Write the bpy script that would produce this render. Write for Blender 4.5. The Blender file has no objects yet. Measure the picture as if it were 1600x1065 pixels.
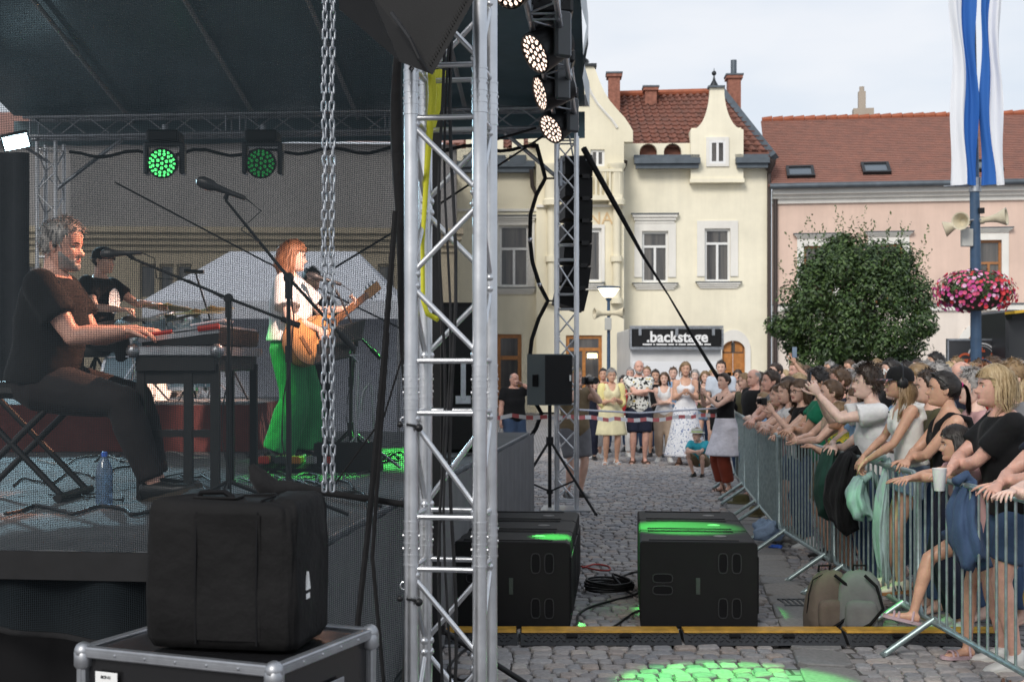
import bpy, bmesh, math, random
import numpy as np
from mathutils import Vector, Matrix, noise as mnoise

random.seed(7)
SC = bpy.context.scene
COL = SC.collection
pi = math.pi
rad = math.radians
F, H, CX, CY = 2050.0, 1.77, 800.0, 568.0        # focal length in photo pixels, eye height, vanishing centre

# ------------------------------------------------------------------ camera
cam_d = bpy.data.cameras.new('camera')
cam = bpy.data.objects.new('camera', cam_d)
COL.objects.link(cam)
SC.camera = cam
cam.location = (0, 0, H)
cam.rotation_euler = (pi / 2, 0, 0)
cam_d.sensor_width = 36
cam_d.lens = F / 1600 * 36
cam_d.shift_y = (CY - 532.5) / 1600
cam_d.clip_start, cam_d.clip_end = 0.05, 2000
cam_d.dof.use_dof = True
cam_d.dof.focus_distance = 7.2
cam_d.dof.aperture_fstop = 6.3

# ------------------------------------------------------------------ sky
SUN_EL, SUN_AZ = rad(36), rad(205)               # azimuth clockwise from +Y: behind the camera
world = bpy.data.worlds.new('World')
SC.world = world
world.use_nodes = True
nt = world.node_tree
nt.nodes.clear()
wo = nt.nodes.new('ShaderNodeOutputWorld')
bg = nt.nodes.new('ShaderNodeBackground')
sky = nt.nodes.new('ShaderNodeTexSky')
sky.sky_type = 'NISHITA'
sky.sun_disc = False
sky.sun_elevation = SUN_EL
sky.sun_rotation = SUN_AZ
sky.air_density, sky.dust_density, sky.ozone_density = 1.0, 3.0, 1.0
tc = nt.nodes.new('ShaderNodeTexCoord')
mp = nt.nodes.new('ShaderNodeMapping')
mp.inputs['Scale'].default_value = (1.0, 1.0, 3.2)
nz = nt.nodes.new('ShaderNodeTexNoise')
nz.inputs['Scale'].default_value = 2.3
nz.inputs['Detail'].default_value = 5
nz.inputs['Roughness'].default_value = 0.5
rmp = nt.nodes.new('ShaderNodeValToRGB')
rmp.color_ramp.elements[0].position = 0.34
rmp.color_ramp.elements[0].color = (4.7, 5.5, 6.5, 1)
rmp.color_ramp.elements[1].position = 0.63
rmp.color_ramp.elements[1].color = (6.9, 7.05, 7.35, 1)
mx = nt.nodes.new('ShaderNodeMix')
mx.data_type = 'RGBA'
mx.inputs['Factor'].default_value = 0.88           # a nearly closed thin cloud layer
nt.links.new(tc.outputs['Generated'], mp.inputs['Vector'])
nt.links.new(mp.outputs['Vector'], nz.inputs['Vector'])
nt.links.new(nz.outputs['Fac'], rmp.inputs['Fac'])
nt.links.new(sky.outputs['Color'], mx.inputs[6])
nt.links.new(rmp.outputs['Color'], mx.inputs[7])
nt.links.new(mx.outputs[2], bg.inputs['Color'])
bg.inputs['Strength'].default_value = 0.095
nt.links.new(bg.outputs['Background'], wo.inputs['Surface'])

# ------------------------------------------------------------------ sun through thin cloud
sun_d = bpy.data.lights.new('sun', 'SUN')
sun_d.energy = 1.5
sun_d.angle = rad(20)
sun_d.color = (1.0, 0.95, 0.88)
sun = bpy.data.objects.new('sun', sun_d)
COL.objects.link(sun)
sv = Vector((math.sin(SUN_AZ) * math.cos(SUN_EL), math.cos(SUN_AZ) * math.cos(SUN_EL), math.sin(SUN_EL)))
sun.rotation_euler = (-sv).to_track_quat('-Z', 'Y').to_euler()
sun.location = sv * 40

SC.view_settings.view_transform = 'Standard'
SC.view_settings.look = 'None'
SC.view_settings.exposure = 0.52
SC.view_settings.gamma = 1
SC.render.engine = 'CYCLES'
SC.cycles.use_denoising = True
SC.cycles.max_bounces = 7
SC.cycles.transparent_max_bounces = 24
SC.cycles.sample_clamp_indirect = 6

# ------------------------------------------------------------------ helpers
def W(px, py, d):
    """world point seen at photo pixel (px, py) at distance d along the view"""
    return Vector(((px - CX) * d / F, d, H - (py - CY) * d / F))

def GX(px, d):
    return (px - CX) * d / F

def V(*a):
    return Vector(a)

class MB:
    """collects shapes into one mesh object"""
    def __init__(s):
        s.v, s.f, s.m, s.cur = [], [], [], 0
    def add(s, vs, fs):
        o = len(s.v)
        s.v += [tuple(v) for v in vs]
        for f in fs:
            s.f.append(tuple(i + o for i in f))
            s.m.append(s.cur)
        return s
    def mat(s, i):
        s.cur = i
        return s
    def box(s, c, sz, rz=0.0, R=None, ch=0.0):
        c = Vector(c); hx, hy, hz = sz[0] / 2, sz[1] / 2, sz[2] / 2
        if R is None:
            R = Matrix.Rotation(rz, 3, 'Z')
        if ch <= 0:
            vs = [(x, y, z) for x in (-hx, hx) for y in (-hy, hy) for z in (-hz, hz)]
            fs = [(0, 1, 3, 2), (4, 6, 7, 5), (0, 4, 5, 1), (2, 3, 7, 6), (0, 2, 6, 4), (1, 5, 7, 3)]
        else:
            ch = min(ch, hx * .95, hy * .95, hz * .95)
            vs, idx = [], {}
            hs = (hx, hy, hz)
            for sx in (-1, 1):
                for sy in (-1, 1):
                    for sz_ in (-1, 1):
                        sg = (sx, sy, sz_)
                        for a in range(3):
                            p = [sg[k] * (hs[k] - (0 if k == a else ch)) for k in range(3)]
                            idx[(sg, a)] = len(vs); vs.append(tuple(p))
            fs = []
            for a in range(3):
                b, c2 = (a + 1) % 3, (a + 2) % 3
                for sg in (-1, 1):
                    q = []
                    for (p, r) in ((-1, -1), (1, -1), (1, 1), (-1, 1)):
                        t = [0, 0, 0]; t[a] = sg; t[b] = p; t[c2] = r
                        q.append(idx[(tuple(t), a)])
                    fs.append(tuple(q if sg > 0 else q[::-1]))
            for a in range(3):
                b, c2 = (a + 1) % 3, (a + 2) % 3
                for p in (-1, 1):
                    for r in (-1, 1):
                        t0 = [0, 0, 0]; t0[a] = -1; t0[b] = p; t0[c2] = r
                        t1 = list(t0); t1[a] = 1
                        q = [idx[(tuple(t0), b)], idx[(tuple(t1), b)], idx[(tuple(t1), c2)], idx[(tuple(t0), c2)]]
                        fs.append(tuple(q if p * r < 0 else q[::-1]))
            for sx in (-1, 1):
                for sy in (-1, 1):
                    for sz_ in (-1, 1):
                        sg = (sx, sy, sz_)
                        q = [idx[(sg, 0)], idx[(sg, 1)], idx[(sg, 2)]]
                        fs.append(tuple(q if sx * sy * sz_ > 0 else q[::-1]))
        return s.add([R @ Vector(v) + c for v in vs], fs)
    def loft(s, rings, cap=True, closed=True):
        n = len(rings[0]); vs = [p for r in rings for p in r]; fs = []
        for i in range(len(rings) - 1):
            for j in range(n if closed else n - 1):
                k = (j + 1) % n
                fs.append((i * n + j, i * n + k, (i + 1) * n + k, (i + 1) * n + j))
        if cap and closed:
            fs.append(tuple(range(n - 1, -1, -1)))
            b = (len(rings) - 1) * n
            fs.append(tuple(b + j for j in range(n)))
        return s.add(vs, fs)
    def tube(s, pts, r, n=8, cap=True):
        pts = [Vector(p) for p in pts]
        rs = r if isinstance(r, (list, tuple)) else [r] * len(pts)
        t = (pts[1] - pts[0]).normalized()
        up = Vector((0, 0, 1)) if abs(t.z) < 0.9 else Vector((1, 0, 0))
        a = t.cross(up).normalized(); rings = []
        for i, p in enumerate(pts):
            if i == 0: t = pts[1] - pts[0]
            elif i == len(pts) - 1: t = pts[-1] - pts[-2]
            else: t = (pts[i + 1] - pts[i]).normalized() + (pts[i] - pts[i - 1]).normalized()
            if t.length < 1e-9: t = Vector((0, 0, 1))
            t.normalize()
            a = (a - t * a.dot(t))
            if a.length < 1e-6: a = t.orthogonal()
            a.normalize(); b = t.cross(a)
            rings.append([p + (a * math.cos(2 * pi * k / n) + b * math.sin(2 * pi * k / n)) * rs[i] for k in range(n)])
        return s.loft(rings, cap)
    def cyl(s, p0, p1, r0, r1=None, n=12):
        return s.tube([p0, p1], [r0, r0 if r1 is None else r1], n)
    def sph(s, c, r, n=12, m=8, R=None):
        c = Vector(c); r = r if isinstance(r, (tuple, list)) else (r, r, r)
        vs = [(0, 0, r[2])]; fs = []
        for i in range(1, m):
            t = pi * i / m
            for j in range(n):
                p = 2 * pi * j / n
                vs.append((r[0] * math.sin(t) * math.cos(p), r[1] * math.sin(t) * math.sin(p), r[2] * math.cos(t)))
        vs.append((0, 0, -r[2]))
        for j in range(n):
            fs.append((0, 1 + j, 1 + (j + 1) % n))
            for i in range(m - 2):
                a = 1 + i * n
                fs.append((a + j, a + n + j, a + n + (j + 1) % n, a + (j + 1) % n))
            a = 1 + (m - 2) * n
            fs.append((a + (j + 1) % n, a + j, len(vs) - 1))
        if R is not None: vs = [R @ Vector(v) for v in vs]
        return s.add([Vector(v) + c for v in vs], fs)
    def lathe(s, prof, c=(0, 0, 0), n=20, R=None):
        c = Vector(c)
        rings = []
        for (r, z) in prof:
            ring = [Vector((r * math.cos(2 * pi * k / n), r * math.sin(2 * pi * k / n), z)) for k in range(n)]
            rings.append([(R @ p if R is not None else p) + c for p in ring])
        return s.loft(rings, True)
    def prism(s, poly, axis, lo, hi, org=(0, 0, 0), U=None, Vv=None, N=None):
        """extrude the 2-D outline poly (u, v) along N from lo to hi"""
        if U is None:
            U, Vv, N = {'x': ((0, 1, 0), (0, 0, 1), (1, 0, 0)), 'y': ((1, 0, 0), (0, 0, 1), (0, 1, 0)), 'z': ((1, 0, 0), (0, 1, 0), (0, 0, 1))}[axis]
        U, Vv, N, org = Vector(U), Vector(Vv), Vector(N), Vector(org)
        n = len(poly)
        vs = [org + U * u + Vv * v + N * lo for (u, v) in poly] + [org + U * u + Vv * v + N * hi for (u, v) in poly]
        fs = [tuple(range(n)), tuple(range(2 * n - 1, n - 1, -1))]
        for i in range(n):
            j = (i + 1) % n
            fs.append((i, i + n, j + n, j))
        return s.add(vs, fs)
    def grid(s, fn, nu, nv):
        vs = [fn(i / nu, j / nv) for i in range(nu + 1) for j in range(nv + 1)]
        fs = [(i * (nv + 1) + j, (i + 1) * (nv + 1) + j, (i + 1) * (nv + 1) + j + 1, i * (nv + 1) + j + 1) for i in range(nu) for j in range(nv)]
        return s.add(vs, fs)
    def build(s, name, mats, parent=None, smooth=None, world=True, fix=True):
        me = bpy.data.meshes.new(name)
        vs = s.v
        if parent is not None and world:
            M = MW[parent.name].inverted()
            vs = [tuple(M @ Vector(v)) for v in vs]
        me.from_pydata(vs, [], s.f)
        mats = mats if isinstance(mats, (list, tuple)) else [mats]
        for m in mats: me.materials.append(m)
        if len(mats) > 1:
            me.polygons.foreach_set('material_index', s.m)
        if fix:
            bm = bmesh.new(); bm.from_mesh(me)
            bmesh.ops.recalc_face_normals(bm, faces=bm.faces[:])
            bm.to_mesh(me); bm.free()
        if smooth is not None:
            me.polygons.foreach_set('use_smooth', [True] * len(me.polygons))
            if smooth < 179: me.set_sharp_from_angle(angle=rad(smooth))
        return link(name, me, parent)

MW = {}
def link(name, me, parent=None):
    o = bpy.data.objects.new(name, me)
    COL.objects.link(o)
    if parent is not None:
        o.parent = parent
        MW[o.name] = MW[parent.name]
    else:
        MW[o.name] = Matrix.Identity(4)
    return o

def tag(o, label, cat, group=None, kind=None):
    if label: o['label'] = label
    if cat: o['category'] = cat
    if group: o['group'] = group
    if kind: o['kind'] = kind
    return o

def structure(o, label=None):
    o['kind'] = 'structure'
    if label: o['label'] = label
    return o

def thing(name, label, cat, loc, rz=0.0, group=None):
    o = bpy.data.objects.new(name, None)
    COL.objects.link(o)
    o.empty_display_size = 0.1
    o.location = loc
    o.rotation_euler = (0, 0, rz)
    MW[o.name] = Matrix.Translation(Vector(loc)) @ Matrix.Rotation(rz, 4, 'Z')
    return tag(o, label, cat, group)

KIDS = {}
def copy_tree(o, loc=None, rz=None, label=None, parent=None):
    c = o.copy()
    COL.objects.link(c)
    if parent is not None: c.parent = parent
    if loc is not None: c.location = loc
    if rz is not None: c.rotation_euler = (0, 0, rz)
    if label: c['label'] = label
    MW[c.name] = (Matrix.Translation(c.location) @ Matrix.Rotation(c.rotation_euler[2], 4, 'Z')) if parent is None else MW[parent.name]
    for ch in [k for k in o.children]:
        copy_tree(ch, parent=c)
    return c

def P(parent, name, mats, smooth=None, **kw):
    """context: build one part in a call chain"""
    class _C:
        def __enter__(s): s.b = MB(); return s.b
        def __exit__(s, *a):
            s.o = s.b.build(name, mats, parent, smooth, **kw) if a[0] is None else None
    return _C()

# ------------------------------------------------------------------ materials
_M = {}
def mat(name, col, rough=0.6, metal=0.0, spec=0.5, bump=0.0, bscale=40.0, vary=0.0, vscale=6.0, emit=None, estr=0.0, col2=None,
        wave=None, sub=0.0, trans=0.0, rvary=0.0, coat=0.0, sheen=0.0, bdist=0.01, alpha=None):
    if name in _M: return _M[name]
    m = bpy.data.materials.new(name)
    m.use_nodes = True
    t = m.node_tree; b = t.nodes['Principled BSDF']
    c4 = (*col, 1)
    b.inputs['Base Color'].default_value = c4
    b.inputs['Roughness'].default_value = rough
    b.inputs['Metallic'].default_value = metal
    b.inputs['Specular IOR Level'].default_value = spec
    if coat: b.inputs['Coat Weight'].default_value = coat
    if sheen: b.inputs['Sheen Weight'].default_value = sheen
    if sub:
        b.inputs['Subsurface Weight'].default_value = sub
        b.inputs['Subsurface Radius'].default_value = (0.02, 0.008, 0.004)
    if trans: b.inputs['Transmission Weight'].default_value = trans
    if emit:
        b.inputs['Emission Color'].default_value = (*emit, 1)
        b.inputs['Emission Strength'].default_value = estr
    if alpha is not None: b.inputs['Alpha'].default_value = alpha
    co = t.nodes.new('ShaderNodeTexCoord')
    if vary or rvary or col2:
        n = t.nodes.new('ShaderNodeTexNoise')
        n.inputs['Scale'].default_value = vscale
        n.inputs['Detail'].default_value = 6
        n.inputs['Roughness'].default_value = 0.62
        t.links.new(co.outputs['Object'], n.inputs['Vector'])
        if vary or col2:
            r = t.nodes.new('ShaderNodeValToRGB')
            r.color_ramp.elements[0].position = 0.32
            r.color_ramp.elements[1].position = 0.70
            if col2:
                r.color_ramp.elements[0].color = c4
                r.color_ramp.elements[1].color = (*col2, 1)
            else:
                r.color_ramp.elements[0].color = tuple(max(0, c * (1 - vary)) for c in col) + (1,)
                r.color_ramp.elements[1].color = tuple(min(1, c * (1 + vary)) for c in col) + (1,)
            t.links.new(n.outputs['Fac'], r.inputs['Fac'])
            t.links.new(r.outputs['Color'], b.inputs['Base Color'])
        if rvary:
            q = t.nodes.new('ShaderNodeMapRange')
            q.inputs['To Min'].default_value = max(0, rough - rvary)
            q.inputs['To Max'].default_value = min(1, rough + rvary)
            t.links.new(n.outputs['Fac'], q.inputs['Value'])
            t.links.new(q.outputs['Result'], b.inputs['Roughness'])
    if bump:
        n2 = t.nodes.new('ShaderNodeTexNoise')
        n2.inputs['Scale'].default_value = bscale
        n2.inputs['Detail'].default_value = 4
        bp = t.nodes.new('ShaderNodeBump')
        bp.inputs['Strength'].default_value = bump
        bp.inputs['Distance'].default_value = bdist
        t.links.new(co.outputs['Object'], n2.inputs['Vector'])
        t.links.new(n2.outputs['Fac'], bp.inputs['Height'])
        t.links.new(bp.outputs['Normal'], b.inputs['Normal'])
    _M[name] = m
    return m

def cloth(name, col, fold=0.5, **kw):
    """woven cloth: soft folds, slight colour drift"""
    return mat('cloth_' + name, col, rough=0.85, spec=0.2, bump=fold, bscale=9.0, bdist=0.03, vary=0.16, vscale=5, sheen=0.04, **kw)

def mesh_net(name, thread, pitch, cover, ax='UV'):
    """woven mesh: transparent holes between threads, pattern in UV metres"""
    m = bpy.data.materials.new(name)
    m.use_nodes = True
    t = m.node_tree; t.nodes.clear()
    out = t.nodes.new('ShaderNodeOutputMaterial')
    mixs = t.nodes.new('ShaderNodeMixShader')
    tr = t.nodes.new('ShaderNodeBsdfTransparent')
    df = t.nodes.new('ShaderNodeBsdfDiffuse')
    df.inputs['Color'].default_value = (*thread, 1)
    uv = t.nodes.new('ShaderNodeUVMap')
    sep = t.nodes.new('ShaderNodeSeparateXYZ')
    t.links.new(uv.outputs['UV'], sep.inputs['Vector'])
    hs = []
    for k in range(2):
        a = t.nodes.new('ShaderNodeMath'); a.operation = 'DIVIDE'; a.inputs[1].default_value = pitch
        b = t.nodes.new('ShaderNodeMath'); b.operation = 'FRACT'
        c = t.nodes.new('ShaderNodeMath'); c.operation = 'LESS_THAN'; c.inputs[1].default_value = cover[k]
        t.links.new(sep.outputs[k], a.inputs[0]); t.links.new(a.outputs[0], b.inputs[0]); t.links.new(b.outputs[0], c.inputs[0])
        hs.append(c)
    mxm = t.nodes.new('ShaderNodeMath'); mxm.operation = 'MAXIMUM'
    t.links.new(hs[0].outputs[0], mxm.inputs[0]); t.links.new(hs[1].outputs[0], mxm.inputs[1])
    t.links.new(mxm.outputs[0], mixs.inputs['Fac'])
    t.links.new(tr.outputs[0], mixs.inputs[1]); t.links.new(df.outputs[0], mixs.inputs[2])
    t.links.new(mixs.outputs[0], out.inputs['Surface'])
    return m

ALU = mat('aluminium', (0.62, 0.63, 0.65), rough=0.34, metal=0.9, vary=0.12, vscale=9, rvary=0.12, bump=0.12, bscale=60, bdist=0.002)
ALU_D = mat('dull_steel', (0.36, 0.38, 0.41), rough=0.42, metal=0.85, vary=0.2, vscale=14, rvary=0.15)
GALV = mat('galvanised_steel', (0.33, 0.41, 0.41), rough=0.42, metal=0.75, vary=0.22, vscale=18, rvary=0.15)  # teal tint of the light is put into the steel colour
CHROME = mat('chrome', (0.75, 0.75, 0.76), rough=0.15, metal=1.0)
BLACK = mat('black_paint', (0.008, 0.008, 0.009), rough=0.5, spec=.35, vary=0.3, vscale=12)
BLACK_M = mat('black_matt', (0.006, 0.006, 0.007), rough=0.85, spec=.2)
BLACK_G = mat('black_plastic', (0.009, 0.009, 0.010), rough=0.4, spec=.35, rvary=0.1, vscale=20)
CABLE = mat('cable_rubber', (0.008, 0.008, 0.009), rough=0.55)
WHITE_P = mat('white_plastic', (0.78, 0.78, 0.77), rough=0.4)
# =================================================================== GROUND
def stone_mat(name, ramp, rough=0.75):
    m = bpy.data.materials.new(name); m.use_nodes = True
    t = m.node_tree; b = t.nodes['Principled BSDF']
    g = t.nodes.new('ShaderNodeNewGeometry'); oi = t.nodes.new('ShaderNodeObjectInfo')
    ad = t.nodes.new('ShaderNodeMath'); ad.operation = 'ADD'
    fr = t.nodes.new('ShaderNodeMath'); fr.operation = 'FRACT'
    t.links.new(g.outputs['Random Per Island'], ad.inputs[0]); t.links.new(oi.outputs['Random'], ad.inputs[1])
    t.links.new(ad.outputs[0], fr.inputs[0])
    r = t.nodes.new('ShaderNodeValToRGB')
    while len(r.color_ramp.elements) < len(ramp): r.color_ramp.elements.new(0.5)
    for i, c in enumerate(ramp):
        r.color_ramp.elements[i].position = i / (len(ramp) - 1)
        r.color_ramp.elements[i].color = (*c, 1)
    t.links.new(fr.outputs[0], r.inputs['Fac'])
    n = t.nodes.new('ShaderNodeTexNoise'); n.inputs['Scale'].default_value = 38; n.inputs['Detail'].default_value = 7
    n2 = t.nodes.new('ShaderNodeTexNoise'); n2.inputs['Scale'].default_value = 0.8; n2.inputs['Detail'].default_value = 3
    t.links.new(g.outputs['Position'], n.inputs['Vector']); t.links.new(g.outputs['Position'], n2.inputs['Vector'])
    mr = t.nodes.new('ShaderNodeMapRange'); mr.inputs['To Min'].default_value = 0.55; mr.inputs['To Max'].default_value = 1.45
    t.links.new(n.outputs['Fac'], mr.inputs['Value'])
    mr2 = t.nodes.new('ShaderNodeMapRange'); mr2.inputs['To Min'].default_value = 0.7; mr2.inputs['To Max'].default_value = 1.3
    t.links.new(n2.outputs['Fac'], mr2.inputs['Value'])
    mu = t.nodes.new('ShaderNodeMath'); mu.operation = 'MULTIPLY'
    t.links.new(mr.outputs['Result'], mu.inputs[0]); t.links.new(mr2.outputs['Result'], mu.inputs[1])
    vm = t.nodes.new('ShaderNodeVectorMath'); vm.operation = 'SCALE'
    t.links.new(r.outputs['Color'], vm.inputs[0]); t.links.new(mu.outputs[0], vm.inputs['Scale'])
    t.links.new(vm.outputs[0], b.inputs['Base Color'])
    b.inputs['Roughness'].default_value = rough
    bp = t.nodes.new('ShaderNodeBump'); bp.inputs['Strength'].default_value = 0.5; bp.inputs['Distance'].default_value = 0.006
    t.links.new(n.outputs['Fac'], bp.inputs['Height']); t.links.new(bp.outputs['Normal'], b.inputs['Normal'])
    return m

def ground_mat():
    m = bpy.data.materials.new('far_setts'); m.use_nodes = True
    t = m.node_tree; b = t.nodes['Principled BSDF']
    g = t.nodes.new('ShaderNodeNewGeometry')
    br = t.nodes.new('ShaderNodeTexBrick')
    br.inputs['Color1'].default_value = (0.22, 0.22, 0.235, 1); br.inputs['Color2'].default_value = (0.29, 0.27, 0.26, 1)
    br.inputs['Mortar'].default_value = (0.07, 0.065, 0.06, 1)
    br.inputs['Scale'].default_value = 1.0
    br.inputs['Brick Width'].default_value = 0.13; br.inputs['Row Height'].default_value = 0.14; br.inputs['Mortar Size'].default_value = 0.012
    n = t.nodes.new('ShaderNodeTexNoise'); n.inputs['Scale'].default_value = 0.6; n.inputs['Detail'].default_value = 6
    mr = t.nodes.new('ShaderNodeMapRange'); mr.inputs['To Min'].default_value = 0.65; mr.inputs['To Max'].default_value = 1.25
    t.links.new(g.outputs['Position'], br.inputs['Vector']); t.links.new(g.outputs['Position'], n.inputs['Vector'])
    t.links.new(n.outputs['Fac'], mr.inputs['Value'])
    vm = t.nodes.new('ShaderNodeVectorMath'); vm.operation = 'SCALE'
    t.links.new(br.outputs['Color'], vm.inputs[0]); t.links.new(mr.outputs['Result'], vm.inputs['Scale'])
    t.links.new(vm.outputs[0], b.inputs['Base Color'])
    b.inputs['Roughness'].default_value = 0.85
    return m

GREYS = [(0.150, 0.155, 0.170), (0.20, 0.195, 0.20), (0.125, 0.13, 0.145), (0.235, 0.215, 0.205), (0.17, 0.175, 0.19), (0.21, 0.18, 0.165), (0.14, 0.14, 0.15), (0.25, 0.24, 0.235)]
GREYS = [tuple(c * k_ for c, k_ in zip(g_, (1.56, 1.52, 1.47))) for g_ in GREYS]
SETT = stone_mat('granite_setts', GREYS)
SLAB = stone_mat('paving_slabs', [(0.21, 0.20, 0.19), (0.25, 0.235, 0.22), (0.18, 0.18, 0.18), (0.235, 0.225, 0.215)])
ground = MB().grid(lambda u, v: (-160 + 320 * u, -60 + 320 * v, -0.022), 8, 8).build('ground', ground_mat())
structure(ground, 'cobbled town square ground')

def sett_rings(w, l, rnd, h=0.0):
    """one worn granite sett, top slightly domed, w x l, centred on the origin"""
    def ring(ins, z, j):
        a, b = w / 2 - ins, l / 2 - ins
        c = min(a, b) * 0.35
        pts = [(a - c, -b), (a, -b + c), (a, b - c), (a - c, b), (-a + c, b), (-a, b - c), (-a, -b + c), (-a + c, -b)]
        return [(x + rnd.uniform(-j, j), y + rnd.uniform(-j, j), z + rnd.uniform(-j, j) * .3) for (x, y) in pts]
    return [ring(0.0, -0.04, .003), ring(0.001, h - 0.007, .005), ring(0.009, h, .004)], (rnd.uniform(-.01, .01), rnd.uniform(-.01, .01), h + 0.002)

def sett_into(mb, cx, cy, w, l, rnd, rot, h):
    rings, top = sett_rings(w, l, rnd, h)
    c, s = math.cos(rot), math.sin(rot)
    tx, ty = rnd.uniform(-.03, .03), rnd.uniform(-.03, .03)
    vs = []
    for r in rings:
        vs += [(cx + x * c - y * s, cy + x * s + y * c, z + x * tx + y * ty) for (x, y, z) in r]
    x, y, z = top
    vs.append((cx + x * c - y * s, cy + x * s + y * c, z))
    fs = []
    for i in range(2):
        for j in range(8):
            k = (j + 1) % 8
            fs.append((i * 8 + j, i * 8 + k, i * 8 + 8 + k, i * 8 + 8 + j))
    for j in range(8): fs.append((16 + j, 16 + (j + 1) % 8, 24))
    mb.add(vs, fs)

_r = random.Random(11)
def strip_x(y): return 1.88 + (y - 8.0) * 0.115
setts = []
y = 6.3
while y < 26:
    row = 0.118 * _r.uniform(0.92, 1.1)
    x = -2.2 + _r.uniform(0, .12)
    xr = 3.1 if y < 16 else 4.6
    while x < xr:
        w = _r.uniform(0.082, 0.15)
        cx = x + w / 2
        cy = y + 0.02 * math.sin(cx * 1.7 + y * .6) + 0.012 * math.sin(cx * 5.1) + _r.uniform(-.006, .006)
        if abs(cx - strip_x(cy)) > 0.17 + w / 2 - 0.01:
            setts.append((cx, cy, w - 0.011, row - 0.011, _r.uniform(-.06, .06), _r.uniform(-.006, .006)))
        x += w
    y += row
def shows(s):
    cx, cy = s[0], s[1]
    px, py = CX + cx * F / cy, CY + H * F / cy
    ok = (690 < px < 1600 and 985 < py < 1075) or (905 < px < 1010 and py > 800) or (1130 < px < 1420 and py > 850)
    return ok
def size_px(s): return s[2] * F / s[1]
vis = sorted([s for s in setts if shows(s)], key=lambda s: -size_px(s))[:300]
vis_set = set(id(s) for s in vis)
variants = []
for k in range(14):
    b = MB(); sett_into(b, 0, 0, 0.12, 0.125, random.Random(100 + k), 0, 0)
    o = b.build('cobble', SETT, None, None)
    variants.append(o.data); COL.objects.unlink(o); bpy.data.objects.remove(o)
for i, s in enumerate(vis):
    o = link('cobble', variants[i % 14], ground)
    o.location = (s[0], s[1], s[5]); o.scale = (s[2] / 0.12, s[3] / 0.125, 1)
    o.rotation_euler = (_r.uniform(-.04, .04), _r.uniform(-.04, .04), s[4] + (pi if i % 3 else 0))
b = MB()
for s in setts:
    if id(s) not in vis_set: sett_into(b, s[0], s[1], s[2], s[3], _r, s[4], s[5])
o = b.build('cobbles', SETT, ground); o['kind'] = 'stuff'
y = 6.3; k = 0
while y < 20:
    l = _r.uniform(.32, .6)
    bb = MB(); sett_into(bb, 0, 0, .32, l - .012, _r, 0, .003)
    o = bb.build('paving_slab', SLAB, ground, world=False)
    o.location = (strip_x(y + l / 2), y + l / 2, 0); o.rotation_euler = (0, 0, -0.115)
    y += l

# =================================================================== BUILDINGS
class Facade:
    """upright plane: u metres along the wall, z height, n metres out of the wall towards the square"""
    def __init__(s, px0, d0, rot):
        s.O = Vector((GX(px0, d0), d0, 0)); s.rot = rot
        s.U = Vector((math.cos(rot), -math.sin(rot), 0)); s.N = Vector((-math.sin(rot), -math.cos(rot), 0))
        s.rz = -rot
    def uz(s, px, py):
        r = Vector(((px - CX) / F, 1, -(py - CY) / F)); c = Vector((0, 0, H))
        t = (s.O - c).dot(s.N) / r.dot(s.N)
        p = c + r * t
        return (p - s.O).dot(s.U), p.z
    def u(s, px): return s.uz(px, CY)[0]
    def z(s, py, px=1050): return s.uz(px, py)[1]
    def p(s, u, z, n=0.0): return s.O + s.U * u + s.N * n + Vector((0, 0, z))
    def box(s, mb, u0, u1, z0, z1, n0, n1, ch=0.0):
        c = s.p((u0 + u1) / 2, (z0 + z1) / 2, (n0 + n1) / 2)
        mb.box(c, (abs(u1 - u0), abs(n1 - n0), abs(z1 - z0)), s.rz, ch=ch)
    def poly(s, mb, pts, n0, n1):
        mb.prism(pts, None, n0, n1, s.O, s.U, (0, 0, 1), s.N)
    def wall(s, mb, u0, u1, z0, z1, ops, depth=0.22):
        """front skin with rectangular openings and their reveals"""
        us = sorted(set([u0, u1] + [v for o in ops for v in o[:2]])); zs = sorted(set([z0, z1] + [v for o in ops for v in o[2:4]]))
        for i in range(len(us) - 1):
            for j in range(len(zs) - 1):
                cu, cz = (us[i] + us[i + 1]) / 2, (zs[j] + zs[j + 1]) / 2
                if any(o[0] < cu < o[1] and o[2] < cz < o[3] for o in ops): continue
                mb.add([s.p(us[i], zs[j]), s.p(us[i + 1], zs[j]), s.p(us[i + 1], zs[j + 1]), s.p(us[i], zs[j + 1])], [(0, 1, 2, 3)])
        for (a, b_, c, d) in [o[:4] for o in ops]:
            q = [(a, c), (b_, c), (b_, d), (a, d)]
            for k in range(4):
                (p0, q0), (p1, q1) = q[k], q[(k + 1) % 4]
                mb.add([s.p(p0, q0), s.p(p1, q1), s.p(p1, q1, -depth), s.p(p0, q0, -depth)], [(0, 1, 2, 3)])

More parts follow.
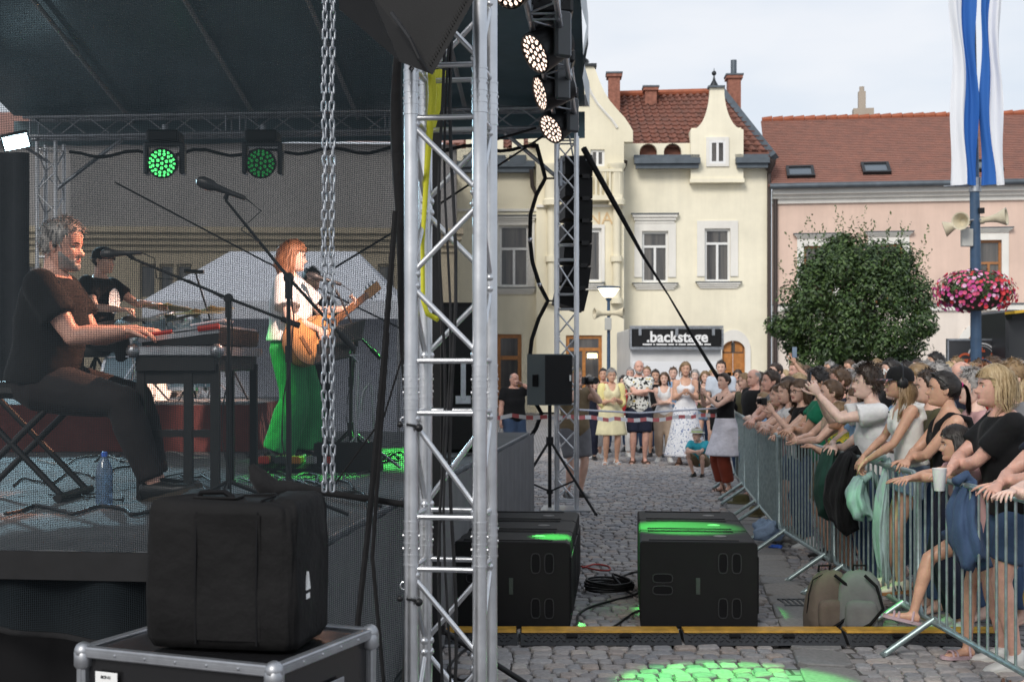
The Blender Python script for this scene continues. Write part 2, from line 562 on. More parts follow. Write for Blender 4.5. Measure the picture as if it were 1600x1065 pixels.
def plaster(name, col):
    m = mat(name, col, rough=0.9, spec=0.2, vary=0.10, vscale=0.5, bump=0.2, bscale=25, bdist=0.01)
    t = m.node_tree; b = t.nodes['Principled BSDF']; src = b.inputs['Base Color'].links[0].from_socket       # weather streaks and patches
    co = t.nodes.new('ShaderNodeTexCoord'); mp_ = t.nodes.new('ShaderNodeMapping'); mp_.inputs['Scale'].default_value = (2.2, 2.2, .16)
    n = t.nodes.new('ShaderNodeTexNoise'); n.inputs['Scale'].default_value = 1.6; n.inputs['Detail'].default_value = 7; n.inputs['Roughness'].default_value = .7
    mr = t.nodes.new('ShaderNodeMapRange'); mr.inputs['From Min'].default_value = .35; mr.inputs['From Max'].default_value = .75; mr.inputs['To Min'].default_value = 1.02; mr.inputs['To Max'].default_value = .93
    vm = t.nodes.new('ShaderNodeVectorMath'); vm.operation = 'SCALE'
    t.links.new(co.outputs['Object'], mp_.inputs['Vector']); t.links.new(mp_.outputs['Vector'], n.inputs['Vector']); t.links.new(n.outputs['Fac'], mr.inputs['Value'])
    t.links.new(src, vm.inputs[0]); t.links.new(mr.outputs['Result'], vm.inputs['Scale']); t.links.new(vm.outputs[0], b.inputs['Base Color'])
    return m
PL_CREAM = plaster('plaster_cream', (0.81, 0.75, 0.58))
PL_YELLOW = plaster('plaster_pale_yellow', (0.84, 0.785, 0.625))
PL_WHITE = plaster('plaster_white', (0.78, 0.76, 0.71))
PL_PINK = plaster('plaster_salmon', (0.72, 0.54, 0.45))
PL_PALE = plaster('plaster_pale_pink', (0.76, 0.68, 0.61))
PL_STONE = plaster('plaster_sandstone', (0.36, 0.31, 0.23))
PL_TAUPE = plaster('plaster_grey_taupe', (0.26, 0.25, 0.245))
ROOF_R = mat('roof_tile_red', (0.23, 0.088, 0.06), rough=0.85, col2=(0.13, 0.065, 0.05), vscale=2.4, bump=0.3, bscale=30)
ROOF_B = mat('roof_tile_brown', (0.34, 0.165, 0.125), rough=0.85, col2=(0.24, 0.13, 0.105), vscale=3.0, bump=0.3, bscale=30)
RIDGE = mat('ridge_tile', (0.33, 0.10, 0.05), rough=0.85, vary=0.2, vscale=3)
BRICK = mat('chimney_brick', (0.28, 0.118, 0.082), rough=0.9, vary=0.3, vscale=9, bump=0.3, bscale=30)
LEAD = mat('lead_sheet', (0.10, 0.12, 0.14), rough=0.5, metal=0.4, vary=0.2, vscale=3)
PIPE = mat('brown_downpipe', (0.06, 0.045, 0.04), rough=0.5, metal=0.3)
GLASS = mat('window_glass', (0.02, 0.024, 0.03), rough=0.06, spec=0.8, col2=(.15, .135, .12), vscale=1.0)
_t = GLASS.node_tree; _n = [q for q in _t.nodes if q.type == 'TEX_NOISE'][0]; _mp = _t.nodes.new('ShaderNodeMapping'); _mp.inputs['Scale'].default_value = (5.5, 5.5, .22)      # drawn curtains behind the panes
_t.links.new([q for q in _t.nodes if q.type == 'TEX_COORD'][0].outputs['Object'], _mp.inputs['Vector']); _t.links.new(_mp.outputs['Vector'], _n.inputs['Vector'])
WOOD_D = mat('door_wood_orange', (0.42, 0.17, 0.04), rough=0.5, vary=0.25, vscale=7, bump=0.2, bscale=22)
WOOD_W = mat('window_wood', (0.36, 0.15, 0.05), rough=0.5, vary=0.2, vscale=9)
CURT = mat('net_curtain', (0.55, 0.55, 0.56), rough=0.9, vary=0.2, vscale=6)
IRON = mat('wrought_iron', (0.03, 0.035, 0.04), rough=0.5, metal=0.5)
ASPH = mat('asphalt', (0.055, 0.055, 0.058), rough=0.9, vary=0.2, vscale=3)

def window(fr, root, u0, u1, z0, z1, fmat, cols=2, transom=0.32, curtain=True, depth=0.16, bar=0.085, rows=None):
    """casement window set into its reveal: frame, bars, one pane each, curtain behind"""
    n0 = -depth
    with P(root, 'window', fmat) as b:
        fr.box(b, u0, u0 + bar, z0, z1, n0, n0 + .07); fr.box(b, u1 - bar, u1, z0, z1, n0, n0 + .07)
        fr.box(b, u0 + bar, u1 - bar, z0, z0 + bar, n0, n0 + .07); fr.box(b, u0 + bar, u1 - bar, z1 - bar, z1, n0, n0 + .07)
        zt = z1 - (z1 - z0) * transom
        fr.box(b, u0 + bar, u1 - bar, zt - bar / 2, zt + bar / 2, n0, n0 + .08)
        for k in range(1, cols):
            u = u0 + (u1 - u0) * k / cols
            fr.box(b, u - bar / 2, u + bar / 2, z0 + bar, zt - bar / 2, n0, n0 + .075)
    ob = [o for o in root.children if o.name.startswith('window')][-1]
    def pane(a, b_, c, d):
        m = MB()
        for (p, q) in ((a, c), (b_, c), (b_, d), (a, d)): pass
        m.add([fr.p(a, c, n0 + .02), fr.p(b_, c, n0 + .02), fr.p(b_, d, n0 + .02), fr.p(a, d, n0 + .02)], [(0, 1, 2, 3)])
        m.build('pane', GLASS, ob)
    for k in range(cols):
        w = (u1 - u0) / cols
        pane(u0 + w * k + bar / 2, u0 + w * (k + 1) - bar / 2, z0 + bar, zt - bar / 2)
    pane(u0 + bar, u1 - bar, zt + bar / 2, z1 - bar)
    return ob

def surround(fr, root, u0, u1, z0, z1, w, m=PL_WHITE, n=0.05, name='window_surround', legs=0.9):
    zb = z1 - (z1 - z0) * legs
    with P(root, name, m) as b:
        fr.box(b, u0 - w, u0, zb, z1, .001, n); fr.box(b, u1, u1 + w, zb, z1, .001, n); fr.box(b, u0 - w, u1 + w, z1, z1 + w, .001, n)

def sill(fr, root, u0, u1, z0, m=PL_WHITE, h=0.22, cap=LEAD):
    with P(root, 'window_sill', [m, cap]) as b:
        for k in range(3):
            e = .05 * k
            fr.box(b, u0 + .12 - e, u1 - .12 + e, z0 - h + h * k / 3, z0 - h + h * (k + 1) / 3, .001, .06 + .05 * k)
        b.mat(1); fr.box(b, u0 - .04, u1 + .04, z0, z0 + .025, .001, .20)

def lintel(fr, root, u0, u1, z0, z1, m=PL_WHITE):
    with P(root, 'lintel_cornice', [m, LEAD]) as b:
        for k in range(3):
            e = .05 * k
            fr.box(b, u0 + .1 - e, u1 - .1 + e, z0 + (z1 - z0) * k / 3, z0 + (z1 - z0) * (k + 1) / 3, .001, .07 + .06 * k)
        b.mat(1); fr.box(b, u0 - .05, u1 + .05, z1, z1 + .03, .001, .24)

def pantile_roof(fr, root, pts, name, mt, wave=0.2, course=0.32, amp=0.03):
    """pts: eave-left, eave-right, ridge-right, ridge-left world points; tiles modelled as rolled courses"""
    a, b_, c, d = [Vector(p) for p in pts]
    L = ((b_ - a).length + (c - d).length) / 2; Hh = ((d - a).length + (c - b_).length) / 2
    nrm = (b_ - a).cross(d - a).normalized()
    if nrm.z < 0: nrm = -nrm
    nc = max(2, int(Hh / course)); nu = max(8, int(L / wave) * 4)
    m = MB()
    for r in range(nc):
        for (e, off) in ((0, 0),):
            v0, v1 = r / nc, (r + 1) / nc + .15 / nc
            def fn(u, v):
                vv = v0 + (v1 - v0) * v
                p = (a.lerp(b_, u)).lerp(d.lerp(c, u), min(vv, 1))
                return p + nrm * (amp * math.sin(u * L / wave * 2 * pi) * (1 if amp > .01 else 0) + 0.045 * (1 - v))
            m.grid(fn, nu, 1)
            m.add([fn(0, 0) - nrm * .0, fn(1, 0), fn(1, 0) - nrm * .05, fn(0, 0) - nrm * .05], [(0, 1, 2, 3)])
    m.add([a - nrm * .03, b_ - nrm * .03, c - nrm * .03, d - nrm * .03], [(0, 1, 2, 3)])
    return m.build(name, mt, root, 60, fix=False)

def chimney(root, base, w, l, h, rz, cap=True, pipe=0.0):
    with P(root, 'chimney', [BRICK, LEAD]) as b:
        b.box(base + V(0, 0, h / 2), (w, l, h), rz)
        b.box(base + V(0, 0, h + .06), (w + .14, l + .14, .12), rz)
        b.mat(1); b.box(base + V(0, 0, h + .15), (w + .2, l + .2, .06), rz)
        if pipe: b.cyl(base + V(0, 0, h + .18), base + V(0, 0, h + .18 + pipe), .12, n=12)

def bell_gable(cu, hw, z0, z1, z2, tw, n=10):
    """outline: straight sides to z1, concave sweep to a narrow top of half-width tw at z2"""
    right = [(cu + hw, z0), (cu + hw, z1)]
    for k in range(1, n + 1):
        t = k / n
        right.append((cu + hw - (hw - tw) * (math.sin(t * pi / 2) ** 0.85), z1 + (z2 - z1) * (1 - math.cos(t * pi / 2)) ** 0.9))
    left = [(2 * cu - u, z) for (u, z) in right]
    return left + right[::-1]

def finial(root, p, h, w=1.0):
    with P(root, 'finial', IRON, 50) as b:
        b.lathe([(.32 * w, 0), (.30 * w, .06), (.12 * w, .22), (.06 * w, .5 * h), (.04 * w, h * .62)], p, 12)
        b.sph(p + V(0, 0, h * .72), h * .13); b.cyl(p + V(0, 0, h * .8), p + V(0, 0, h), .02, .006, 6)

# ---- pale yellow house with a bell-shaped dormer gable
fy = Facade(975, 48, rad(2.5))
yel = thing('town_house', 'pale yellow house with bell shaped dormer gable and steep red tiled roof', 'house', fy.O, 0)
uL, uR = fy.u(975), fy.u(1203)
zE = fy.z(224, 1030)
w1 = (fy.u(1003), fy.u(1044), fy.z(441, 1023), fy.z(361, 1023)); w2 = (fy.u(1101), fy.u(1141), fy.z(440, 1120), fy.z(357, 1120))
door = (fy.u(1128), fy.u(1164), 0.0, fy.z(532, 1146))
arch = [(fy.u(1013), fy.z(237, 1030)), (fy.u(1051), fy.z(237, 1030))]
zG = fy.z(252, 1080)
with P(yel, 'wall', PL_YELLOW) as b:
    fy.wall(b, uL, uR, 0, zG, [w1, w2, door], .25)
    # parapet above the gutter with two round-headed scuppers
    za = arch[0][1]
    us = [uL]
    for (ac, _) in arch: us += [ac - .32, ac + .32]
    us.append(fy.u(1079))
    for k in range(0, len(us), 2): fy.box(b, us[k], us[k + 1], zG, zE, -.35, 0)
    for (ac, _) in arch:
        ring = [(ac - .32, zE), (ac - .32, za)] + [(ac - .32 * math.cos(t * pi / 8), za + .30 * math.sin(t * pi / 8)) for t in range(1, 8)] + [(ac + .32, za), (ac + .32, zE)]
        fy.poly(b, ring[::-1], -.35, 0)
cu = fy.u(1119)
with P(yel, 'gable', PL_YELLOW) as b:
    dw = (fy.u(1107), fy.u(1132), fy.z(258, 1119), fy.z(222, 1119))
    g = bell_gable(cu, fy.u(1160) - cu, fy.z(283, 1119), fy.z(205, 1119), fy.z(140, 1119), (fy.u(1129) - fy.u(1107)) / 2)
    fy.poly(b, g, .02, .30)
    fy.box(b, cu - (fy.u(1160) - cu) - .03, fy.u(1160) + .03, fy.z(287, 1119), fy.z(281, 1119), .02, .36)
    fy.box(b, cu - .9, cu + .9, fy.z(262, 1119), fy.z(200, 1119), -2.6, .0)
with P(yel, 'parapet_back', ROOF_R) as b: fy.box(b, uL, fy.u(1079), zG, zE, -.5, -.36)
with P(yel, 'gable_cap', LEAD) as b:
    fy.box(b, fy.u(1105), fy.u(1131), fy.z(140, 1119), fy.z(137, 1119), -.05, .40)
finial(yel, fy.p(fy.u(1115), fy.z(137, 1119), .15), fy.z(108, 1119) - fy.z(137, 1119), .5)
# dormer window sits proud of the gable
fd = Facade(975, 48, rad(2.5)); fd.O = fy.O + fy.N * 0.44
window(fd, yel, dw[0], dw[1], dw[2], dw[3], WHITE_P, 2, .05)
with P(yel, 'window_surround', PL_WHITE) as b:
    for (a0, a1, c0, c1) in ((dw[0] - .12, dw[0], dw[2] - .1, dw[3] + .12), (dw[1], dw[1] + .12, dw[2] - .1, dw[3] + .12), (dw[0], dw[1], dw[3], dw[3] + .12), (dw[0], dw[1], dw[2] - .1, dw[2])):
        fy.box(b, a0, a1, c0, c1, .301, .36)
window(fy, yel, *w1, WHITE_P, 2, .30); window(fy, yel, *w2, WHITE_P, 2, .28)
surround(fy, yel, w1[0], w1[1], w1[2], w1[3], .28); surround(fy, yel, w2[0], w2[1], w2[2], w2[3], .28)
lintel(fy, yel, fy.u(988), fy.u(1058), fy.z(349, 1023), fy.z(335, 1023))
sill(fy, yel, fy.u(989), fy.u(1058), fy.z(443, 1023)); sill(fy, yel, fy.u(1088), fy.u(1157), fy.z(441, 1120))
for (a, c) in ((990, 1092), (1147, 1199)):
    with P(yel, 'gutter', LEAD) as b:
        fy.box(b, fy.u(a), fy.u(c), zG - .16, zG + .04, .31, .62); fy.box(b, fy.u(a) + .05, fy.u(c) - .05, zG - .32, zG - .17, .31, .5)
        fy.box(b, fy.u(a), fy.u(c), zG + .05, zG + .2, .02, .30)
for px in (970, 1201):
    with P(yel, 'downpipe', PIPE, 50) as b:
        u = fy.u(px); b.cyl(fy.p(u, 0, .12), fy.p(u, zG - .2, .12), .075, n=10)
        b.lathe([(.08, -.35), (.22, -.05), (.24, .1)], fy.p(u, zG - .1, .2), 10)
zr = 12.5
ey = [fy.p(uL - .6, zE + .02, .0), fy.p(uR + .25, zG - .05, .25), fy.p(uR - 1.25, zr, -4.2), fy.p(uL - .6, zr - .15, -4.2)]
pantile_roof(fy, yel, [fy.p(uL - .4, zE + .02, -.3), fy.p(uR + .1, zE - .35, -.05), fy.p(uR - 1.25, zr, -4.2), fy.p(uL - .4, zr - .1, -4.2)], 'roof', ROOF_R, .30, .36, .07)
with P(yel, 'roof', ROOF_R) as b:
    b.add([fy.p(uR + .1, zE - .35, -.05), fy.p(uR + .1, zE - .35, -8), fy.p(uR - 1.25, zr, -4.2)], [(0, 1, 2)])
    fy.box(b, fy.u(1160), uR + .06, zG, zE - .34, -.3, -.02)
with P(yel, 'hip_flashing', LEAD) as b:
    b.tube([fy.p(uR + .16, zE - .55, .1), fy.p(uR - 1.2, zr + .05, -4.2)], .17, 4)
with P(yel, 'ridge', RIDGE) as b:
    b.tube([fy.p(uL - .4, zr - .02, -4.2), fy.p(uR - 1.3, zr + .06, -4.2)], .13, 8)
chimney(yel, fy.p(fy.u(964), 10.6, -3.2), .45, .6, 2.3, fy.rz); chimney(yel, fy.p(fy.u(1026), 11.2, -3.6), .45, .5, 1.25, fy.rz)
chimney(yel, fy.p(fy.u(1170), 11.3, -4.4), .5, .6, 1.75, fy.rz, pipe=.6)
with P(yel, 'door', WOOD_D) as b:
    um = (door[0] + door[1]) / 2; hw = (door[1] - door[0]) / 2
    fy.box(b, door[0], um - .01, 0, door[3], -.2, -.13); fy.box(b, um + .01, door[1], 0, door[3], -.2, -.13)
    for k in range(4):
        for s in (-1, 1): fy.box(b, um + s * hw * .5 - .14, um + s * hw * .5 + .14, .25 + k * .65, .75 + k * .65, -.128, -.10)
with P(yel, 'fanlight', GLASS) as b: fy.box(b, door[0] + .04, door[1] - .04, door[3] - .45, door[3] - .06, -.127, -.12)
with P(yel, 'door_surround', PL_WHITE) as b:
    uo = .2; cz = door[3] - .35
    out = [(door[1] + uo, 0), (door[1] + uo, cz)] + [(um + (hw + uo) * math.cos(t * pi / 12), cz + .75 * math.sin(t * pi / 12)) for t in range(1, 12)] + [(door[0] - uo, cz), (door[0] - uo, 0)]
    inn = [(door[0], 0), (door[0], cz)] + [(um - hw * math.cos(t * pi / 12), cz + .35 * math.sin(t * pi / 12)) for t in range(1, 12)] + [(door[1], cz), (door[1], 0)]
    fy.poly(b, out + inn, .002, .07)
with P(yel, 'string_course', PL_WHITE) as b: fy.box(b, uL, uR, 0.02, .6, .002, .05)

# ---- salmon house on the right
fp = Facade(1206, 48, rad(8))
pk = thing('town_house', 'salmon pink house with white cornice, roof windows and brown tiled roof', 'house', fp.O, 0)
uE = fp.u(1760); zc0, zc1 = fp.z(319, 1210), fp.z(298, 1210)
zs = fp.z(477, 1240)
ww = [(fp.u(1256), fp.u(1301), fp.z(474, 1280), fp.z(384, 1280)), (fp.u(1367), fp.u(1410), fp.z(474, 1390), fp.z(381, 1390)), (fp.u(1526), fp.u(1565), fp.z(474, 1545), fp.z(375, 1545))]
dr = (fp.u(1508), fp.u(1582), 0, fp.z(512, 1545))
with P(pk, 'wall', PL_PINK) as b: fp.wall(b, 0, uE, zs, zc0, ww, .25)
with P(pk, 'wall', PL_PALE) as b: fp.wall(b, 0, uE, 0, zs, [dr], .3)
with P(pk, 'cornice', PL_WHITE) as b:
    h = zc1 - zc0
    fp.box(b, 0, uE, zc0, zc0 + h * .35, -.1, .10); fp.box(b, 0, uE, zc0 + h * .35, zc0 + h * .62, -.1, .22); fp.box(b, 0, uE, zc0 + h * .62, zc1, -.1, .40)
with P(pk, 'string_course', [PL_WHITE, LEAD]) as b:
    fp.box(b, 0, uE, zs - .22, zs, .002, .1); b.mat(1); fp.box(b, 0, uE, zs + .001, zs + .04, .002, .16)
for w in ww:
    window(fp, pk, *w, WOOD_W, 2, .36); surround(fp, pk, *w, .24, legs=1.0); lintel(fp, pk, w[0] - .34, w[1] + .34, w[3] + .26, w[3] + .42)
zr2 = 11.6
ea, eb = fp.p(-.15, zc1 + .1, .55), fp.p(uE, zc1 + .1, .55)
ra, rb = fp.p(-.15, zr2, -5.2), fp.p(uE, zr2, -5.2)
pantile_roof(fp, pk, [ea, eb, rb, ra], 'roof', ROOF_B, .19, .17, .004)
with P(pk, 'gutter', LEAD, 50) as b: b.tube([fp.p(-.1, zc1 + .08, .6), fp.p(uE, zc1 + .08, .6)], .11, 8)
with P(pk, 'downpipe', PIPE, 50) as b: b.cyl(fp.p(.12, 0, .14), fp.p(.12, zc1, .14), .08, n=10)
for k in range(30):
    u = -.1 + k * uE / 29
    with P(pk, 'ridge_tile', RIDGE, 40) as b: b.tube([fp.p(u, zr2 + .03, -5.2), fp.p(u + uE / 29 - .02, zr2 + .05, -5.2)], [.11, .14], 8)
def on_roof(u, v): return (ea.lerp(eb, u / uE)).lerp(ra.lerp(rb, u / uE), v)
slope = (ra - ea).normalized(); nr = fp.U.cross(slope).normalized()
if nr.z < 0: nr = -nr
R3 = Matrix((fp.U, slope, nr)).transposed()
for (px, v) in ((1256, .16), (1371, .19), (1540, .20)):
    c = on_roof(fp.u(px) * 1.03, v) + nr * .08
    with P(pk, 'roof_window', BLACK_G) as b:
        b.box(c + slope * .42, (1.0, .12, .14), R=R3); b.box(c - slope * .42, (1.0, .12, .14), R=R3)
        b.box(c + fp.U * .45, (.1, .72, .14), R=R3); b.box(c - fp.U * .45, (.1, .72, .14), R=R3)
    rw = [o for o in pk.children if o.name.startswith('roof_window')][-1]
    with P(rw, 'pane', mat('roof_pane', (.10, .12, .14), rough=.04, spec=1.0, metal=.3)) as b: b.box(c + nr * .01, (.8, .72, .02), R=R3)
with P(pk, 'chimney', plaster('plaster_old_chimney', (.40, .35, .29))) as b:
    p = fp.p(fp.u(1362) * 1.1, zr2 - .2, -5.4); b.box(p + V(0, 0, .3), (.8, .5, .6), fp.rz); b.box(p + V(-.05, 0, .9), (.28, .3, .8), fp.rz); b.cyl(p + V(-.05, 0, 1.3), p + V(-.05, 0, 1.5), .1)
uc, hw, cz = (dr[0] + dr[1]) / 2, (dr[1] - dr[0]) / 2, dr[3] - .75
with P(pk, 'door', WOOD_D) as b:
    for k in range(-2, 2): fp.box(b, uc + k * hw / 2 + .01, uc + (k + 1) * hw / 2 - .01, 0, dr[3], -.25, -.15)
with P(pk, 'door_surround', PL_WHITE) as b:
    uo = .3
    out = [(dr[1] + uo, 0), (dr[1] + uo, cz)] + [(uc + (hw + uo) * math.cos(t * pi / 14), cz + 1.05 * math.sin(t * pi / 14)) for t in range(1, 14)] + [(dr[0] - uo, cz), (dr[0] - uo, 0)]
    inn = [(dr[0], 0), (dr[0], cz)] + [(uc - hw * math.cos(t * pi / 14), cz + .74 * math.sin(t * pi / 14)) for t in range(1, 14)] + [(dr[1], cz), (dr[1], 0)]
    fp.poly(b, out + inn, .003, .06)

def text_on(s, fr_p, U, up, size, m, name, parent, ext=0.01, align='CENTER', font=None, shear=0.0, bold=0.0):
    """flat lettering as real geometry: fr_p centre, U reading direction"""
    cu_ = bpy.data.curves.new(name, 'FONT'); cu_.body = s; cu_.size = size; cu_.extrude = ext; cu_.align_x = align; cu_.align_y = 'CENTER'; cu_.shear = shear
    cu_.offset = bold
    cu_.resolution_u = 3
    to = bpy.data.objects.new('tmp', cu_); COL.objects.link(to)
    dg = bpy.context.evaluated_depsgraph_get()
    me = bpy.data.meshes.new_from_object(to.evaluated_get(dg))
    bpy.data.objects.remove(to)
    U, up = Vector(U).normalized(), Vector(up).normalized(); N = U.cross(up)
    R = Matrix((U, up, N)).transposed().to_4x4(); R.translation = Vector(fr_p)
    me.transform(MW[parent.name].inverted() @ R)
    me.name = name; me.materials.clear(); me.materials.append(m)
    return link(name, me, parent)
text_on('13', fp.p(fp.u(1550), fp.z(496, 1550), .02), fp.U, (0, 0, 1), .42, BLACK, 'house_number', pk)

# ---- cream corner house with the tall gable, balcony and orange lettering
fc = Facade(690, 47.5, rad(1.5))
cr = thing('town_house', 'cream house with tall curved gable, balcony and orange lettering', 'house', fc.O, 0)
c0, c1 = fc.u(690), fc.u(974)
gL, gR = fc.u(838), fc.u(974)
zT = fc.z(258, 780)
cw = [(fc.u(780), fc.u(826), fc.z(448, 800), fc.z(352, 800)), (fc.u(914), fc.u(939), fc.z(441, 925), fc.z(358, 925)), (fc.u(922), fc.u(944), fc.z(262, 925), fc.z(236, 925)), (fc.u(776), fc.u(815), 0, fc.z(522, 800)), (fc.u(884), fc.u(940), 0, fc.z(524, 900))]
with P(cr, 'wall', PL_CREAM) as b:
    fc.wall(b, c0, gL, 0, zT, [cw[0], cw[3]], .25)
    fc.box(b, c0, gL, zT, fc.z(232, 780), -.35, 0)
    us = [fc.u(728), fc.u(746), fc.u(768), fc.u(786), fc.u(800), fc.u(818)]
    for k in range(0, 6, 2): fc.box(b, us[k], us[k + 1], fc.z(232, 780), fc.z(216, 780), -.35, 0)
fg = Facade(690, 47.5, rad(1.5)); fg.O = fc.O + fc.N * .35
with P(cr, 'wall', PL_CREAM) as b:
    fg.wall(b, gL, gR, 0, fg.z(222, 900), [cw[1], cw[2], cw[4]], .3)
    for u in (gL, gR): b.add([fg.p(u, 0), fg.p(u, fg.z(222, 900)), fg.p(u, fg.z(222, 900), -.5), fg.p(u, 0, -.5)], [(0, 1, 2, 3)])
with P(cr, 'gable', PL_CREAM) as b:
    zg0, zg1, zg2 = fg.z(222, 900), fg.z(205, 900), fg.z(104, 900)
    cu2 = fg.u(907); hwg = fg.u(989) - cu2; tw = fg.u(927) - cu2
    right = [(cu2 + hwg, zg0), (cu2 + hwg, zg1)]
    for (px, py) in ((984, 196), (976, 184), (965, 172), (953, 158), (944, 143), (936, 125), (930, 108)): right.append((fg.u(px), fg.z(py, 900)))
    right.append((cu2 + tw, zg2))
    fg.poly(b, [(2 * cu2 - u, z) for (u, z) in right] + right[::-1], -.4, 0)
with P(cr, 'gable_band', PL_WHITE) as b:
    pts = [fg.p(u - .45, z - .1, .03) for (u, z) in right[2:]]
    b.tube(pts, .05, 4); b.tube([fg.p(2 * cu2 - u + .45, z - .1, .03) for (u, z) in right[2:]], .05, 4)
with P(cr, 'gable_cap', IRON) as b:
    fg.box(b, cu2 - tw - .12, cu2 + tw + .12, zg2, zg2 + .09, -.5, .1); fg.box(b, cu2 - tw * .6, cu2 + tw * .6, zg2 + .09, zg2 + .25, -.4, 0)
finial(cr, fg.p(cu2, zg2 + .2, -.2), fg.z(72, 900) - zg2 - .2)
with P(cr, 'gable_window', GLASS) as b: fg.box(b, fg.u(906), fg.u(920), fg.z(166, 910), fg.z(148, 910), .001, .03)
window(fc, cr, *cw[0], WHITE_P, 2, .38); surround(fc, cr, *cw[0], .22, legs=1.0); lintel(fc, cr, fc.u(765), fc.u(838), fc.z(348, 800), fc.z(338, 800)); sill(fc, cr, fc.u(768), fc.u(838), fc.z(450, 800))
window(fg, cr, *cw[1], WHITE_P, 1, .05); surround(fg, cr, *cw[1], .12, legs=1.0); sill(fg, cr, fg.u(908), fg.u(944), fg.z(443, 925))
window(fg, cr, *cw[2], WHITE_P, 2, .05)
window(fc, cr, *cw[3], WOOD_D, 1, .30, bar=.14); window(fg, cr, *cw[4], WOOD_D, 2, .18, bar=.12)
with P(cr, 'shop_lamp', mat('shop_lamp', (.9, .7, .4), emit=(1, .72, .35), estr=5)) as b:
    fg.box(b, fg.u(918), fg.u(933), fg.z(559, 925), fg.z(552, 925), -.14, -.1)
with P(cr, 'balcony', PL_CREAM, 50) as b:
    za, zb = fg.z(310, 940), fg.z(267, 940)
    fg.box(b, fg.u(905), fg.u(971), za - .12, za + .06, .002, .5); fg.box(b, fg.u(905), fg.u(971), zb - .1, zb, .36, .5)
    for k in range(9): b.cyl(fg.p(fg.u(909) + k * .165, za + .06, .43), fg.p(fg.u(909) + k * .165, zb - .1, .43), .05, n=8)
for px in (861, 963):
    with P(cr, 'column', PL_CREAM, 50) as b:
        u = fg.u(px); b.lathe([(.3, fg.z(322, 900)), (.3, fg.z(314, 900)), (.24, fg.z(312, 900)), (.24, fg.z(268, 900)), (.32, fg.z(262, 900)), (.32, fg.z(258, 900))], fg.p(u, 0, .25), 14)
    with P(cr, 'pilaster', PL_CREAM, 50) as b:
        u = fg.u(px); b.cyl(fg.p(u, fg.z(470, 900), .12), fg.p(u, fg.z(322, 900), .12), .14, n=10)
        for py in (405, 470): b.cyl(fg.p(u, fg.z(py, 900) - .1, .12), fg.p(u, fg.z(py, 900) + .1, .12), .22, n=10)
text_on('NA', fg.p(fg.u(938), fg.z(342, 935), .02), fg.U, (0, 0, 1), .62, mat('orange_letter', (.70, .50, .28), rough=.7), 'lettering', cr)
with P(cr, 'string_course', PL_WHITE) as b: fg.box(b, gL, gR, fg.z(324, 900), fg.z(320, 900), .002, .1); fc.box(b, c0, gL, fc.z(330, 900), fc.z(326, 900), .002, .06)
with P(cr, 'gutter', LEAD) as b:
    fc.box(b, fc.u(712), gL - .05, zT - .12, zT + .1, .002, .4); fc.box(b, fc.u(716), gL - .1, zT - .3, zT - .121, .002, .3)
    for px in (737, 777, 809): fc.box(b, fc.u(px) - .3, fc.u(px) + .3, zT + .1, zT + .35, .002, .1)
with P(cr, 'downpipe', PIPE, 50) as b:
    b.tube([fc.p(fc.u(830), zT - .2, .3), fc.p(fc.u(832), zT - .8, .2), fc.p(fc.u(849), zT - 1.5, .2), fc.p(fc.u(851), zT - 3, .15), fc.p(fc.u(851), 0, .15)], .075, 8)
pantile_roof(fc, cr, [fc.p(c0, fc.z(228, 780), -.4), fc.p(gL + .4, fc.z(228, 780), -.4), fc.p(gL + .4, 12.4, -5), fc.p(c0, 12.4, -5)], 'roof', ROOF_R, .30, .36, .07)

# ---- long sandstone house behind the stage
fs_ = Facade(-60, 40, rad(-3))
sh = thing('town_house', 'sandstone coloured long house with heavy cornice behind the stage', 'house', fs_.O, 0)
s1 = fs_.u(714)
zc = fs_.z(392, 300); zc2 = fs_.z(356, 300); zt = fs_.z(222, 300)
sw = [(fs_.u(218), fs_.u(243), fs_.z(466, 250), fs_.z(412, 250)), (fs_.u(249), fs_.u(272), fs_.z(466, 250), fs_.z(412, 250)), (fs_.u(276), fs_.u(300), fs_.z(466, 250), fs_.z(412, 250)), (fs_.u(590), fs_.u(618), fs_.z(466, 600), fs_.z(412, 600)), (fs_.u(40), fs_.u(65), fs_.z(466, 50), fs_.z(412, 50))]
with P(sh, 'wall', PL_STONE) as b:
    fs_.wall(b, 0, s1, 0, zc, sw, .25)
    b.add([fs_.p(s1, 0), fs_.p(s1, zt), fs_.p(s1, zt, -8), fs_.p(s1, 0, -8)], [(0, 1, 2, 3)])
with P(sh, 'wall', PL_TAUPE) as b: fs_.box(b, 0, s1 - .01, zc2, zt, -.6, -.05)
with P(sh, 'cornice', PL_STONE) as b:
    h = zc2 - zc
    for k in range(4): fs_.box(b, 0, s1 + .02 + .06 * k, zc + h * k / 4, zc + h * (k + 1) / 4 - .003, -.2, .08 + .1 * k)
for w in sw: window(fs_, sh, *w, PL_STONE, 1, .05, bar=.05)
with P(sh, 'roof', ROOF_B) as b: b.add([fs_.p(0, zt, .3), fs_.p(s1 + .2, zt, .3), fs_.p(s1 + .2, zt + 1.5, -3.4), fs_.p(0, zt + 1.5, -3.4)], [(0, 1, 2, 3)])

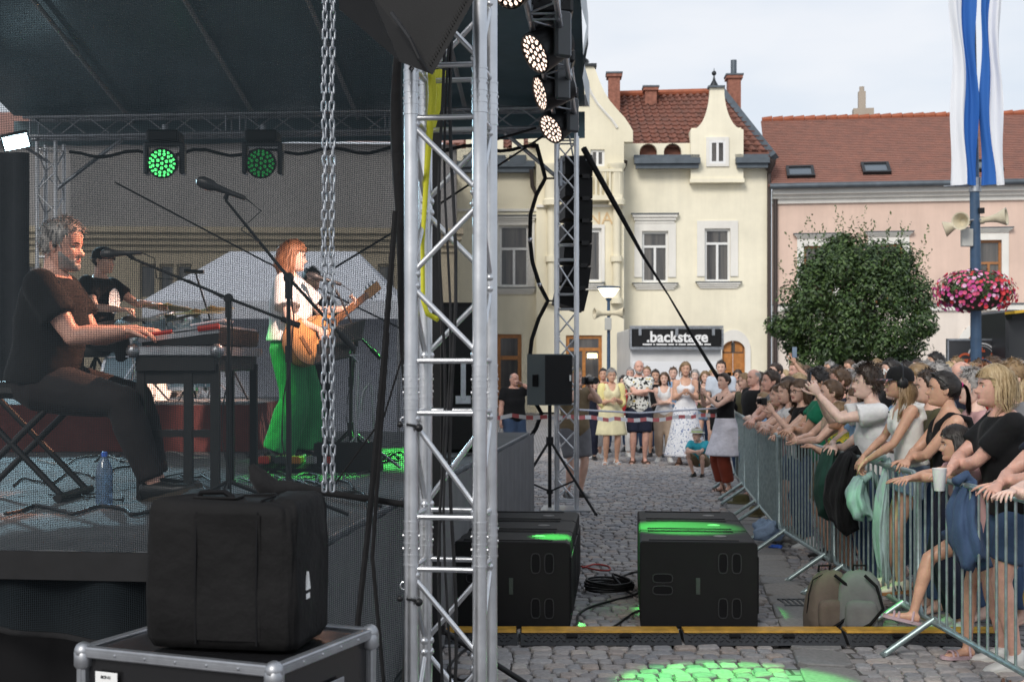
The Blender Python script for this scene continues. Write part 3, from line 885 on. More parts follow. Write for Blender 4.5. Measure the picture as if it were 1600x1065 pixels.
# =================================================================== TREE, POLES, TENT, TRAILER
LEAF = [mat('leaf_dark', (.024, .050, .014), rough=.5, vary=.35, vscale=7, trans=.0), mat('leaf_mid', (.050, .098, .022), rough=.5, vary=.3, vscale=7), mat('leaf_light', (.075, .125, .03), rough=.5, vary=.3, vscale=7)]
BARK = mat('bark', (.09, .07, .05), rough=.9, bump=.5, bscale=20, vary=.3)
def leaf(b, p, n, s, rnd):
    n = n.normalized(); a = n.orthogonal().normalized(); a = (Matrix.Rotation(rnd.uniform(0, 6.28), 3, n) @ a); c = n.cross(a)
    b.add([p - a * s, p + c * s * .5 + n * s * .15, p + a * s * 1.1, p - c * s * .5 + n * s * .15], [(0, 1, 2), (0, 2, 3)])
def maple(label, base, cz, rx, rz_, seed, nleaf):
    rnd = random.Random(seed); base = Vector(base)
    t = thing('round_tree', label, 'tree', base)
    c = base + V(0, 0, cz)
    with P(t, 'trunk', BARK, 60) as b:
        b.tube([base, base + V(.02, .02, cz * .35), base + V(-.02, 0, cz * .7), c], [.13, .10, .08, .05], 10)
        tips = []
        for k in range(16):
            an = k * 2.4; el = rnd.uniform(.1, 1.2)
            e = c + V(math.cos(an) * math.cos(el) * rx * .8, math.sin(an) * math.cos(el) * rx * .8, math.sin(el) * rz_ * .85)
            m_ = base.lerp(c, rnd.uniform(.6, .95)); b.tube([m_, m_.lerp(e, .5) + V(0, 0, .1), e], [.05, .03, .012], 6)
    clumps = []
    for k in range(120):
        z = rnd.uniform(-1, 1); an = rnd.uniform(0, 6.283); q = math.sqrt(1 - z * z); rr = rnd.uniform(.72, .95)
        lob = 1 + .10 * math.sin(an * 3 + z * 2) + .06 * math.sin(an * 7 + z * 5)
        lob *= (1 - .30 * max(0, z) ** 1.2)
        clumps.append((c + V(math.cos(an) * q * rx * rr * lob, math.sin(an) * q * rx * rr * lob, z * rz_ * rr * (1.0 if z > 0 else .95)), rnd.uniform(.28, .46)))
    with P(t, 'crown', LEAF, fix=False) as b:
        for k in range(nleaf):
            if rnd.random() < .86:
                cc, r = clumps[rnd.randrange(len(clumps))]
                d = V(rnd.gauss(0, 1), rnd.gauss(0, 1), rnd.gauss(0, 1)).normalized(); p = cc + d * r * rnd.uniform(.55, 1.05)
            else:
                d = V(rnd.gauss(0, 1), rnd.gauss(0, 1), rnd.gauss(0, 1)).normalized(); p = c + V(d.x * rx, d.y * rx, d.z * rz_) * rnd.uniform(.3, .85)
            b.mat(rnd.choice((0, 0, 1, 1, 2))); leaf(b, p, d + V(rnd.uniform(-.6, .6), rnd.uniform(-.6, .6), rnd.uniform(0, .9)), rnd.uniform(.035, .06), rnd)
        for k in range(44):       # long new shoots standing out of the crown
            an = rnd.uniform(0, 6.283); el = rnd.uniform(.15, 1.35)
            d = V(math.cos(an) * math.cos(el), math.sin(an) * math.cos(el), math.sin(el))
            p0 = c + V(d.x * rx, d.y * rx, d.z * rz_) * .95; d2 = (d * .5 + V(0, 0, 1)).normalized()
            L = rnd.uniform(.3, .9)
            for q in range(13):
                b.mat(rnd.choice((1, 2))); pp = p0 + d2 * L * q / 12 + V(rnd.uniform(-.05, .05), rnd.uniform(-.05, .05), 0)
                leaf(b, pp, V(rnd.gauss(0, 1), rnd.gauss(0, 1), .4), rnd.uniform(.03, .05), rnd)
    return t
p = W(1338, 470, 29)
maple('round clipped green maple tree in front of the salmon house', (p.x, p.y, 0), p.z - .30, 1.74, 1.86, 3, 42000)

# blue mast with flags, horns and a flower basket
BLUE = mat('mast_blue', (.035, .075, .14), rough=.45, vary=.2)
HORN = mat('horn_ivory', (.58, .52, .38), rough=.45, vary=.15)
D = 24.0
m0 = W(1526, 568, D); m0.z = 0
zf = lambda py: H + (CY - py) * D / F
mast = thing('flag_mast', 'blue steel mast carrying flags, horn loudspeakers and flower basket', 'mast', m0)
with P(mast, 'pole', BLUE, 50) as b: b.tube([m0, m0 + V(-.02, 0, zf(400)), m0 + V(-.06, 0, zf(170)), m0 + V(-.10, 0, zf(-60))], [.105, .095, .075, .06], 14)
with P(mast, 'crossbar', ALU_D, 50) as b: b.cyl(m0 + V(-.62, -.05, zf(292)), m0 + V(.42, -.05, zf(289)), .018, n=8); b.cyl(m0 + V(-.03, 0, zf(300)), m0 + V(-.03, 0, zf(278)), .11, n=12)
with P(mast, 'clamp', BLACK_G) as b: b.box(m0 + V(.05, -.08, zf(330)), (.1, .1, .1))
def horn(root, p, dirv, s=1.0):
    d = Vector(dirv).normalized(); R = d.to_track_quat('Z', 'Y').to_matrix()
    with P(root, 'horn_loudspeaker', HORN, 40) as b:
        b.lathe([(.05 * s, -.12 * s), (.06 * s, 0), (.08 * s, .10 * s), (.16 * s, .26 * s), (.165 * s, .28 * s), (.14 * s, .275 * s), (.05 * s, .12 * s)], p, 16, R)
        b.cyl(p - d * .12 * s, p - d * .22 * s, .07 * s, n=10)
horn(mast, m0 + V(-.25, -.1, zf(347)), (-.55, -.8, -.05)); horn(mast, m0 + V(.22, -.1, zf(343)), (.8, -.5, .1)); horn(mast, m0 + V(-.30, .12, zf(350)), (-.9, .3, -.3), .9)
with P(mast, 'horn_bracket', ALU_D) as b: b.cyl(m0 + V(-.25, -.06, zf(345)), m0 + V(.25, -.06, zf(343)), .02, n=6)
with P(mast, 'control_box', mat('grey_box', (.45, .45, .42), rough=.5)) as b: b.box(m0 + V(-.2, -.06, zf(372)), (.2, .12, .32), ch=.01)
FLAG = [mat('flag_white', (.74, .76, .80), rough=.8, bump=.2, bscale=6), mat('flag_blue', (.02, .12, .42), rough=.8, bump=.2, bscale=6)]
for k, (x0, x1, lab) in enumerate(((-.54, -.06, 'long blue and white flag hanging from the mast nearer the yellow house'), (.02, .40, 'long blue and white flag hanging on the outer side of the mast'))):
    zb, ztp = zf(291), zf(-60)
    fb = MB()
    rn = random.Random(k)
    def fl(u, v, s=1):
        z = zb + (ztp - zb) * v
        t = (u - .5)
        fold = .07 * math.sin(u * 9 + v * 3 + k) + .03 * math.sin(u * 21 + v * 9)
        wdt = (x1 - x0) * (1 - .18 * v + .05 * math.sin(v * 11 + k))
        xm = (x0 + x1) / 2 + .03 * math.sin(v * 5 + k * 2) * (1 if k else .6)
        return m0 + V(xm + t * wdt + (.03 * math.sin(v * 13 + u * 3)), -.18 + fold, z)
    vs, fs = [], []
    nu, nv = 16, 60
    for i in range(nu):
        fb.mat(0 if ((i < 8) if k == 0 else (i >= 8)) else 1)
        fb.grid(lambda u, v, i=i: fl((i + u) / nu, v), 1, nv)
    o = fb.build('flag', FLAG, None, 179, fix=False)
    bm = bmesh.new(); bm.from_mesh(o.data); bmesh.ops.remove_doubles(bm, verts=bm.verts[:], dist=.0005); bm.to_mesh(o.data); bm.free()
    tag(o, lab, 'flag', 'flags on the blue mast')
# flower basket round the mast
bk = thing('flower_basket', 'round hanging basket of pink and red petunias on the blue mast', 'flower basket', m0 + V(0, 0, zf(470)))
rnd = random.Random(5)
cb = m0 + V(-.03, 0, zf(455))
with P(bk, 'bowl', mat('basket_brown', (.06, .05, .035), rough=.8), 50) as b: b.lathe([(.1, -.36), (.35, -.30), (.62, -.08), (.66, 0), (.60, 0), (.1, -.05)], cb, 20)
with P(bk, 'foliage', LEAF, fix=False) as b:
    for k in range(3500):
        d = V(rnd.gauss(0, 1), rnd.gauss(0, 1), rnd.gauss(0, 1)).normalized()
        p = cb + V(d.x * .68, d.y * .68, d.z * .39 + .02) * rnd.uniform(.6, 1)
        if d.z < -.55: continue
        b.mat(rnd.choice((0, 1, 1))); leaf(b, p, d + V(0, 0, .3), rnd.uniform(.025, .045), rnd)
PET = [mat('petal_pink', (.62, .09, .19), rough=.7), mat('petal_magenta', (.50, .06, .25), rough=.7), mat('petal_red', (.6, .04, .05), rough=.7), mat('petal_pale', (.72, .42, .60), rough=.7)]
with P(bk, 'blossoms', PET, fix=False) as b:
    for k in range(560):
        d = V(rnd.gauss(0, 1), rnd.gauss(0, 1), rnd.gauss(0, 1)).normalized()
        if d.z < -.75: continue
        p = cb + V(d.x * .71, d.y * .71, d.z * .42 - .02) * rnd.uniform(.92, 1.08)
        b.mat(2 if (d.x > .3 and rnd.random() < .6) else rnd.choice((0, 0, 1, 1, 3, 2)))
        n = (d + V(rnd.uniform(-.4, .4), rnd.uniform(-.4, .4), rnd.uniform(-.2, .4))).normalized(); a = n.orthogonal().normalized(); cc = n.cross(a); s = rnd.uniform(.028, .046)
        vs = [p - n * .012] + [p + (a * math.cos(q * pi / 3) + cc * math.sin(q * pi / 3)) * s for q in range(6)]
        b.add(vs, [(0, 1 + q, 1 + (q + 1) % 6) for q in range(6)])

# lamp post with lit bowl
D2 = 30.0
l0 = W(951, 568, D2); l0.z = 0
zl = lambda py: H + (CY - py) * D2 / F
lp = thing('street_lamp', 'dark blue street lamp with lit white bowl and two horns', 'street lamp', l0)
with P(lp, 'pole', BLUE, 50) as b: b.tube([l0, l0 + V(0, 0, .9), l0 + V(0, 0, .92), l0 + V(0, 0, zl(466))], [.075, .07, .045, .035], 12)
with P(lp, 'lamp_bowl', mat('lamp_glow', (.9, .85, .7), rough=.4, emit=(1, .86, .62), estr=1.6), 60) as b: b.lathe([(.06, zl(466)), (.14, zl(462)), (.255, zl(450)), (.24, zl(448.5))], l0, 20)
with P(lp, 'lamp_rim', BLUE, 60) as b: b.lathe([(.27, zl(450.5)), (.27, zl(448)), (.1, zl(446.5))], l0, 20); b.lathe([(.05, zl(470)), (.08, zl(465))], l0, 12)
horn(lp, l0 + V(-.12, -.06, zl(490)), (-1, -.3, 0), .8); horn(lp, l0 + V(.12, -.06, zl(489)), (1, -.3, 0), .8)
with P(lp, 'control_box', mat('grey_box', (.45, .45, .42))) as b: b.box(l0 + V(-.02, -.1, zl(506)), (.15, .1, .28), ch=.01)

# white gazebo behind the stage
D3 = 24.0
gz = W(455, 568, D3); gz.z = 0
zg = lambda py: H + (CY - py) * D3 / F
CANVAS = mat('tent_canvas', (.70, .73, .80), rough=.8, bump=.15, bscale=3, vary=.06)
g = thing('gazebo_tent', 'white gazebo tent with peaked canopy behind the stage', 'tent', gz)
hx0, hx1 = (270 - 455) * D3 / F, (640 - 455) * D3 / F
ta, tb = (365 - 455) * D3 / F, (560 - 455) * D3 / F
ze, zp = zg(478), zg(395)
with P(g, 'canopy', CANVAS) as b:
    q = [gz + V(hx0, -2, ze), gz + V(hx1, -2, ze), gz + V(hx1, 2, ze), gz + V(hx0, 2, ze), gz + V(ta, -.3, zp), gz + V(tb, -.3, zp), gz + V(tb, .3, zp), gz + V(ta, .3, zp)]
    b.add(q, [(0, 1, 5, 4), (1, 2, 6, 5), (2, 3, 7, 6), (3, 0, 4, 7), (4, 5, 6, 7)])
with P(g, 'valance', CANVAS) as b:
    for (x0, y0, x1, y1) in ((hx0, -2, hx1, -2), (hx0, 2, hx1, 2), (hx0, -2, hx0, 2), (hx1, -2, hx1, 2)):
        b.add([gz + V(x0, y0, ze), gz + V(x1, y1, ze), gz + V(x1, y1, ze - .3), gz + V(x0, y0, ze - .3)], [(0, 1, 2, 3)])
with P(g, 'back_wall', CANVAS) as b:
    b.add([gz + V(hx0, 1.95, ze), gz + V(hx1, 1.95, ze), gz + V(hx1, 1.95, 0), gz + V(hx0, 1.95, 0)], [(0, 1, 2, 3)])
for x in (hx0 + .03, hx1 - .03):
    for y_ in (-1.97, 1.97):
        with P(g, 'leg', ALU_D) as b: b.box(gz + V(x, y_, ze / 2), (.05, .05, ze))

# equipment trailer with dark sign
D4 = 37.0
t0 = W(1056, 568, D4); t0.z = 0
zt_ = lambda py: H + (CY - py) * D4 / F
tw = (1127 - 985) * D4 / F
tr = thing('equipment_trailer', 'white box trailer with black sign board across its top', 'trailer', t0)
TW = mat('trailer_white', (.62, .62, .62), rough=.45, vary=.08, vscale=2)
with P(tr, 'body', TW) as b: b.box(t0 + V(0, 2.4, (zt_(513) + .5) / 2), (tw, 4.8, zt_(513) - .5), ch=.02)
with P(tr, 'tailgate', mat('trailer_gate', (.72, .73, .75), rough=.5)) as b: b.box(t0 + V(0, -.04, (zt_(565) + .45) / 2), (tw - .1, .07, zt_(565) - .45), ch=.01)
with P(tr, 'sign_board', BLACK_G) as b: b.box(t0 + V(.01, -.10, (zt_(514) + zt_(541)) / 2), (tw - .08, .12, zt_(515) - zt_(541)), ch=.01)
with P(tr, 'frame', ALU_D) as b:
    b.box(t0 + V(0, -.1, zt_(511)), (tw + .06, .2, .07)); b.box(t0 + V(0, -.1, zt_(544)), (tw + .06, .2, .08))
    for s in (-1, 1): b.box(t0 + V(s * (tw / 2 + .01), -.1, (zt_(545) + zt_(512)) / 2), (.06, .18, zt_(514) - zt_(543)))
for s in (-1.03, 0, 1.03):
    with P(tr, 'latch', ALU_D) as b: b.box(t0 + V(s, -.19, zt_(518)), (.08, .05, .22))
for s in (-1, 1):
    with P(tr, 'wheel', BLACK_M) as b: b.cyl(t0 + V(s * (tw / 2 - .1), 2.2, .35), t0 + V(s * (tw / 2 + .1), 2.2, .35), .35, n=18)
WHT = mat('sign_white', (.8, .8, .8), rough=.5)
text_on('.backstage', t0 + V(.02, -.165, zt_(527)), (1, 0, 0), (0, 0, 1), .42, WHT, 'lettering', tr, .004, bold=.012)
with P(tr, 'small_print', WHT) as b:      # line of print too small to read
    x_ = -.95
    for w_ in (.26, .04, .30, .16, .05, .20, .28, .12, .18): b.box(t0 + V(x_ + w_ / 2, -.163, zt_(538)), (w_, .006, .04)); x_ += w_ + .04

# dark banner and food van at the right
D5 = 26.0
b0 = W(1535, 568, D5); b0.z = 0
zb_ = lambda py: H + (CY - py) * D5 / F
bn = thing('advertising_banner', 'dark grey banner with orange script lettering behind the crowd', 'banner', b0)
bw = (1588 - 1481) * D5 / F
with P(bn, 'panel', mat('banner_grey', (.05, .052, .058), rough=.6)) as b: b.box(b0 + V(0, 0, zb_(531) / 2 + .2), (bw, .06, zb_(531) - .4))
with P(bn, 'frame', ALU_D) as b:
    b.box(b0 + V(0, 0, zb_(530.5)), (bw + .06, .1, .04))
    for s in (-1, 1): b.box(b0 + V(s * (bw / 2 + .015), 0, zb_(531) / 2), (.03, .1, zb_(531)))
ORG = mat('orange_print', (.75, .14, .05), rough=.6)
text_on('Gardeel', b0 + V(0, -.04, zb_(562)), (1, 0, 0), (0, 0, 1), .34, ORG, 'lettering', bn, .004, shear=.25, bold=.006)
with P(bn, 'arc_emblem', WHT) as b:
    for k in range(14):
        a0, a1 = rad(15 + k * 10.7), rad(15 + (k + 1) * 10.7)
        for r0, r1 in ((.26, .29), (.22, .23)):
            b.add([b0 + V(math.cos(a) * r - .02, -.036, zb_(558) + math.sin(a) * r) for (a, r) in ((a0, r0), (a1, r0), (a1, r1), (a0, r1))], [(0, 1, 2, 3)])
with P(bn, 'flame_emblem', ORG) as b: b.prism([(-.06, 0), (.06, 0), (.05, .06), (.02, .03), (0, .1), (-.03, .04), (-.05, .07)], 'y', -.045, -.034, b0 + V(-.02, 0, zb_(550)))
v0 = W(1640, 568, 25); v0.z = 0
vn = thing('food_van', 'dark food van with open yellow edged awning behind the banner', 'van', v0)
zv = lambda py: H + (CY - py) * 25 / F
with P(vn, 'body', mat('van_dark', (.035, .037, .04), rough=.4)) as b: b.box(v0 + V(.1, 1.2, zv(487) / 2 + .2), (1.7, 2.0, zv(487) - .3), ch=.05)
with P(vn, 'awning', [mat('awning_yellow', (.65, .40, .03), rough=.5), BLACK_G]) as b:
    b.box(v0 + V(.1, -.02, zv(480)), (1.75, .5, .05), R=Matrix.Rotation(-.12, 3, 'Y')); b.mat(1); b.box(v0 + V(.1, .1, zv(486)), (1.7, .4, .1), R=Matrix.Rotation(-.12, 3, 'Y'))
with P(vn, 'counter', ALU_D) as b: b.box(v0 + V(.1, .1, 1.1), (1.6, .3, .05))
for s in (-.6, .8):
    with P(vn, 'wheel', BLACK_M) as b: b.cyl(v0 + V(s, .2, .33), v0 + V(s, .45, .33), .33, n=18)
# =================================================================== STAGE
DZ = 1.03                                            # deck height
SA = V(-.86, 5.05, 0); E1 = V(.113, 1, 0).normalized(); E2 = V(-1, .113, 0).normalized()
SROT = -math.atan2(.113, 1)
def S(a, b_, z=0.0): return SA + E1 * a + E2 * b_ + V(0, 0, z)    # a: metres up-stage from the near corner, b_: metres back from the front edge
DECK = mat('deck_ply', (.10, .105, .11), rough=.72, vary=.3, vscale=2.5, rvary=.18, bump=.2, bscale=40)
stage = thing('stage_platform', 'grey stage platform on scaffold legs with cloth skirt', 'stage', SA, SROT)
for i in range(9):
    for j in range(4):
        with P(stage, 'deck_panel', DECK) as b: b.box(S(i * 1.02 + .51, j * 1.7 + .85, DZ - .03), (1.69, 1.012, .06), SROT, ch=.004)
with P(stage, 'edge_profile', ALU_D) as b: b.box(S(4.59, -.012, DZ - .015), (.02, 9.2, .03), SROT)
with P(stage, 'edge_profile', BLACK) as b:
    b.box(S(-.012, 3.4, DZ - .05), (6.8, .02, .11), SROT)
SKIRT = mat('skirt_grey', (.13, .13, .135), rough=.9, bump=.3, bscale=6, bdist=.03, vary=.12)
def drape(mb, p0, p1, z0, z1, amp=.03, folds=20, n=None, seed=0):
    p0, p1 = Vector(p0), Vector(p1); L = (p1 - p0).length; t = (p1 - p0) / L; nn = V(-t.y, t.x, 0); rr = random.Random(seed); ph = [rr.uniform(0, 6) for _ in range(3)]
    def fn(u, v):
        a = amp * (math.sin(u * folds * 6.283 + ph[0]) * .6 + math.sin(u * folds * 2.7 * 6.283 + ph[1]) * .25 + .5 * math.sin(u * folds * .37 * 6.28 + ph[2]))
        return p0 + t * L * u + nn * a * (1.15 - v * .6) + V(0, 0, z0 + (z1 - z0) * v)
    mb.grid(fn, n or int(folds * 7), 6)
with P(stage, 'skirt', SKIRT, 179, fix=False) as b: drape(b, S(.05, -.06), S(9.2, -.06), .01, DZ - .01, .012, 26)
with P(stage, 'skirt', BLACK_M, 179, fix=False) as b: drape(b, S(.25, .1), S(.25, 6.6), .01, DZ - .12, .03, 20, seed=2)
with P(stage, 'skirt', SKIRT, 179, fix=False) as b: drape(b, S(9.22, 0), S(9.22, 6.6), .01, DZ - .01, .03, 20, seed=3)
for j in (.3, 2.4, 4.4, 6.4):
    with P(stage, 'scaffold_leg', GALV, 50) as b: b.cyl(S(.08, j, 0), S(.08, j, DZ - .07), .026, n=12)
with P(stage, 'scaffold_brace', GALV, 50) as b: b.cyl(S(-.05, 6.4, .36), S(-.05, .2, .50), .026, n=12)
with P(stage, 'scaffold_brace', GALV, 50) as b: b.cyl(S(.03, 4.4, .1), S(.03, 2.4, .9), .024, n=12)

# ---- trusses
def truss_box(root, p0, p1, side, rot_u, chord_r=.025, brace_r=.010, pitch=.28, joints=(), brace=True, n=12, mt=ALU):
    """square box truss: four chords, zig-zag braces on every face, sleeves at the joints"""
    p0, p1 = Vector(p0), Vector(p1); L = (p1 - p0).length; t = (p1 - p0).normalized()
    u = (Vector(rot_u) - t * Vector(rot_u).dot(t)).normalized(); v = t.cross(u); h = side / 2
    co = [u * h + v * h, -u * h + v * h, -u * h - v * h, u * h - v * h]
    for c in co:
        with P(root, 'chord', mt, 50) as b: b.cyl(p0 + c, p1 + c, chord_r, n=n)
    js = sorted(set([0, L] + list(joints)))
    if brace:
        for k in range(len(js) - 1):
            a, e = js[k] + .09, js[k + 1] - .09
            nseg = max(1, round((e - a) / pitch))
            for f in range(4):
                c0, c1 = co[f], co[(f + 1) % 4]
                for q in (a, e):
                    with P(root, 'brace', mt, 50) as b: b.cyl(p0 + t * q + c0, p0 + t * q + c1, brace_r, n=8)
                for s in range(nseg):
                    z0_, z1_ = a + (e - a) * s / nseg, a + (e - a) * (s + 1) / nseg
                    x, y = (c0, c1) if (s + f) % 2 else (c1, c0)
                    with P(root, 'brace', mt, 50) as b:
                        b.cyl(p0 + t * (z0_ + .02) + x, p0 + t * (z1_ - .02) + y, brace_r, n=8)
                        b.sph(p0 + t * (z0_ + .02) + x * .93 + y * .07, brace_r * 1.6, 8, 6); b.sph(p0 + t * (z1_ - .02) + y * .93 + x * .07, brace_r * 1.6, 8, 6)
    for j in joints:
        for c in co:
            with P(root, 'coupler', mt, 50) as b:
                p = p0 + t * j + c
                for dz in (-.075, -.04, 0, .04, .075): b.cyl(p + t * (dz - .003), p + t * (dz + .003), chord_r + .003, n=n)
                b.cyl(p - t * .072, p + t * .072, chord_r + .0012, n=n)
                o = (u if c.dot(u) > 0 else -u)
                for dz in (-.02, .025):
                    b.cyl(p + t * dz - v * (chord_r + .004), p + t * dz + v * (chord_r + .004), .006, n=6)
                    b.cyl(p + t * dz - u * (chord_r + .005), p + t * dz + u * (chord_r + .005), .005, n=6)

TN = V(-.2135, 4.65, 0)                              # near tower centre
near_tower = thing('truss_tower', 'large silver lattice truss tower in the foreground', 'truss', TN)
truss_box(near_tower, TN + V(0, 0, .02), TN + V(0, 0, 4.62), .24, (math.cos(rad(-8)), math.sin(rad(-8)), 0), joints=(1.13, 1.67, 2.69), pitch=.30, n=20)
with P(near_tower, 'base_plate', ALU_D) as b: b.box(TN + V(0, 0, .01), (.6, .6, .02), rad(-8))
TF = V(.665, 15.95, 0)
far_tower = thing('truss_tower', 'slim lattice truss tower at the far front corner of the stage', 'truss', TF)
truss_box(far_tower, TF + V(0, 0, .02), TF + V(0, 0, 4.55), .24, (math.cos(rad(-6)), math.sin(rad(-6)), 0), joints=(1.35, 2.5, 3.1), pitch=.29, n=10)
with P(far_tower, 'base_plate', ALU_D) as b: b.box(TF + V(0, 0, .01), (.6, .6, .02), rad(-6))
TR = V(-5.82, 16.55, 0)
rear_tower = thing('truss_tower', 'truss tower at the back corner of the stage by the flood light', 'truss', TR)
truss_box(rear_tower, TR + V(0, 0, .02), TR + V(0, 0, 4.55), .24, (1, -.09, 0), joints=(1.5, 3.0), n=8)
ft = thing('roof_truss', 'front roof truss carrying a row of moving head lights', 'truss', TN + V(0, 0, 4.62))
truss_box(ft, TN + V(0, .15, 4.74), TF + V(0, -.12, 4.74), .24, (1, 0, 0), joints=(3.0, 6.0, 9.0), n=8, pitch=.34, mt=ALU_D)
bt = thing('roof_truss', 'far side roof truss running across the back of the picture', 'truss', TF + V(0, 0, 4.6))
truss_box(bt, TF + V(-.12, 0, 4.74), TR + V(-.3, .03, 4.74), .24, (0, 1, 0), joints=(2.0, 4.0), n=8, pitch=.36, mt=ALU_D)
with P(ft, 'knee_brace', ALU_D, 50) as b: b.cyl(TF + V(-.75, .05, 4.58), TF + V(-.02, 0, 3.95), .025, n=10)
with P(ft, 'knee_brace', ALU_D, 50) as b: b.cyl(TF + V(-.08, -.05, 3.92), TF + V(-.08, -.05, 4.25), .028, n=10)
with P(rear_tower, 'knee_brace', ALU_D, 50) as b: b.cyl(TR + V(.9, 0, 4.6), TR + V(.05, 0, 3.95), .025, n=10)

# ---- roof: ridged canopy
ROOFC = mat('roof_canopy', (.085, .145, .17), rough=.42, bump=.25, bscale=3, bdist=.05, vary=.2, vscale=1.2)
roof = thing('stage_roof', 'dark pitched stage roof canopy with cross ribs', 'roof', TN + V(-3, 5.6, 4.9))
NE0, NE1 = TN + V(.28, -.3, 4.95), TN + V(-6.9, .4, 4.95)
FE0, FE1 = TF + V(.24, .35, 4.95), TF + V(-7.1, 1.0, 4.95)
RG0, RG1 = (NE0 + FE0) / 2 + V(0, 0, 1.45), (NE1 + FE1) / 2 + V(0, 0, 1.45)
def roof_pt(u, v):
    """u: front to back, v: near eave to far eave"""
    if v < .5: return (NE0.lerp(NE1, u)).lerp(RG0.lerp(RG1, u), v * 2)
    return (RG0.lerp(RG1, u)).lerp(FE0.lerp(FE1, u), v * 2 - 1)
with P(roof, 'canopy', ROOFC, 179, fix=False) as b:
    b.grid(lambda u, v: roof_pt(u, v) + V(0, 0, -.05 * math.sin(u * 6 * pi) ** 2 + .02), 36, 24)
with P(roof, 'valance', ROOFC, fix=False) as b:
    b.grid(lambda u, v: FE0.lerp(FE1, u) + V(0, 0, -.05 - .33 * v * (1 + .02 * math.sin(u * 60))), 40, 2)
with P(roof, 'front_edge', mat('canopy_edge', (.22, .26, .28), rough=.3, vary=.3, vscale=3), fix=False) as b:
    b.grid(lambda u, v: roof_pt(0, v) + V(.03 + .04 * math.sin(v * 40), 0, .12 - .30 * u), 2, 30)
for u in (.20, .388, .565, .785):
    with P(roof, 'rib', mat('rib_steel', (.32, .33, .34), rough=.5, metal=.3), 50) as b:
        ps = [roof_pt(u, k / 12) + V(0, 0, -.09) for k in range(13)]
        b.tube(ps, .028, 8)
        for k in (2, 4, 8, 10): b.tube([ps[k] - (ps[k + 1] - ps[k]).normalized() * .12, ps[k] + (ps[k + 1] - ps[k]).normalized() * .12], .04, 8)
with P(roof, 'ridge_bar', BLACK_G, 50) as b: b.cyl(RG0 + V(0, 0, -.08), RG1 + V(0, 0, -.08), .03, n=8)

# ---- mesh side walls
def net_sheet(name, label, fn, nu, nv, LU, LV, mt, group=None):
    m = MB().grid(fn, nu, nv)
    o = m.build(name, mt, None, 179, fix=False)
    uvl = o.data.uv_layers.new(name='UVMap')
    idx = np.empty(len(o.data.loops), dtype=np.int32); o.data.loops.foreach_get('vertex_index', idx)
    uv = np.empty((len(idx), 2), dtype=np.float32); uv[:, 0] = (idx // (nv + 1)) / nu * LU; uv[:, 1] = (idx % (nv + 1)) / nv * LV
    uvl.data.foreach_set('uv', uv.ravel())
    return o
NETN = mesh_net('net_near', (.024, .031, .036), .0072, (.27, .27))
nA, nB = W(632, 568, 4.98), W(-140, 568, 5.32); nA.z = nB.z = 0
def near_net(u, v):
    zb = .42 + .36 * min(1, u / .30) ** 2 - .10 * math.sin(max(0, u - .3) * 5)
    p = nA.lerp(nB, u); z = zb + (4.6 - zb) * v
    w = .02 * math.sin(u * 17 + v * 3) + .025 * math.sin(u * 5 + v * 5) + (.05 * (1 - v) ** 3) * math.sin(u * 30)
    x = 0.02 * math.sin(v * 9) * (1 - u) ** 6 * 1.5
    return p + V(x, w, z)
nn = net_sheet('mesh_side_wall', 'black woven mesh screen hung across the near side of the stage', near_net, 60, 50, (nA - nB).length, 4.0, NETN)
side = thing('mesh_side_wall', 'black woven mesh screen hung across the near side of the stage', 'mesh screen', nA)
nn.parent = side; nn.matrix_parent_inverse = Matrix.Translation(-nA); nn.name = 'mesh'
STRAP = cloth('strap_black', (.012, .012, .013), .6)
with P(side, 'edge_hem', STRAP, 60) as b:
    ps = [near_net(0, k / 30) + V(.0 + .006 * math.sin(k), -.012, 0) for k in range(31)]
    ps = [ps[0] + V(-.24, -.05, -.48), ps[0] + V(-.17, -.04, -.25), ps[0] + V(-.06, -.02, -.08)] + ps
    b.tube(ps, [.014, .02, .024] + [.019 + .006 * math.sin(k * .9) for k in range(31)], 8)
with P(side, 'bottom_hem', STRAP, 60) as b: b.tube([near_net(k / 40, 0) + V(0, -.008, 0) for k in range(41)], .012, 6)
with P(side, 'care_label', WHITE_P) as b:
    p = near_net(0, 0) + V(-.235, -.075, -.42); b.box(p, (.028, .003, .14), R=Matrix.Rotation(.28, 3, 'Y'))
for py in (657, 913):
    p = W(640, py, 4.80); c = TN + V(-.137, -.10, p.z)
    with P(side, 'bungee', [BLACK_G, CHROME], 50) as b:
        b.tube([p, c + V(-.01, -.04, 0), c + V(.035, -.03, -.01)], .005, 6); b.sph(c + V(.03, -.035, -.012), .014); b.sph(c + V(-.035, -.035, 0), .011)
        b.mat(1); b.tube([p + V(-.02 + .012 * math.cos(t * .7), -.02, .014 * math.sin(t * .7)) for t in range(10)], .003, 6)
NETF = mesh_net('net_far', (.034, .037, .041), .009, (.22, .22))
fe = [(838, 226), (846, 255), (852, 279), (838, 305), (829, 335), (828, 375), (832, 410), (843, 445), (856, 470), (842, 497), (831, 530), (827, 565), (828, 600), (836, 628), (846, 645), (838, 668), (824, 690)]
fpts = [W(px, py, 15.98) for (px, py) in fe]
def far_edge(v):
    k = v * (len(fpts) - 1); i = min(int(k), len(fpts) - 2)
    return fpts[i].lerp(fpts[i + 1], k - i)
def far_net(u, v):
    e = far_edge(1 - v); l = TR + V(.25, -.02, 0)
    uu = u
    p = e.lerp(V(l.x, l.y, e.z), uu)
    return p + V(0, .03 * math.sin(u * 30 + v * 2), -.08 * math.sin(u * 7 * pi) ** 2 * (v > .97))
fn_ = net_sheet('mesh', None, far_net, 60, 48, 6.4, 3.5, NETF)
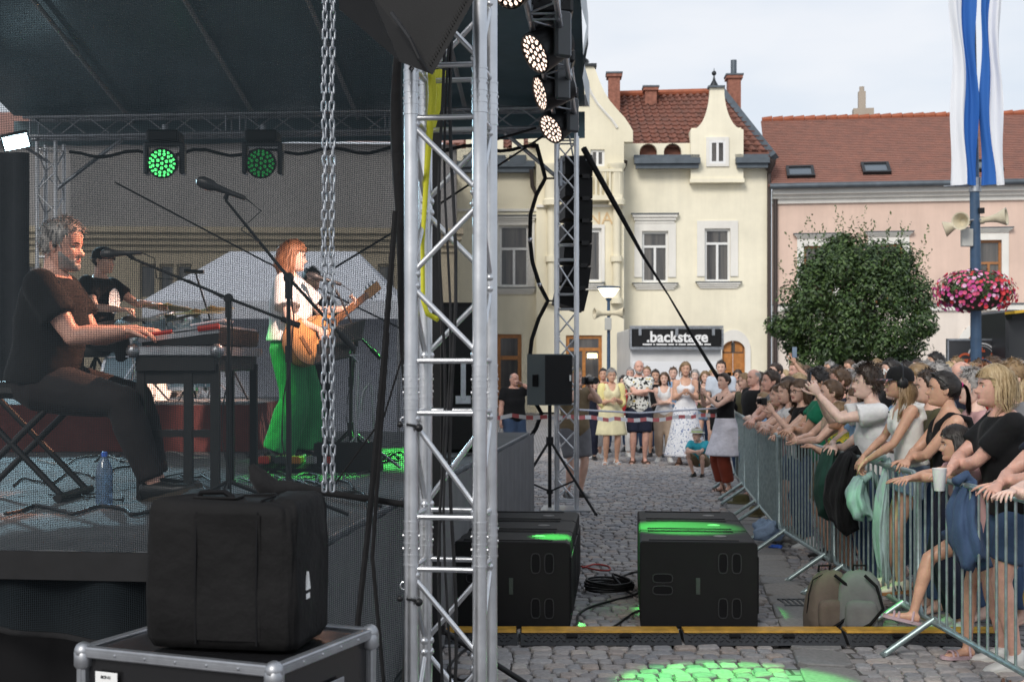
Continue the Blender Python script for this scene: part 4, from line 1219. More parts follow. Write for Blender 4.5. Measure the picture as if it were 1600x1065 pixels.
fside = thing('mesh_side_wall', 'dark mesh screen with scalloped edge on the far side of the stage', 'mesh screen', fpts[0])
fn_.parent = fside; fn_.matrix_parent_inverse = Matrix.Translation(-fpts[0])
with P(fside, 'edge_hem', STRAP, 60) as b: b.tube([far_edge(k / 48) + V(0, -.02, 0) for k in range(49)], .028, 6)
with P(fside, 'top_hem', STRAP, 60) as b: b.tube([far_net(k / 40, 1) + V(0, -.02, 0) for k in range(41)], .022, 6)
for i in (2, 8, 14):
    with P(fside, 'tie', CABLE) as b: b.cyl(fpts[i], TF + V(-.12, 0, fpts[i].z), .012, n=6)
for i in (5, 7, 11): 
    with P(fside, 'eyelet', CHROME) as b: b.sph(fpts[i] + V(0, -.05, 0), .03, 8, 6)
# wind brace cables
for k, (a, c, r, lab) in enumerate(((W(850, 212, 15.9), W(520, 420, 15.9), .014, 'thin black wind brace running down behind the singer'), (W(180, 285, 15.8), W(640, 520, 15.8), .012, 'thin black wind brace crossing above the gazebo'), (W(690, 235, 15.7), W(838, 200, 15.7), .016, 'short black line under the far roof truss'))):
    tag(MB().tube([a, a.lerp(c, .5) + V(0, 0, -.03), c], r, 6).build('brace_cable', CABLE), lab, 'cable', 'wind brace cables')
stp = [W(912, 232, 15.9), W(960, 318, 16.4), W(1005, 400, 16.9), W(1045, 462, 17.4), W(1085, 530, 17.9), W(1135, 612, 18.4), W(1172, 672, 18.8)]
tag(MB().tube(stp, [.04, .035, .022, .012, .022, .032, .03], 6).build('guy_strap', STRAP), 'black guy strap slanting from the far tower down to the barrier', 'strap')
blk = MB(); drape(blk, W(-60, 568, 16.2), W(42, 568, 16.4), 0, 0)
o = MB(); drape(o, V(-7.3, 16.3, 0), V(-6.02, 16.35, 0), DZ, 4.4, .05, 5, seed=8)
tag(o.build('stage_curtain', cloth('curtain', (.02, .022, .026), .4), None, 179, fix=False), 'dark curtain beside the back truss tower', 'curtain')

# ---- chain hoist strands in front of the mesh
lk = MB()
ring = []
for k in range(16):
    a = 2 * pi * k / 16; ring.append(V(.0085 * math.cos(a), 0, .0085 * math.sin(a) + (.012 if math.sin(a) >= 0 else -.012)))
lk.tube(ring + [ring[0]], .0038, 6, False)
lo_ = lk.build('chain_link', ALU_D, None, 179); link_me = lo_.data; COL.objects.unlink(lo_); bpy.data.objects.remove(lo_)
for k, px in enumerate((507, 519)):
    top = W(px, -60, 4.72); zb = W(px, 768, 4.72).z
    c = thing('hoist_chain', ('hanging steel hoist chain strand nearer the keyboard player', 'hanging steel hoist chain strand nearer the truss tower')[k], 'chain', (top.x, top.y, zb), 0, 'hoist chain strands')
    n = int((top.z - zb) / .0325)
    for q in range(n):
        o = link('chain_link', link_me, c); o.location = (.002 * math.sin(q * .4), 0, q * .0325 + .02); o.rotation_euler = (0, .06 * math.sin(q * 1.7), (q % 2) * pi / 2 + .5 + .2 * math.sin(q))

# ---- cables and strap on the near tower
for k, (dx, r) in enumerate(((.015, .006), (.035, .005), (.055, .007))):
    ps = [TN + V(-.05 + dx + .012 * math.sin(q * .9 + k), -.02 + .02 * math.sin(q * .5 + k * 2), 4.5 - q * .18) for q in range(25)]
    tag(MB().tube(ps, r, 6).build('hanging_cable', CABLE), ('black cable inside the foreground tower nearest the yellow strap', 'thin black cable in the middle of the foreground tower', 'thick black cable inside the foreground tower')[k], 'cable', 'cables in the foreground tower')
YEL = mat('yellow_sling', (.62, .60, .02), rough=.6)
ys = [W(672, 60, 4.72), W(676, 150, 4.72), W(668, 250, 4.72), W(660, 380, 4.72), W(661, 470, 4.70), W(668, 490, 4.68), W(684, 499, 4.66)]
tag(MB().tube(ys, [.016, .016, .012, .008, .009, .010, .010], 6).build('lifting_sling', YEL, None, 60), 'yellow lifting sling wrapped inside the foreground tower', 'sling')
tag(MB().tube([W(688, 110, 4.9), W(684, 160, 4.9), W(676, 200, 4.9)], [.022, .018, .01], 4).build('lifting_sling', YEL), 'short yellow sling end under the hanging loudspeaker', 'sling')
for k, (pts, r) in enumerate((([(618, 330), (600, 560), (575, 830), (556, 1000)], .012), ([(606, 520), (592, 720), (582, 870), (600, 1070)], .008), ([(640, 520), (600, 650), (520, 760)], .004))):
    tag(MB().tube([W(x, y, 4.92) for x, y in pts], r, 6).build('tie_strap', STRAP), ('wide black tie strap hanging down along the mesh edge', 'narrow black tie strap crossing the mesh edge low down', 'thin black cord slanting across the mesh')[k], 'strap', 'straps on the mesh edge')
bun = [W(x, y, 5.0) for x, y in ((392, 726), (402, 742), (415, 757), (432, 764), (452, 762), (480, 764), (530, 772), (590, 781), (640, 788))]
tag(MB().tube(bun, [.012, .035, .042, .036, .03, .018, .013, .013, .012], 9).build('rolled_net', STRAP, None, 60), 'rolled black net edge sagging above the equipment bag', 'net roll')

# ---- line arrays
GRILLE = bpy.data.materials.new('speaker_grille'); GRILLE.use_nodes = True
_t = GRILLE.node_tree; _b = _t.nodes['Principled BSDF']; _b.inputs['Base Color'].default_value = (.010, .010, .011, 1); _b.inputs['Roughness'].default_value = .55; _b.inputs['Specular IOR Level'].default_value = .3
_v = _t.nodes.new('ShaderNodeTexVoronoi'); _v.inputs['Scale'].default_value = 160; _c = _t.nodes.new('ShaderNodeTexCoord'); _p = _t.nodes.new('ShaderNodeBump'); _p.inputs['Distance'].default_value = .004
_t.links.new(_c.outputs['Object'], _v.inputs['Vector']); _t.links.new(_v.outputs['Distance'], _p.inputs['Height']); _t.links.new(_p.outputs['Normal'], _b.inputs['Normal'])
SPK = mat('speaker_paint', (.0068, .0068, .0072), rough=.62, spec=.25, bump=.3, bscale=220, bdist=.002, vary=.15, vscale=8)
def array_box(b, c, dep, wid, hgt, U, Vd, N, taper=.75):
    """cabinet: U forward, Vd sideways, N up; narrower at the back"""
    c = Vector(c); f = U * dep / 2; w = Vd * wid / 2; h = N * hgt / 2
    q = [c + f - w - h, c + f + w - h, c + f + w + h, c + f - w + h, c - f - w - h * taper, c - f + w - h * taper, c - f + w + h * taper, c - f - w + h * taper]
    b.add(q, [(0, 1, 2, 3), (5, 4, 7, 6), (0, 4, 5, 1), (3, 2, 6, 7), (1, 5, 6, 2), (0, 3, 7, 4)])
    return q
la = thing('line_array', 'black line array hanging beside the far truss tower', 'loudspeaker', W(905, 480, 15.7))
ang = 0; pz = W(0, 246, 16.4).z; pxx = GX(899, 16.4)
for k in range(7):
    hh = .272; ang = rad((0, 0, 1, 2, 4, 8, 13)[k])
    N = V(math.sin(ang) * -1, 0, math.cos(ang)); U = V(math.cos(ang), 0, math.sin(ang)) * 1.0; U = V(math.cos(ang), .1, -math.sin(ang)).normalized(); N = V(math.sin(ang), 0, math.cos(ang)).normalized()
    cpt = V(pxx, 16.45, pz - hh / 2)
    with P(la, 'cabinet', SPK) as b: array_box(b, cpt, .34, .62, hh - .012, U, V(-.1, 1, 0).normalized(), N, .8)
    with P(la, 'hinge', BLACK_G) as b: b.box(cpt + U * .12 - N * hh / 2 + V(0, -.33, 0), (.09, .03, .05))
    pz -= hh * math.cos(ang); pxx -= hh * math.sin(ang) * 1.0
with P(la, 'bumper_frame', ALU_D) as b: b.box(V(GX(897, 16.4), 16.45, W(0, 238, 15.7).z), (.36, .6, .06)); b.cyl(V(GX(897, 16.4), 16.4, W(0, 238, 15.7).z), V(GX(890, 16.2), 16.3, 4.6), .012, n=6)
# near hanging loudspeaker, its lowest cabinet reaches into the picture
nl = thing('line_array', 'black hanging loudspeaker with ribbed grille at the top of the picture', 'loudspeaker', W(668, 118, 4.25))
d0 = 4.22
def n_(px, py, d): return W(px, py, d)
fr4 = [n_(674, 116, 4.16), n_(742, -10, 4.16), n_(770, -60, 4.5), n_(640, -60, 4.62), n_(621, 26, 4.5)]
side4 = [n_(671, 118, 4.15), n_(624, 94, 4.2), n_(521, -8, 4.75), n_(480, -90, 4.9)]
with P(nl, 'cabinet', SPK) as b:
    A0, A1, A3 = n_(676, 117, 4.15), n_(748, -14, 4.15), n_(622, 22, 4.40); A2 = A1 + A3 - A0     # grille plane
    back = V(-.36, .16, -.06)
    Q = [A0, A1, A2, A3, A0 + V(-.105, .02, .045), A1 + back + V(0, 0, .1), A2 + back + V(0, 0, .1), A3 + V(-.22, .16, .06)]
    b.add(Q, [(0, 1, 2, 3), (4, 7, 6, 5), (0, 3, 7, 4), (1, 5, 6, 2), (0, 4, 5, 1), (3, 2, 6, 7)])
with P(nl, 'grille', mat('grille_slats', (.030, .028, .027), rough=.4)) as b:
    gn = (A1 - A0).cross(A3 - A0).normalized()
    if gn.y > 0: gn = -gn
    for k in range(26):
        f0, f1 = .03 + k * .0362, .03 + k * .0362 + .022
        a = A0.lerp(A1, f0); c = A3.lerp(A2, f0); a2 = A0.lerp(A1, f1); c2 = A3.lerp(A2, f1)
        a, c, a2, c2 = a.lerp(c, .05), c.lerp(a, .06), a2.lerp(c2, .05), c2.lerp(a2, .06)
        b.add([a + gn * .004, c + gn * .004, c2 + gn * .014, a2 + gn * .014, c2 + gn * .002, a2 + gn * .002], [(0, 1, 2, 3), (3, 2, 4, 5)])
with P(nl, 'side_bracket', BLACK_G) as b:
    b.tube([n_(668, 112, 4.14), n_(655, 92, 4.13), n_(640, 60, 4.13), n_(612, 20, 4.2)], .006, 6); b.tube([n_(640, 108, 4.13), n_(643, 112, 4.12), n_(646, 107, 4.12), n_(643, 103, 4.12), n_(640, 108, 4.13)], .0035, 6)

# ---- moving head lights
LEDC = {'warm': mat('led_warm', (.9, .8, .75), emit=(1, .74, .60), estr=1.25), 'green': mat('led_green', (.1, .9, .2), emit=(.10, 1, .22), estr=1.8), 'dim': mat('led_dim_green', (.02, .2, .05), emit=(.02, .5, .10), estr=.28)}
def moving_head(label, base, aim, led, s=1.0, group=None, lens=True):
    base = Vector(base); aim = Vector(aim).normalized()
    t = thing('moving_head_light', label, 'stage light', base, 0, group)
    pv = base + V(0, 0, -.30 * s)
    with P(t, 'base', BLACK_G) as b: b.box(base + V(0, 0, -.06 * s), (.30 * s, .24 * s, .11 * s), ch=.02 * s)
    hz = V(aim.x, aim.y, 0).normalized(); sd = V(-hz.y, hz.x, 0); rz = math.atan2(sd.y, sd.x)
    for k in (-1, 1):
        with P(t, 'yoke', mat('yoke_grey', (.05, .055, .06), rough=.35)) as b: b.box(pv + sd * k * .165 * s + V(0, 0, .04 * s), (.05 * s, .12 * s, .30 * s), rz, ch=.015 * s)
    with P(t, 'yoke', mat('yoke_grey', (.05, .055, .06))) as b: b.box(base + V(0, 0, -.135 * s), (.36 * s, .13 * s, .04 * s), rz, ch=.012 * s)
    R = aim.to_track_quat('Z', 'Y').to_matrix()
    with P(t, 'head', BLACK_G, 40) as b: b.lathe([(.05 * s, -.16 * s), (.10 * s, -.13 * s), (.125 * s, -.02 * s), (.14 * s, .10 * s), (.14 * s, .13 * s), (.128 * s, .135 * s), (.126 * s, .12 * s)], pv, 20, R)
    hd = [o for o in t.children if o.name.startswith('head')][-1]
    with P(hd, 'lens_array', LEDC[led]) as b:
        for (rr, n) in ((0, 1), (.045, 6), (.085, 12), (.112, 18)):
            for q in range(n):
                an = 2 * pi * q / max(n, 1) + rr * 9; c = pv + R @ V(rr * s * math.cos(an), rr * s * math.sin(an), .122 * s)
                rad_ = .0155 * s if n < 18 else .0125 * s
                b.add([c + R @ V(rad_ * math.cos(w * pi / 4), rad_ * math.sin(w * pi / 4), 0) for w in range(8)] + [c + R @ V(0, 0, .006)], [(w, (w + 1) % 8, 8) for w in range(8)])
    with P(t, 'clamp', ALU_D) as b: b.cyl(base + V(0, 0, 0), base + V(0, 0, .07), .03 * s, n=10)
    return t, pv
def on_front(d, z=4.60):
    k = (d - TN.y) / (TF.y - TN.y); p = TN.lerp(TF, k); return V(p.x - .02, p.y, z)
for k, (d, px, aim, lab) in enumerate(((11.3, 848, (-.78, -.42, -.50), 'largest moving head light with lit lenses below the front truss'), (13.3, 858, (-.92, -.30, -.30), 'middle moving head light of the front truss row with lit lenses'), (15.1, 868, (-.70, -.50, -.55), 'lowest moving head light by the far tower with lit lenses'), (9.55, 800, (-.6, -.6, -.5), 'moving head light cut off by the top of the picture'))):
    moving_head(lab, (GX(px, d) + .06, d, 4.66 + (.24, .28, .28, .32)[k]), aim, 'warm', 1.32, 'moving heads on the front truss')
for px, led, lab in ((258, 'green', 'moving head light shining bright green under the far truss'), (411, 'dim', 'moving head light with dim green lenses under the far truss')):
    moving_head(lab, V(GX(px, 15.85), 15.85, 4.58), (.02, -.98, -.16), led, 1.30, 'moving heads on the far truss')
mh1, pv1 = moving_head('moving head light above the loudspeaker stacks throwing green light', on_front(7.9), (.25, -.05, -.95), 'green', 1.2, 'moving heads on the front truss')

def spot(name, p, tgt, energy, col, deg, blend=.15, r=.05):
    l = bpy.data.lights.new(name, 'SPOT'); l.energy = energy; l.color = col; l.spot_size = rad(deg); l.spot_blend = blend; l.shadow_soft_size = r
    o = bpy.data.objects.new(name, l); COL.objects.link(o); o.location = p; o.rotation_euler = (Vector(tgt) - Vector(p)).to_track_quat('-Z', 'Y').to_euler()
    return o
GRN = (.09, 1, .13)
spot('spot_green_floor', pv1 + V(.25, -.05, -.95).normalized() * .25, (1.22, 7.15, 0), 1500, (.15, 1, .20), 19, .35)
spot('spot_green_subs', on_front(10.6, 4.3), (1.24, 9.55, .58), 11000, GRN, 13, .8)
spot('spot_green_sub_corner', on_front(10.2, 4.3), (.29, 9.03, .58), 10000, GRN, 4.4, .25)
spot('spot_green_barrier', on_front(8.9, 4.3), (2.5, 8.9, .3), 200, GRN, 14, .6)
spot('spot_green_singer', V(-4.6, 8.6, 4.4), (-1.7, 10.0, 1.35), 900, GRN, 13, .5)
spot('spot_green_deck', V(-1.5, 15.6, 4.4), (-.75, 10.5, 1.03), 2200, GRN, 14, .5)
spot('spot_warm_keys', on_front(8.7, 4.3), (-2.3, 7.2, 1.9), 1450, (1, .44, .26), 24, .6)
spot('spot_warm_singer', on_front(7.0, 4.2), (-1.55, 9.9, 2.2), 1900, (1, .68, .55), 15, .6)
spot('spot_warm_drums', on_front(14.2, 4.2), (-3.05, 12.2, 1.9), 4500, (1, .60, .45), 22, .6)
spot('spot_green_stands', on_front(12.6, 4.2), (-1.12, 9.25, 1.45), 2600, GRN, 9, .5)
# flood light at the back corner
fl0 = W(25, 222, 15.6)
fld = thing('flood_light', 'white blue flood light blazing at the back corner of the stage', 'flood light', fl0)
Rf = V(.45, -.85, -.45).to_track_quat('Z', 'Y').to_matrix() @ Matrix.Rotation(.3, 3, 'Z')
with P(fld, 'housing', BLACK_G) as b: b.box(fl0 - Rf @ V(0, 0, .05), (.32, .20, .08), R=Rf, ch=.01)
with P(fld, 'lit_panel', mat('flood_panel', (.8, .9, 1), emit=(.60, .88, 1), estr=14)) as b: b.box(fl0, (.28, .16, .012), R=Rf)
with P(fld, 'bracket', ALU_D) as b: b.cyl(fl0 - Rf @ V(0, 0, .05), TR + V(0, -.15, fl0.z - .1), .02, n=6)
spot('spot_flood', fl0 + Rf @ V(0, 0, .05), (-2.6, 7.6, 1.0), 750, (.52, .84, 1), 62, .7, .12)
# =================================================================== SUBWOOFERS, CABLES, RAMP, BARRIERS
def subwoofer(label, x0, y0, group, green=False):
    """cabinet with side handles; its grille front faces the crowd (+X)"""
    w, dl, h = .78, .60, .58
    t = thing('subwoofer', label, 'loudspeaker', (x0, y0, 0), 0, group)
    R0 = V(x0, y0, 0)
    with P(t, 'cabinet', SPK, 35) as b:
        prof = [(0, .015), (.012, 0.004), (w - .02, .004), (w - .004, .016), (w, .03), (w, h - .035), (w - .006, h - .014), (w - .03, h), (.012, h), (0, h - .012)]
        b.prism(prof, 'y', 0.012, dl - .008, R0); 
    with P(t, 'side_panel', SPK) as b:
        b.prism([(u * .985 + .006, v * .985 + .005) for (u, v) in prof], 'y', 0, .0115, R0)
    with P(t, 'grille', GRILLE) as b: b.box(R0 + V(w + .004, dl / 2, h / 2), (.012, dl - .06, h - .2), ch=.004)
    for (u, v, hor) in ((.55, .14, 0), (.64, .14, 0), (.55, .44, 0), (.64, .44, 0), (.15, .255, 1), (.15, .335, 1)):
        with P(t, 'handle_recess', BLACK_M) as b:
            a, c = (.066, .030) if hor else (.030, .066)
            oval = [(u + a * math.copysign(abs(math.cos(q * pi / 8)) ** .55, math.cos(q * pi / 8)), v + c * math.copysign(abs(math.sin(q * pi / 8)) ** .55, math.sin(q * pi / 8))) for q in range(16)]
            b.prism(oval, 'y', -.0015, .004, R0)
        with P(t, 'handle_rim', mat('rim_grey', (.035, .036, .038), rough=.4), 40) as b: b.tube([R0 + V(p[0], -.003, p[1]) for p in oval + [oval[0]]], .0035, 5)
    with P(t, 'badge_plate', mat('badge', (.045, .06, .05), rough=.4)) as b:
        b.box(R0 + V(.385, -.002, .285), (.028, .006, .11), ch=.002)
        for q in range(4): b.box(R0 + V(.385, -.006, .25 + q * .023), (.012, .003, .012), ch=.001)
    with P(t, 'top_badge', mat('badge_grey', (.10, .10, .10), rough=.4)) as b: b.lathe([(.045, h - .0005), (.045, h + .003), (.03, h + .004)], R0 + V(.55, dl / 2, 0), 16)
    for yy in (.07, dl - .07):
        with P(t, 'top_rail', BLACK_G) as b: b.box(R0 + V(.36, yy, h + .004), (.6, .012, .008))
    t.rotation_euler = (0, 0, -.085)
    return t
rows = ('nearest', 'middle', 'rearmost')
for k in range(3):
    subwoofer(f'black subwoofer, {rows[k]} of the row beside the stage skirt', -.39 + k * .052, 8.80 + k * .612, 'subwoofers by the stage')
    subwoofer(f'black subwoofer, {rows[k]} of the row towards the crowd barrier', .86 + k * .052, 8.80 + k * .612, 'subwoofers by the barrier')

RUB = mat('ramp_rubber', (.022, .023, .026), rough=.55, vary=.2, vscale=10)
RYL = mat('ramp_yellow', (.46, .25, .03), rough=.6, vary=.3, vscale=12)
names = ('beside the foreground tower', 'in front of the stage side subwoofers', 'in front of the barrier side subwoofers', 'in front of the backpacks', 'running under the crowd barrier')
for k in range(5):
    x0 = -2.02 + k * 1.035; a = .0
    R0 = V(x0, 8.28 - k * .004, 0)
    t = thing('cable_ramp', 'black and yellow cable ramp section ' + names[k], 'cable ramp', R0, 0, 'cable ramp sections')
    with P(t, 'body', RUB) as b: b.prism([(-.03, .002), (.0, .012), (.10, .058), (.22, .058), (.36, .010), (.36, .002)], 'x', 0.004, 1.02, R0)
    with P(t, 'lid', RYL) as b: b.prism([(.085, .058), (.225, .058), (.222, .072), (.088, .072)], 'x', .012, 1.012, R0)
    with P(t, 'tread', RUB) as b:
        for i in range(24):
            for j in range(3):
                b.box(R0 + V(.04 + i * .04 + (.02 if j % 2 else 0), .015 + j * .03, .022 + j * .0138), (.024, .007, .006), R=Matrix.Rotation(.43, 3, 'X') @ Matrix.Rotation(.7 if (i + j) % 2 else -.7, 3, 'Z'))
    for u in (.33, .67):
        with P(t, 'grip_slot', BLACK_M) as b: b.box(R0 + V(u, .055, .040), (.07, .03, .02), R=Matrix.Rotation(.43, 3, 'X'))

def floor_cable(label, pts, r=.008, m=CABLE, name='floor_cable', group='cables on the ground'):
    vs = [Vector(p) for p in pts]
    # Catmull-Rom smoothing
    out = []
    for i in range(len(vs) - 1):
        p0, p1, p2, p3 = vs[max(i - 1, 0)], vs[i], vs[i + 1], vs[min(i + 2, len(vs) - 1)]
        for k in range(6):
            t = k / 6
            out.append(.5 * ((2 * p1) + (p2 - p0) * t + (2 * p0 - 5 * p1 + 4 * p2 - p3) * t * t + (3 * p1 - p0 - 3 * p2 + p3) * t ** 3))
    out.append(vs[-1])
    return tag(MB().tube(out, r, 6).build(name, m, None, 179), label, 'cable', group)
def gpt(px, py, z=.012):
    d = (H - z) * F / (py - CY); return V(GX(px, d), d, z)
coil = []
for k in range(64):
    a = k * .42; c = gpt(952, 921); rr = .17 + .02 * math.sin(k * .9); coil.append(c + V(rr * math.cos(a), rr * 1.25 * math.sin(a), .006 + .0012 * k))
floor_cable('coiled black cable lying between the two subwoofer rows', [gpt(1003, 893, .08)] + [gpt(985, 895), gpt(960, 908)] + coil + [gpt(985, 927), gpt(1000, 924, .06)], .010)
floor_cable('black cable snaking from the stage subwoofers to the coil', [gpt(1000, 953, .08), gpt(985, 960), gpt(955, 980), gpt(925, 986), gpt(880, 984), gpt(820, 983)], .009)
floor_cable('black cable curving under the coil towards the stage', [gpt(988, 930), gpt(930, 945), gpt(905, 958), gpt(902, 972), gpt(885, 983), gpt(840, 984)], .009)
floor_cable('short red cable loop beside the stage subwoofers', [gpt(910, 886), gpt(930, 881), gpt(950, 884), gpt(952, 890), gpt(935, 890), gpt(908, 884)], .008, mat('cable_red', (.35, .03, .025), rough=.5))
floor_cable('tangled black cable behind the foreground tower', [gpt(700, 1000), gpt(712, 990), gpt(735, 1005), gpt(720, 1020), gpt(700, 1045), gpt(722, 1062), gpt(745, 1048)], .008)
floor_cable('thin cable across the sett joints by the backpacks', [gpt(1266, 930), gpt(1268, 950), gpt(1272, 970), gpt(1290, 985)], .005)
with P(ground, 'drain_grate', IRON) as b:
    c = gpt(1258, 941, .006)
    for k in range(9): b.box(c + V(-.16 + k * .04, 0, 0), (.016, .26, .012))
    b.box(c + V(0, .13, 0), (.36, .02, .014)); b.box(c - V(0, .13, 0), (.36, .02, .014))

# crowd barriers
def barrier(label, p0, p1):
    p0, p1 = Vector(p0), Vector(p1); L = (p1 - p0).length; t = (p1 - p0) / L; nrm = V(-t.y, t.x, 0)
    if nrm.x > 0: nrm = -nrm
    root = thing('crowd_barrier', label, 'barrier', p0, 0, 'crowd barriers')
    zb, zt2 = .20, 1.08
    with P(root, 'frame', GALV, 50) as b:
        r = .06
        loop = [p0 + V(0, 0, zb + r), p0 + V(0, 0, zt2 - r), p0 + t * r * .3 + V(0, 0, zt2 - r * .3), p0 + t * r + V(0, 0, zt2), p1 - t * r + V(0, 0, zt2), p1 - t * r * .3 + V(0, 0, zt2 - r * .3), p1 + V(0, 0, zt2 - r), p1 + V(0, 0, zb + r), p1 - t * r + V(0, 0, zb), p0 + t * r + V(0, 0, zb), p0 + V(0, 0, zb + r)]
        b.tube(loop, .019, 10)
    n = int(L / .118)
    for k in range(1, n):
        with P(root, 'bar', GALV, 50) as b: b.cyl(p0 + t * L * k / n + V(0, 0, zb), p0 + t * L * k / n + V(0, 0, zt2), .0085, n=8)
    for f in (.13, .87):
        q = p0 + t * L * f
        for s in (1, -1):
            with P(root, 'foot', GALV, 50) as b: b.tube([q + V(0, 0, zb + .02), q + nrm * s * .30 + V(0, 0, .012)], .019, 10); b.cyl(q + nrm * s * .30 + V(0, 0, .0), q + nrm * s * .31 + V(0, 0, .02), .022, n=8)
    with P(root, 'hook', GALV) as b:
        for z in (.45, .9): b.tube([p1 + V(0, 0, z), p1 + t * .05 + V(0, 0, z), p1 + t * .05 + V(0, 0, z - .08)], .006, 6)
bx = lambda d: 2.62 - (d - 6) * .03 if d < 8.3 else (2.55 if d < 12.7 else 2.55 + (d - 12.7) * .105)
bd = [4.02, 6.15, 8.28, 10.42, 12.56, 14.7, 16.85, 18.95]
bl = ('beside the camera at the picture edge', 'under the woman in black holding a cup', 'below the girl with headphones', 'below the white shirted boy', 'below the man in the green shirt', 'behind the hats on the ground', 'next to the woman in red trousers')
for k in range(1, 7): barrier('galvanised steel crowd barrier ' + bl[k], V(bx(bd[k]), bd[k], 0), V(bx(bd[k + 1] - .04), bd[k + 1] - .04, 0))

# red and white tape
tp = [W(690, 655, 15.8), W(800, 650, 15.9), W(866, 652, 15.9), W(905, 652, 16.0), W(960, 655, 16.5), W(1020, 655, 17.1), W(1080, 651, 17.8), W(1125, 647, 18.2), W(1168, 630, 18.9)]
tape = thing('barrier_tape', 'red and white striped barrier tape strung from the far tower to the barrier', 'tape', tp[3])
TPR, TPW = mat('tape_red', (.55, .12, .12), rough=.5), mat('tape_white', (.78, .76, .76), rough=.5)
seg = []
for i in range(len(tp) - 1):
    for k in range(6): seg.append(tp[i].lerp(tp[i + 1], k / 6) + V(0, 0, .012 * math.sin(i * 2 + k)))
for c, m in ((0, TPR), (1, TPW)):
    for i in range(len(seg) - 1):
        if i % 2 == c:
            with P(tape, 'stripe', m, fix=False) as b: b.add([seg[i] + V(0, 0, -.024), seg[i + 1] + V(0, .0, -.024), seg[i + 1] + V(0, .02, .024), seg[i] + V(0, .02, .024)], [(0, 1, 2, 3)])
tag(MB().tube([W(905, 640, 16), W(1000, 645, 17), W(1125, 637, 18.2)], .012, 4).build('rope_line', mat('rope_white', (.6, .62, .7), rough=.7)), 'pale thin rope above the striped tape', 'rope')

# =================================================================== SPEAKERS ON STANDS
def tripod(root, base, hub_z, spread, top_z, r=.018, n=3, a0=0.4, m=BLACK):
    base = Vector(base)
    with P(root, 'pole', m, 50) as b: b.cyl(base + V(0, 0, .06), base + V(0, 0, top_z), r, n=12)
    with P(root, 'hub', m, 50) as b: b.cyl(base + V(0, 0, hub_z - .04), base + V(0, 0, hub_z + .04), r * 2, n=12); b.cyl(base + V(0, 0, .22), base + V(0, 0, .27), r * 1.7, n=12)
    for k in range(n):
        a = a0 + k * 2 * pi / n; e = base + V(math.cos(a) * spread, math.sin(a) * spread, .015)
        with P(root, 'leg', m, 50) as b:
            h_ = base + V(0, 0, hub_z); b.tube([h_, e], r * .75, 8); mid = h_.lerp(e, .55); b.tube([base + V(0, 0, .25), mid], r * .55, 6); b.sph(e, r)
sp0 = gpt(859, 800, 0)
ss = thing('speaker_stand', 'black tripod speaker stand in front of the far tower', 'speaker stand', sp0)
zs_ = lambda py: H - (py - CY) * sp0.y / F
tripod(ss, sp0, .86, .62, zs_(625), .022, 3, -.55)
sp = thing('loudspeaker', 'black box loudspeaker with grey side on the tripod stand', 'loudspeaker', V(sp0.x, sp0.y, zs_(632)))
hb = zs_(553) - zs_(632)
with P(sp, 'cabinet', mat('cabinet_teal_grey', (.07, .09, .095), rough=.5, bump=.2, bscale=150, bdist=.002), 30) as b: b.prism([(-.27, -.12), (-.06, -.24), (.25, -.20), (.25, .2), (-.06, .24), (-.27, .12)], 'z', zs_(632), zs_(553), V(sp0.x, sp0.y, 0))
with P(sp, 'grille', GRILLE) as b:
    c = V(sp0.x, sp0.y, 0); q0, q1 = c + V(-.062, -.252, 0), c + V(.258, -.212, 0)
    b.add([q0 + V(0, 0, zs_(630)), q1 + V(0, 0, zs_(630)), q1 + V(0, 0, zs_(555)), q0 + V(0, 0, zs_(555)), q0 + V(.0, .03, zs_(630)), q1 + V(0, .03, zs_(630)), q1 + V(0, .03, zs_(555)), q0 + V(0, .03, zs_(555))], [(0, 1, 2, 3), (4, 7, 6, 5), (0, 4, 5, 1), (1, 5, 6, 2), (2, 6, 7, 3), (3, 7, 4, 0)])
with P(sp, 'handle_recess', BLACK_M) as b: b.box(V(sp0.x - .175, sp0.y - .185, zs_(594)), (.07, .02, .14), math.atan2(-.12, .21))
with P(sp, 'badge', WHITE_P) as b: b.box(V(sp0.x + .235, sp0.y - .222, zs_(590)), (.02, .012, .07))

# tall side-fill cabinet on the stage corner, its pole stand in front of it
c0 = V(-.52, 11.0, DZ)
pa = thing('loudspeaker', 'tall black side fill loudspeaker standing on the stage behind the foreground tower', 'loudspeaker', c0)
with P(pa, 'cabinet', SPK, 30) as b: b.box(c0 + V(0, .2, .63), (.62, .6, 1.24), rad(12), ch=.02)
Rp = Matrix.Rotation(rad(12), 3, 'Z')
fc_ = lambda u, z, n=0: c0 + V(0, .2, 0) + Rp @ V(u, -.30 - n, 0) + V(0, 0, z)
with P(pa, 'grille', GRILLE) as b: b.box(fc_(.02, .98, .006), (.52, .012, .46), rad(12), ch=.004)
with P(pa, 'handle_recess', BLACK_M) as b: b.box(fc_(.05, .62, .004), (.26, .012, .26), rad(12), ch=.003)
with P(pa, 'handle_bar', ALU_D) as b: b.box(fc_(.05, .60, .015), (.045, .02, .32), rad(12), ch=.004); b.box(fc_(.05, .44, .013), (.13, .018, .07), rad(12), ch=.004)
ps0 = V(-.405, 7.05, 0)
pst = thing('stand_pole', 'thick black lifting stand pole behind the foreground tower', 'stand', ps0)
with P(pst, 'pole', BLACK, 50) as b: b.box(ps0 + V(0, 0, 2.1), (.045, .045, 4.2)); b.box(ps0 + V(0, 0, .95), (.06, .06, .06)); b.box(ps0 + V(0, 0, .35), (.09, .09, .05))
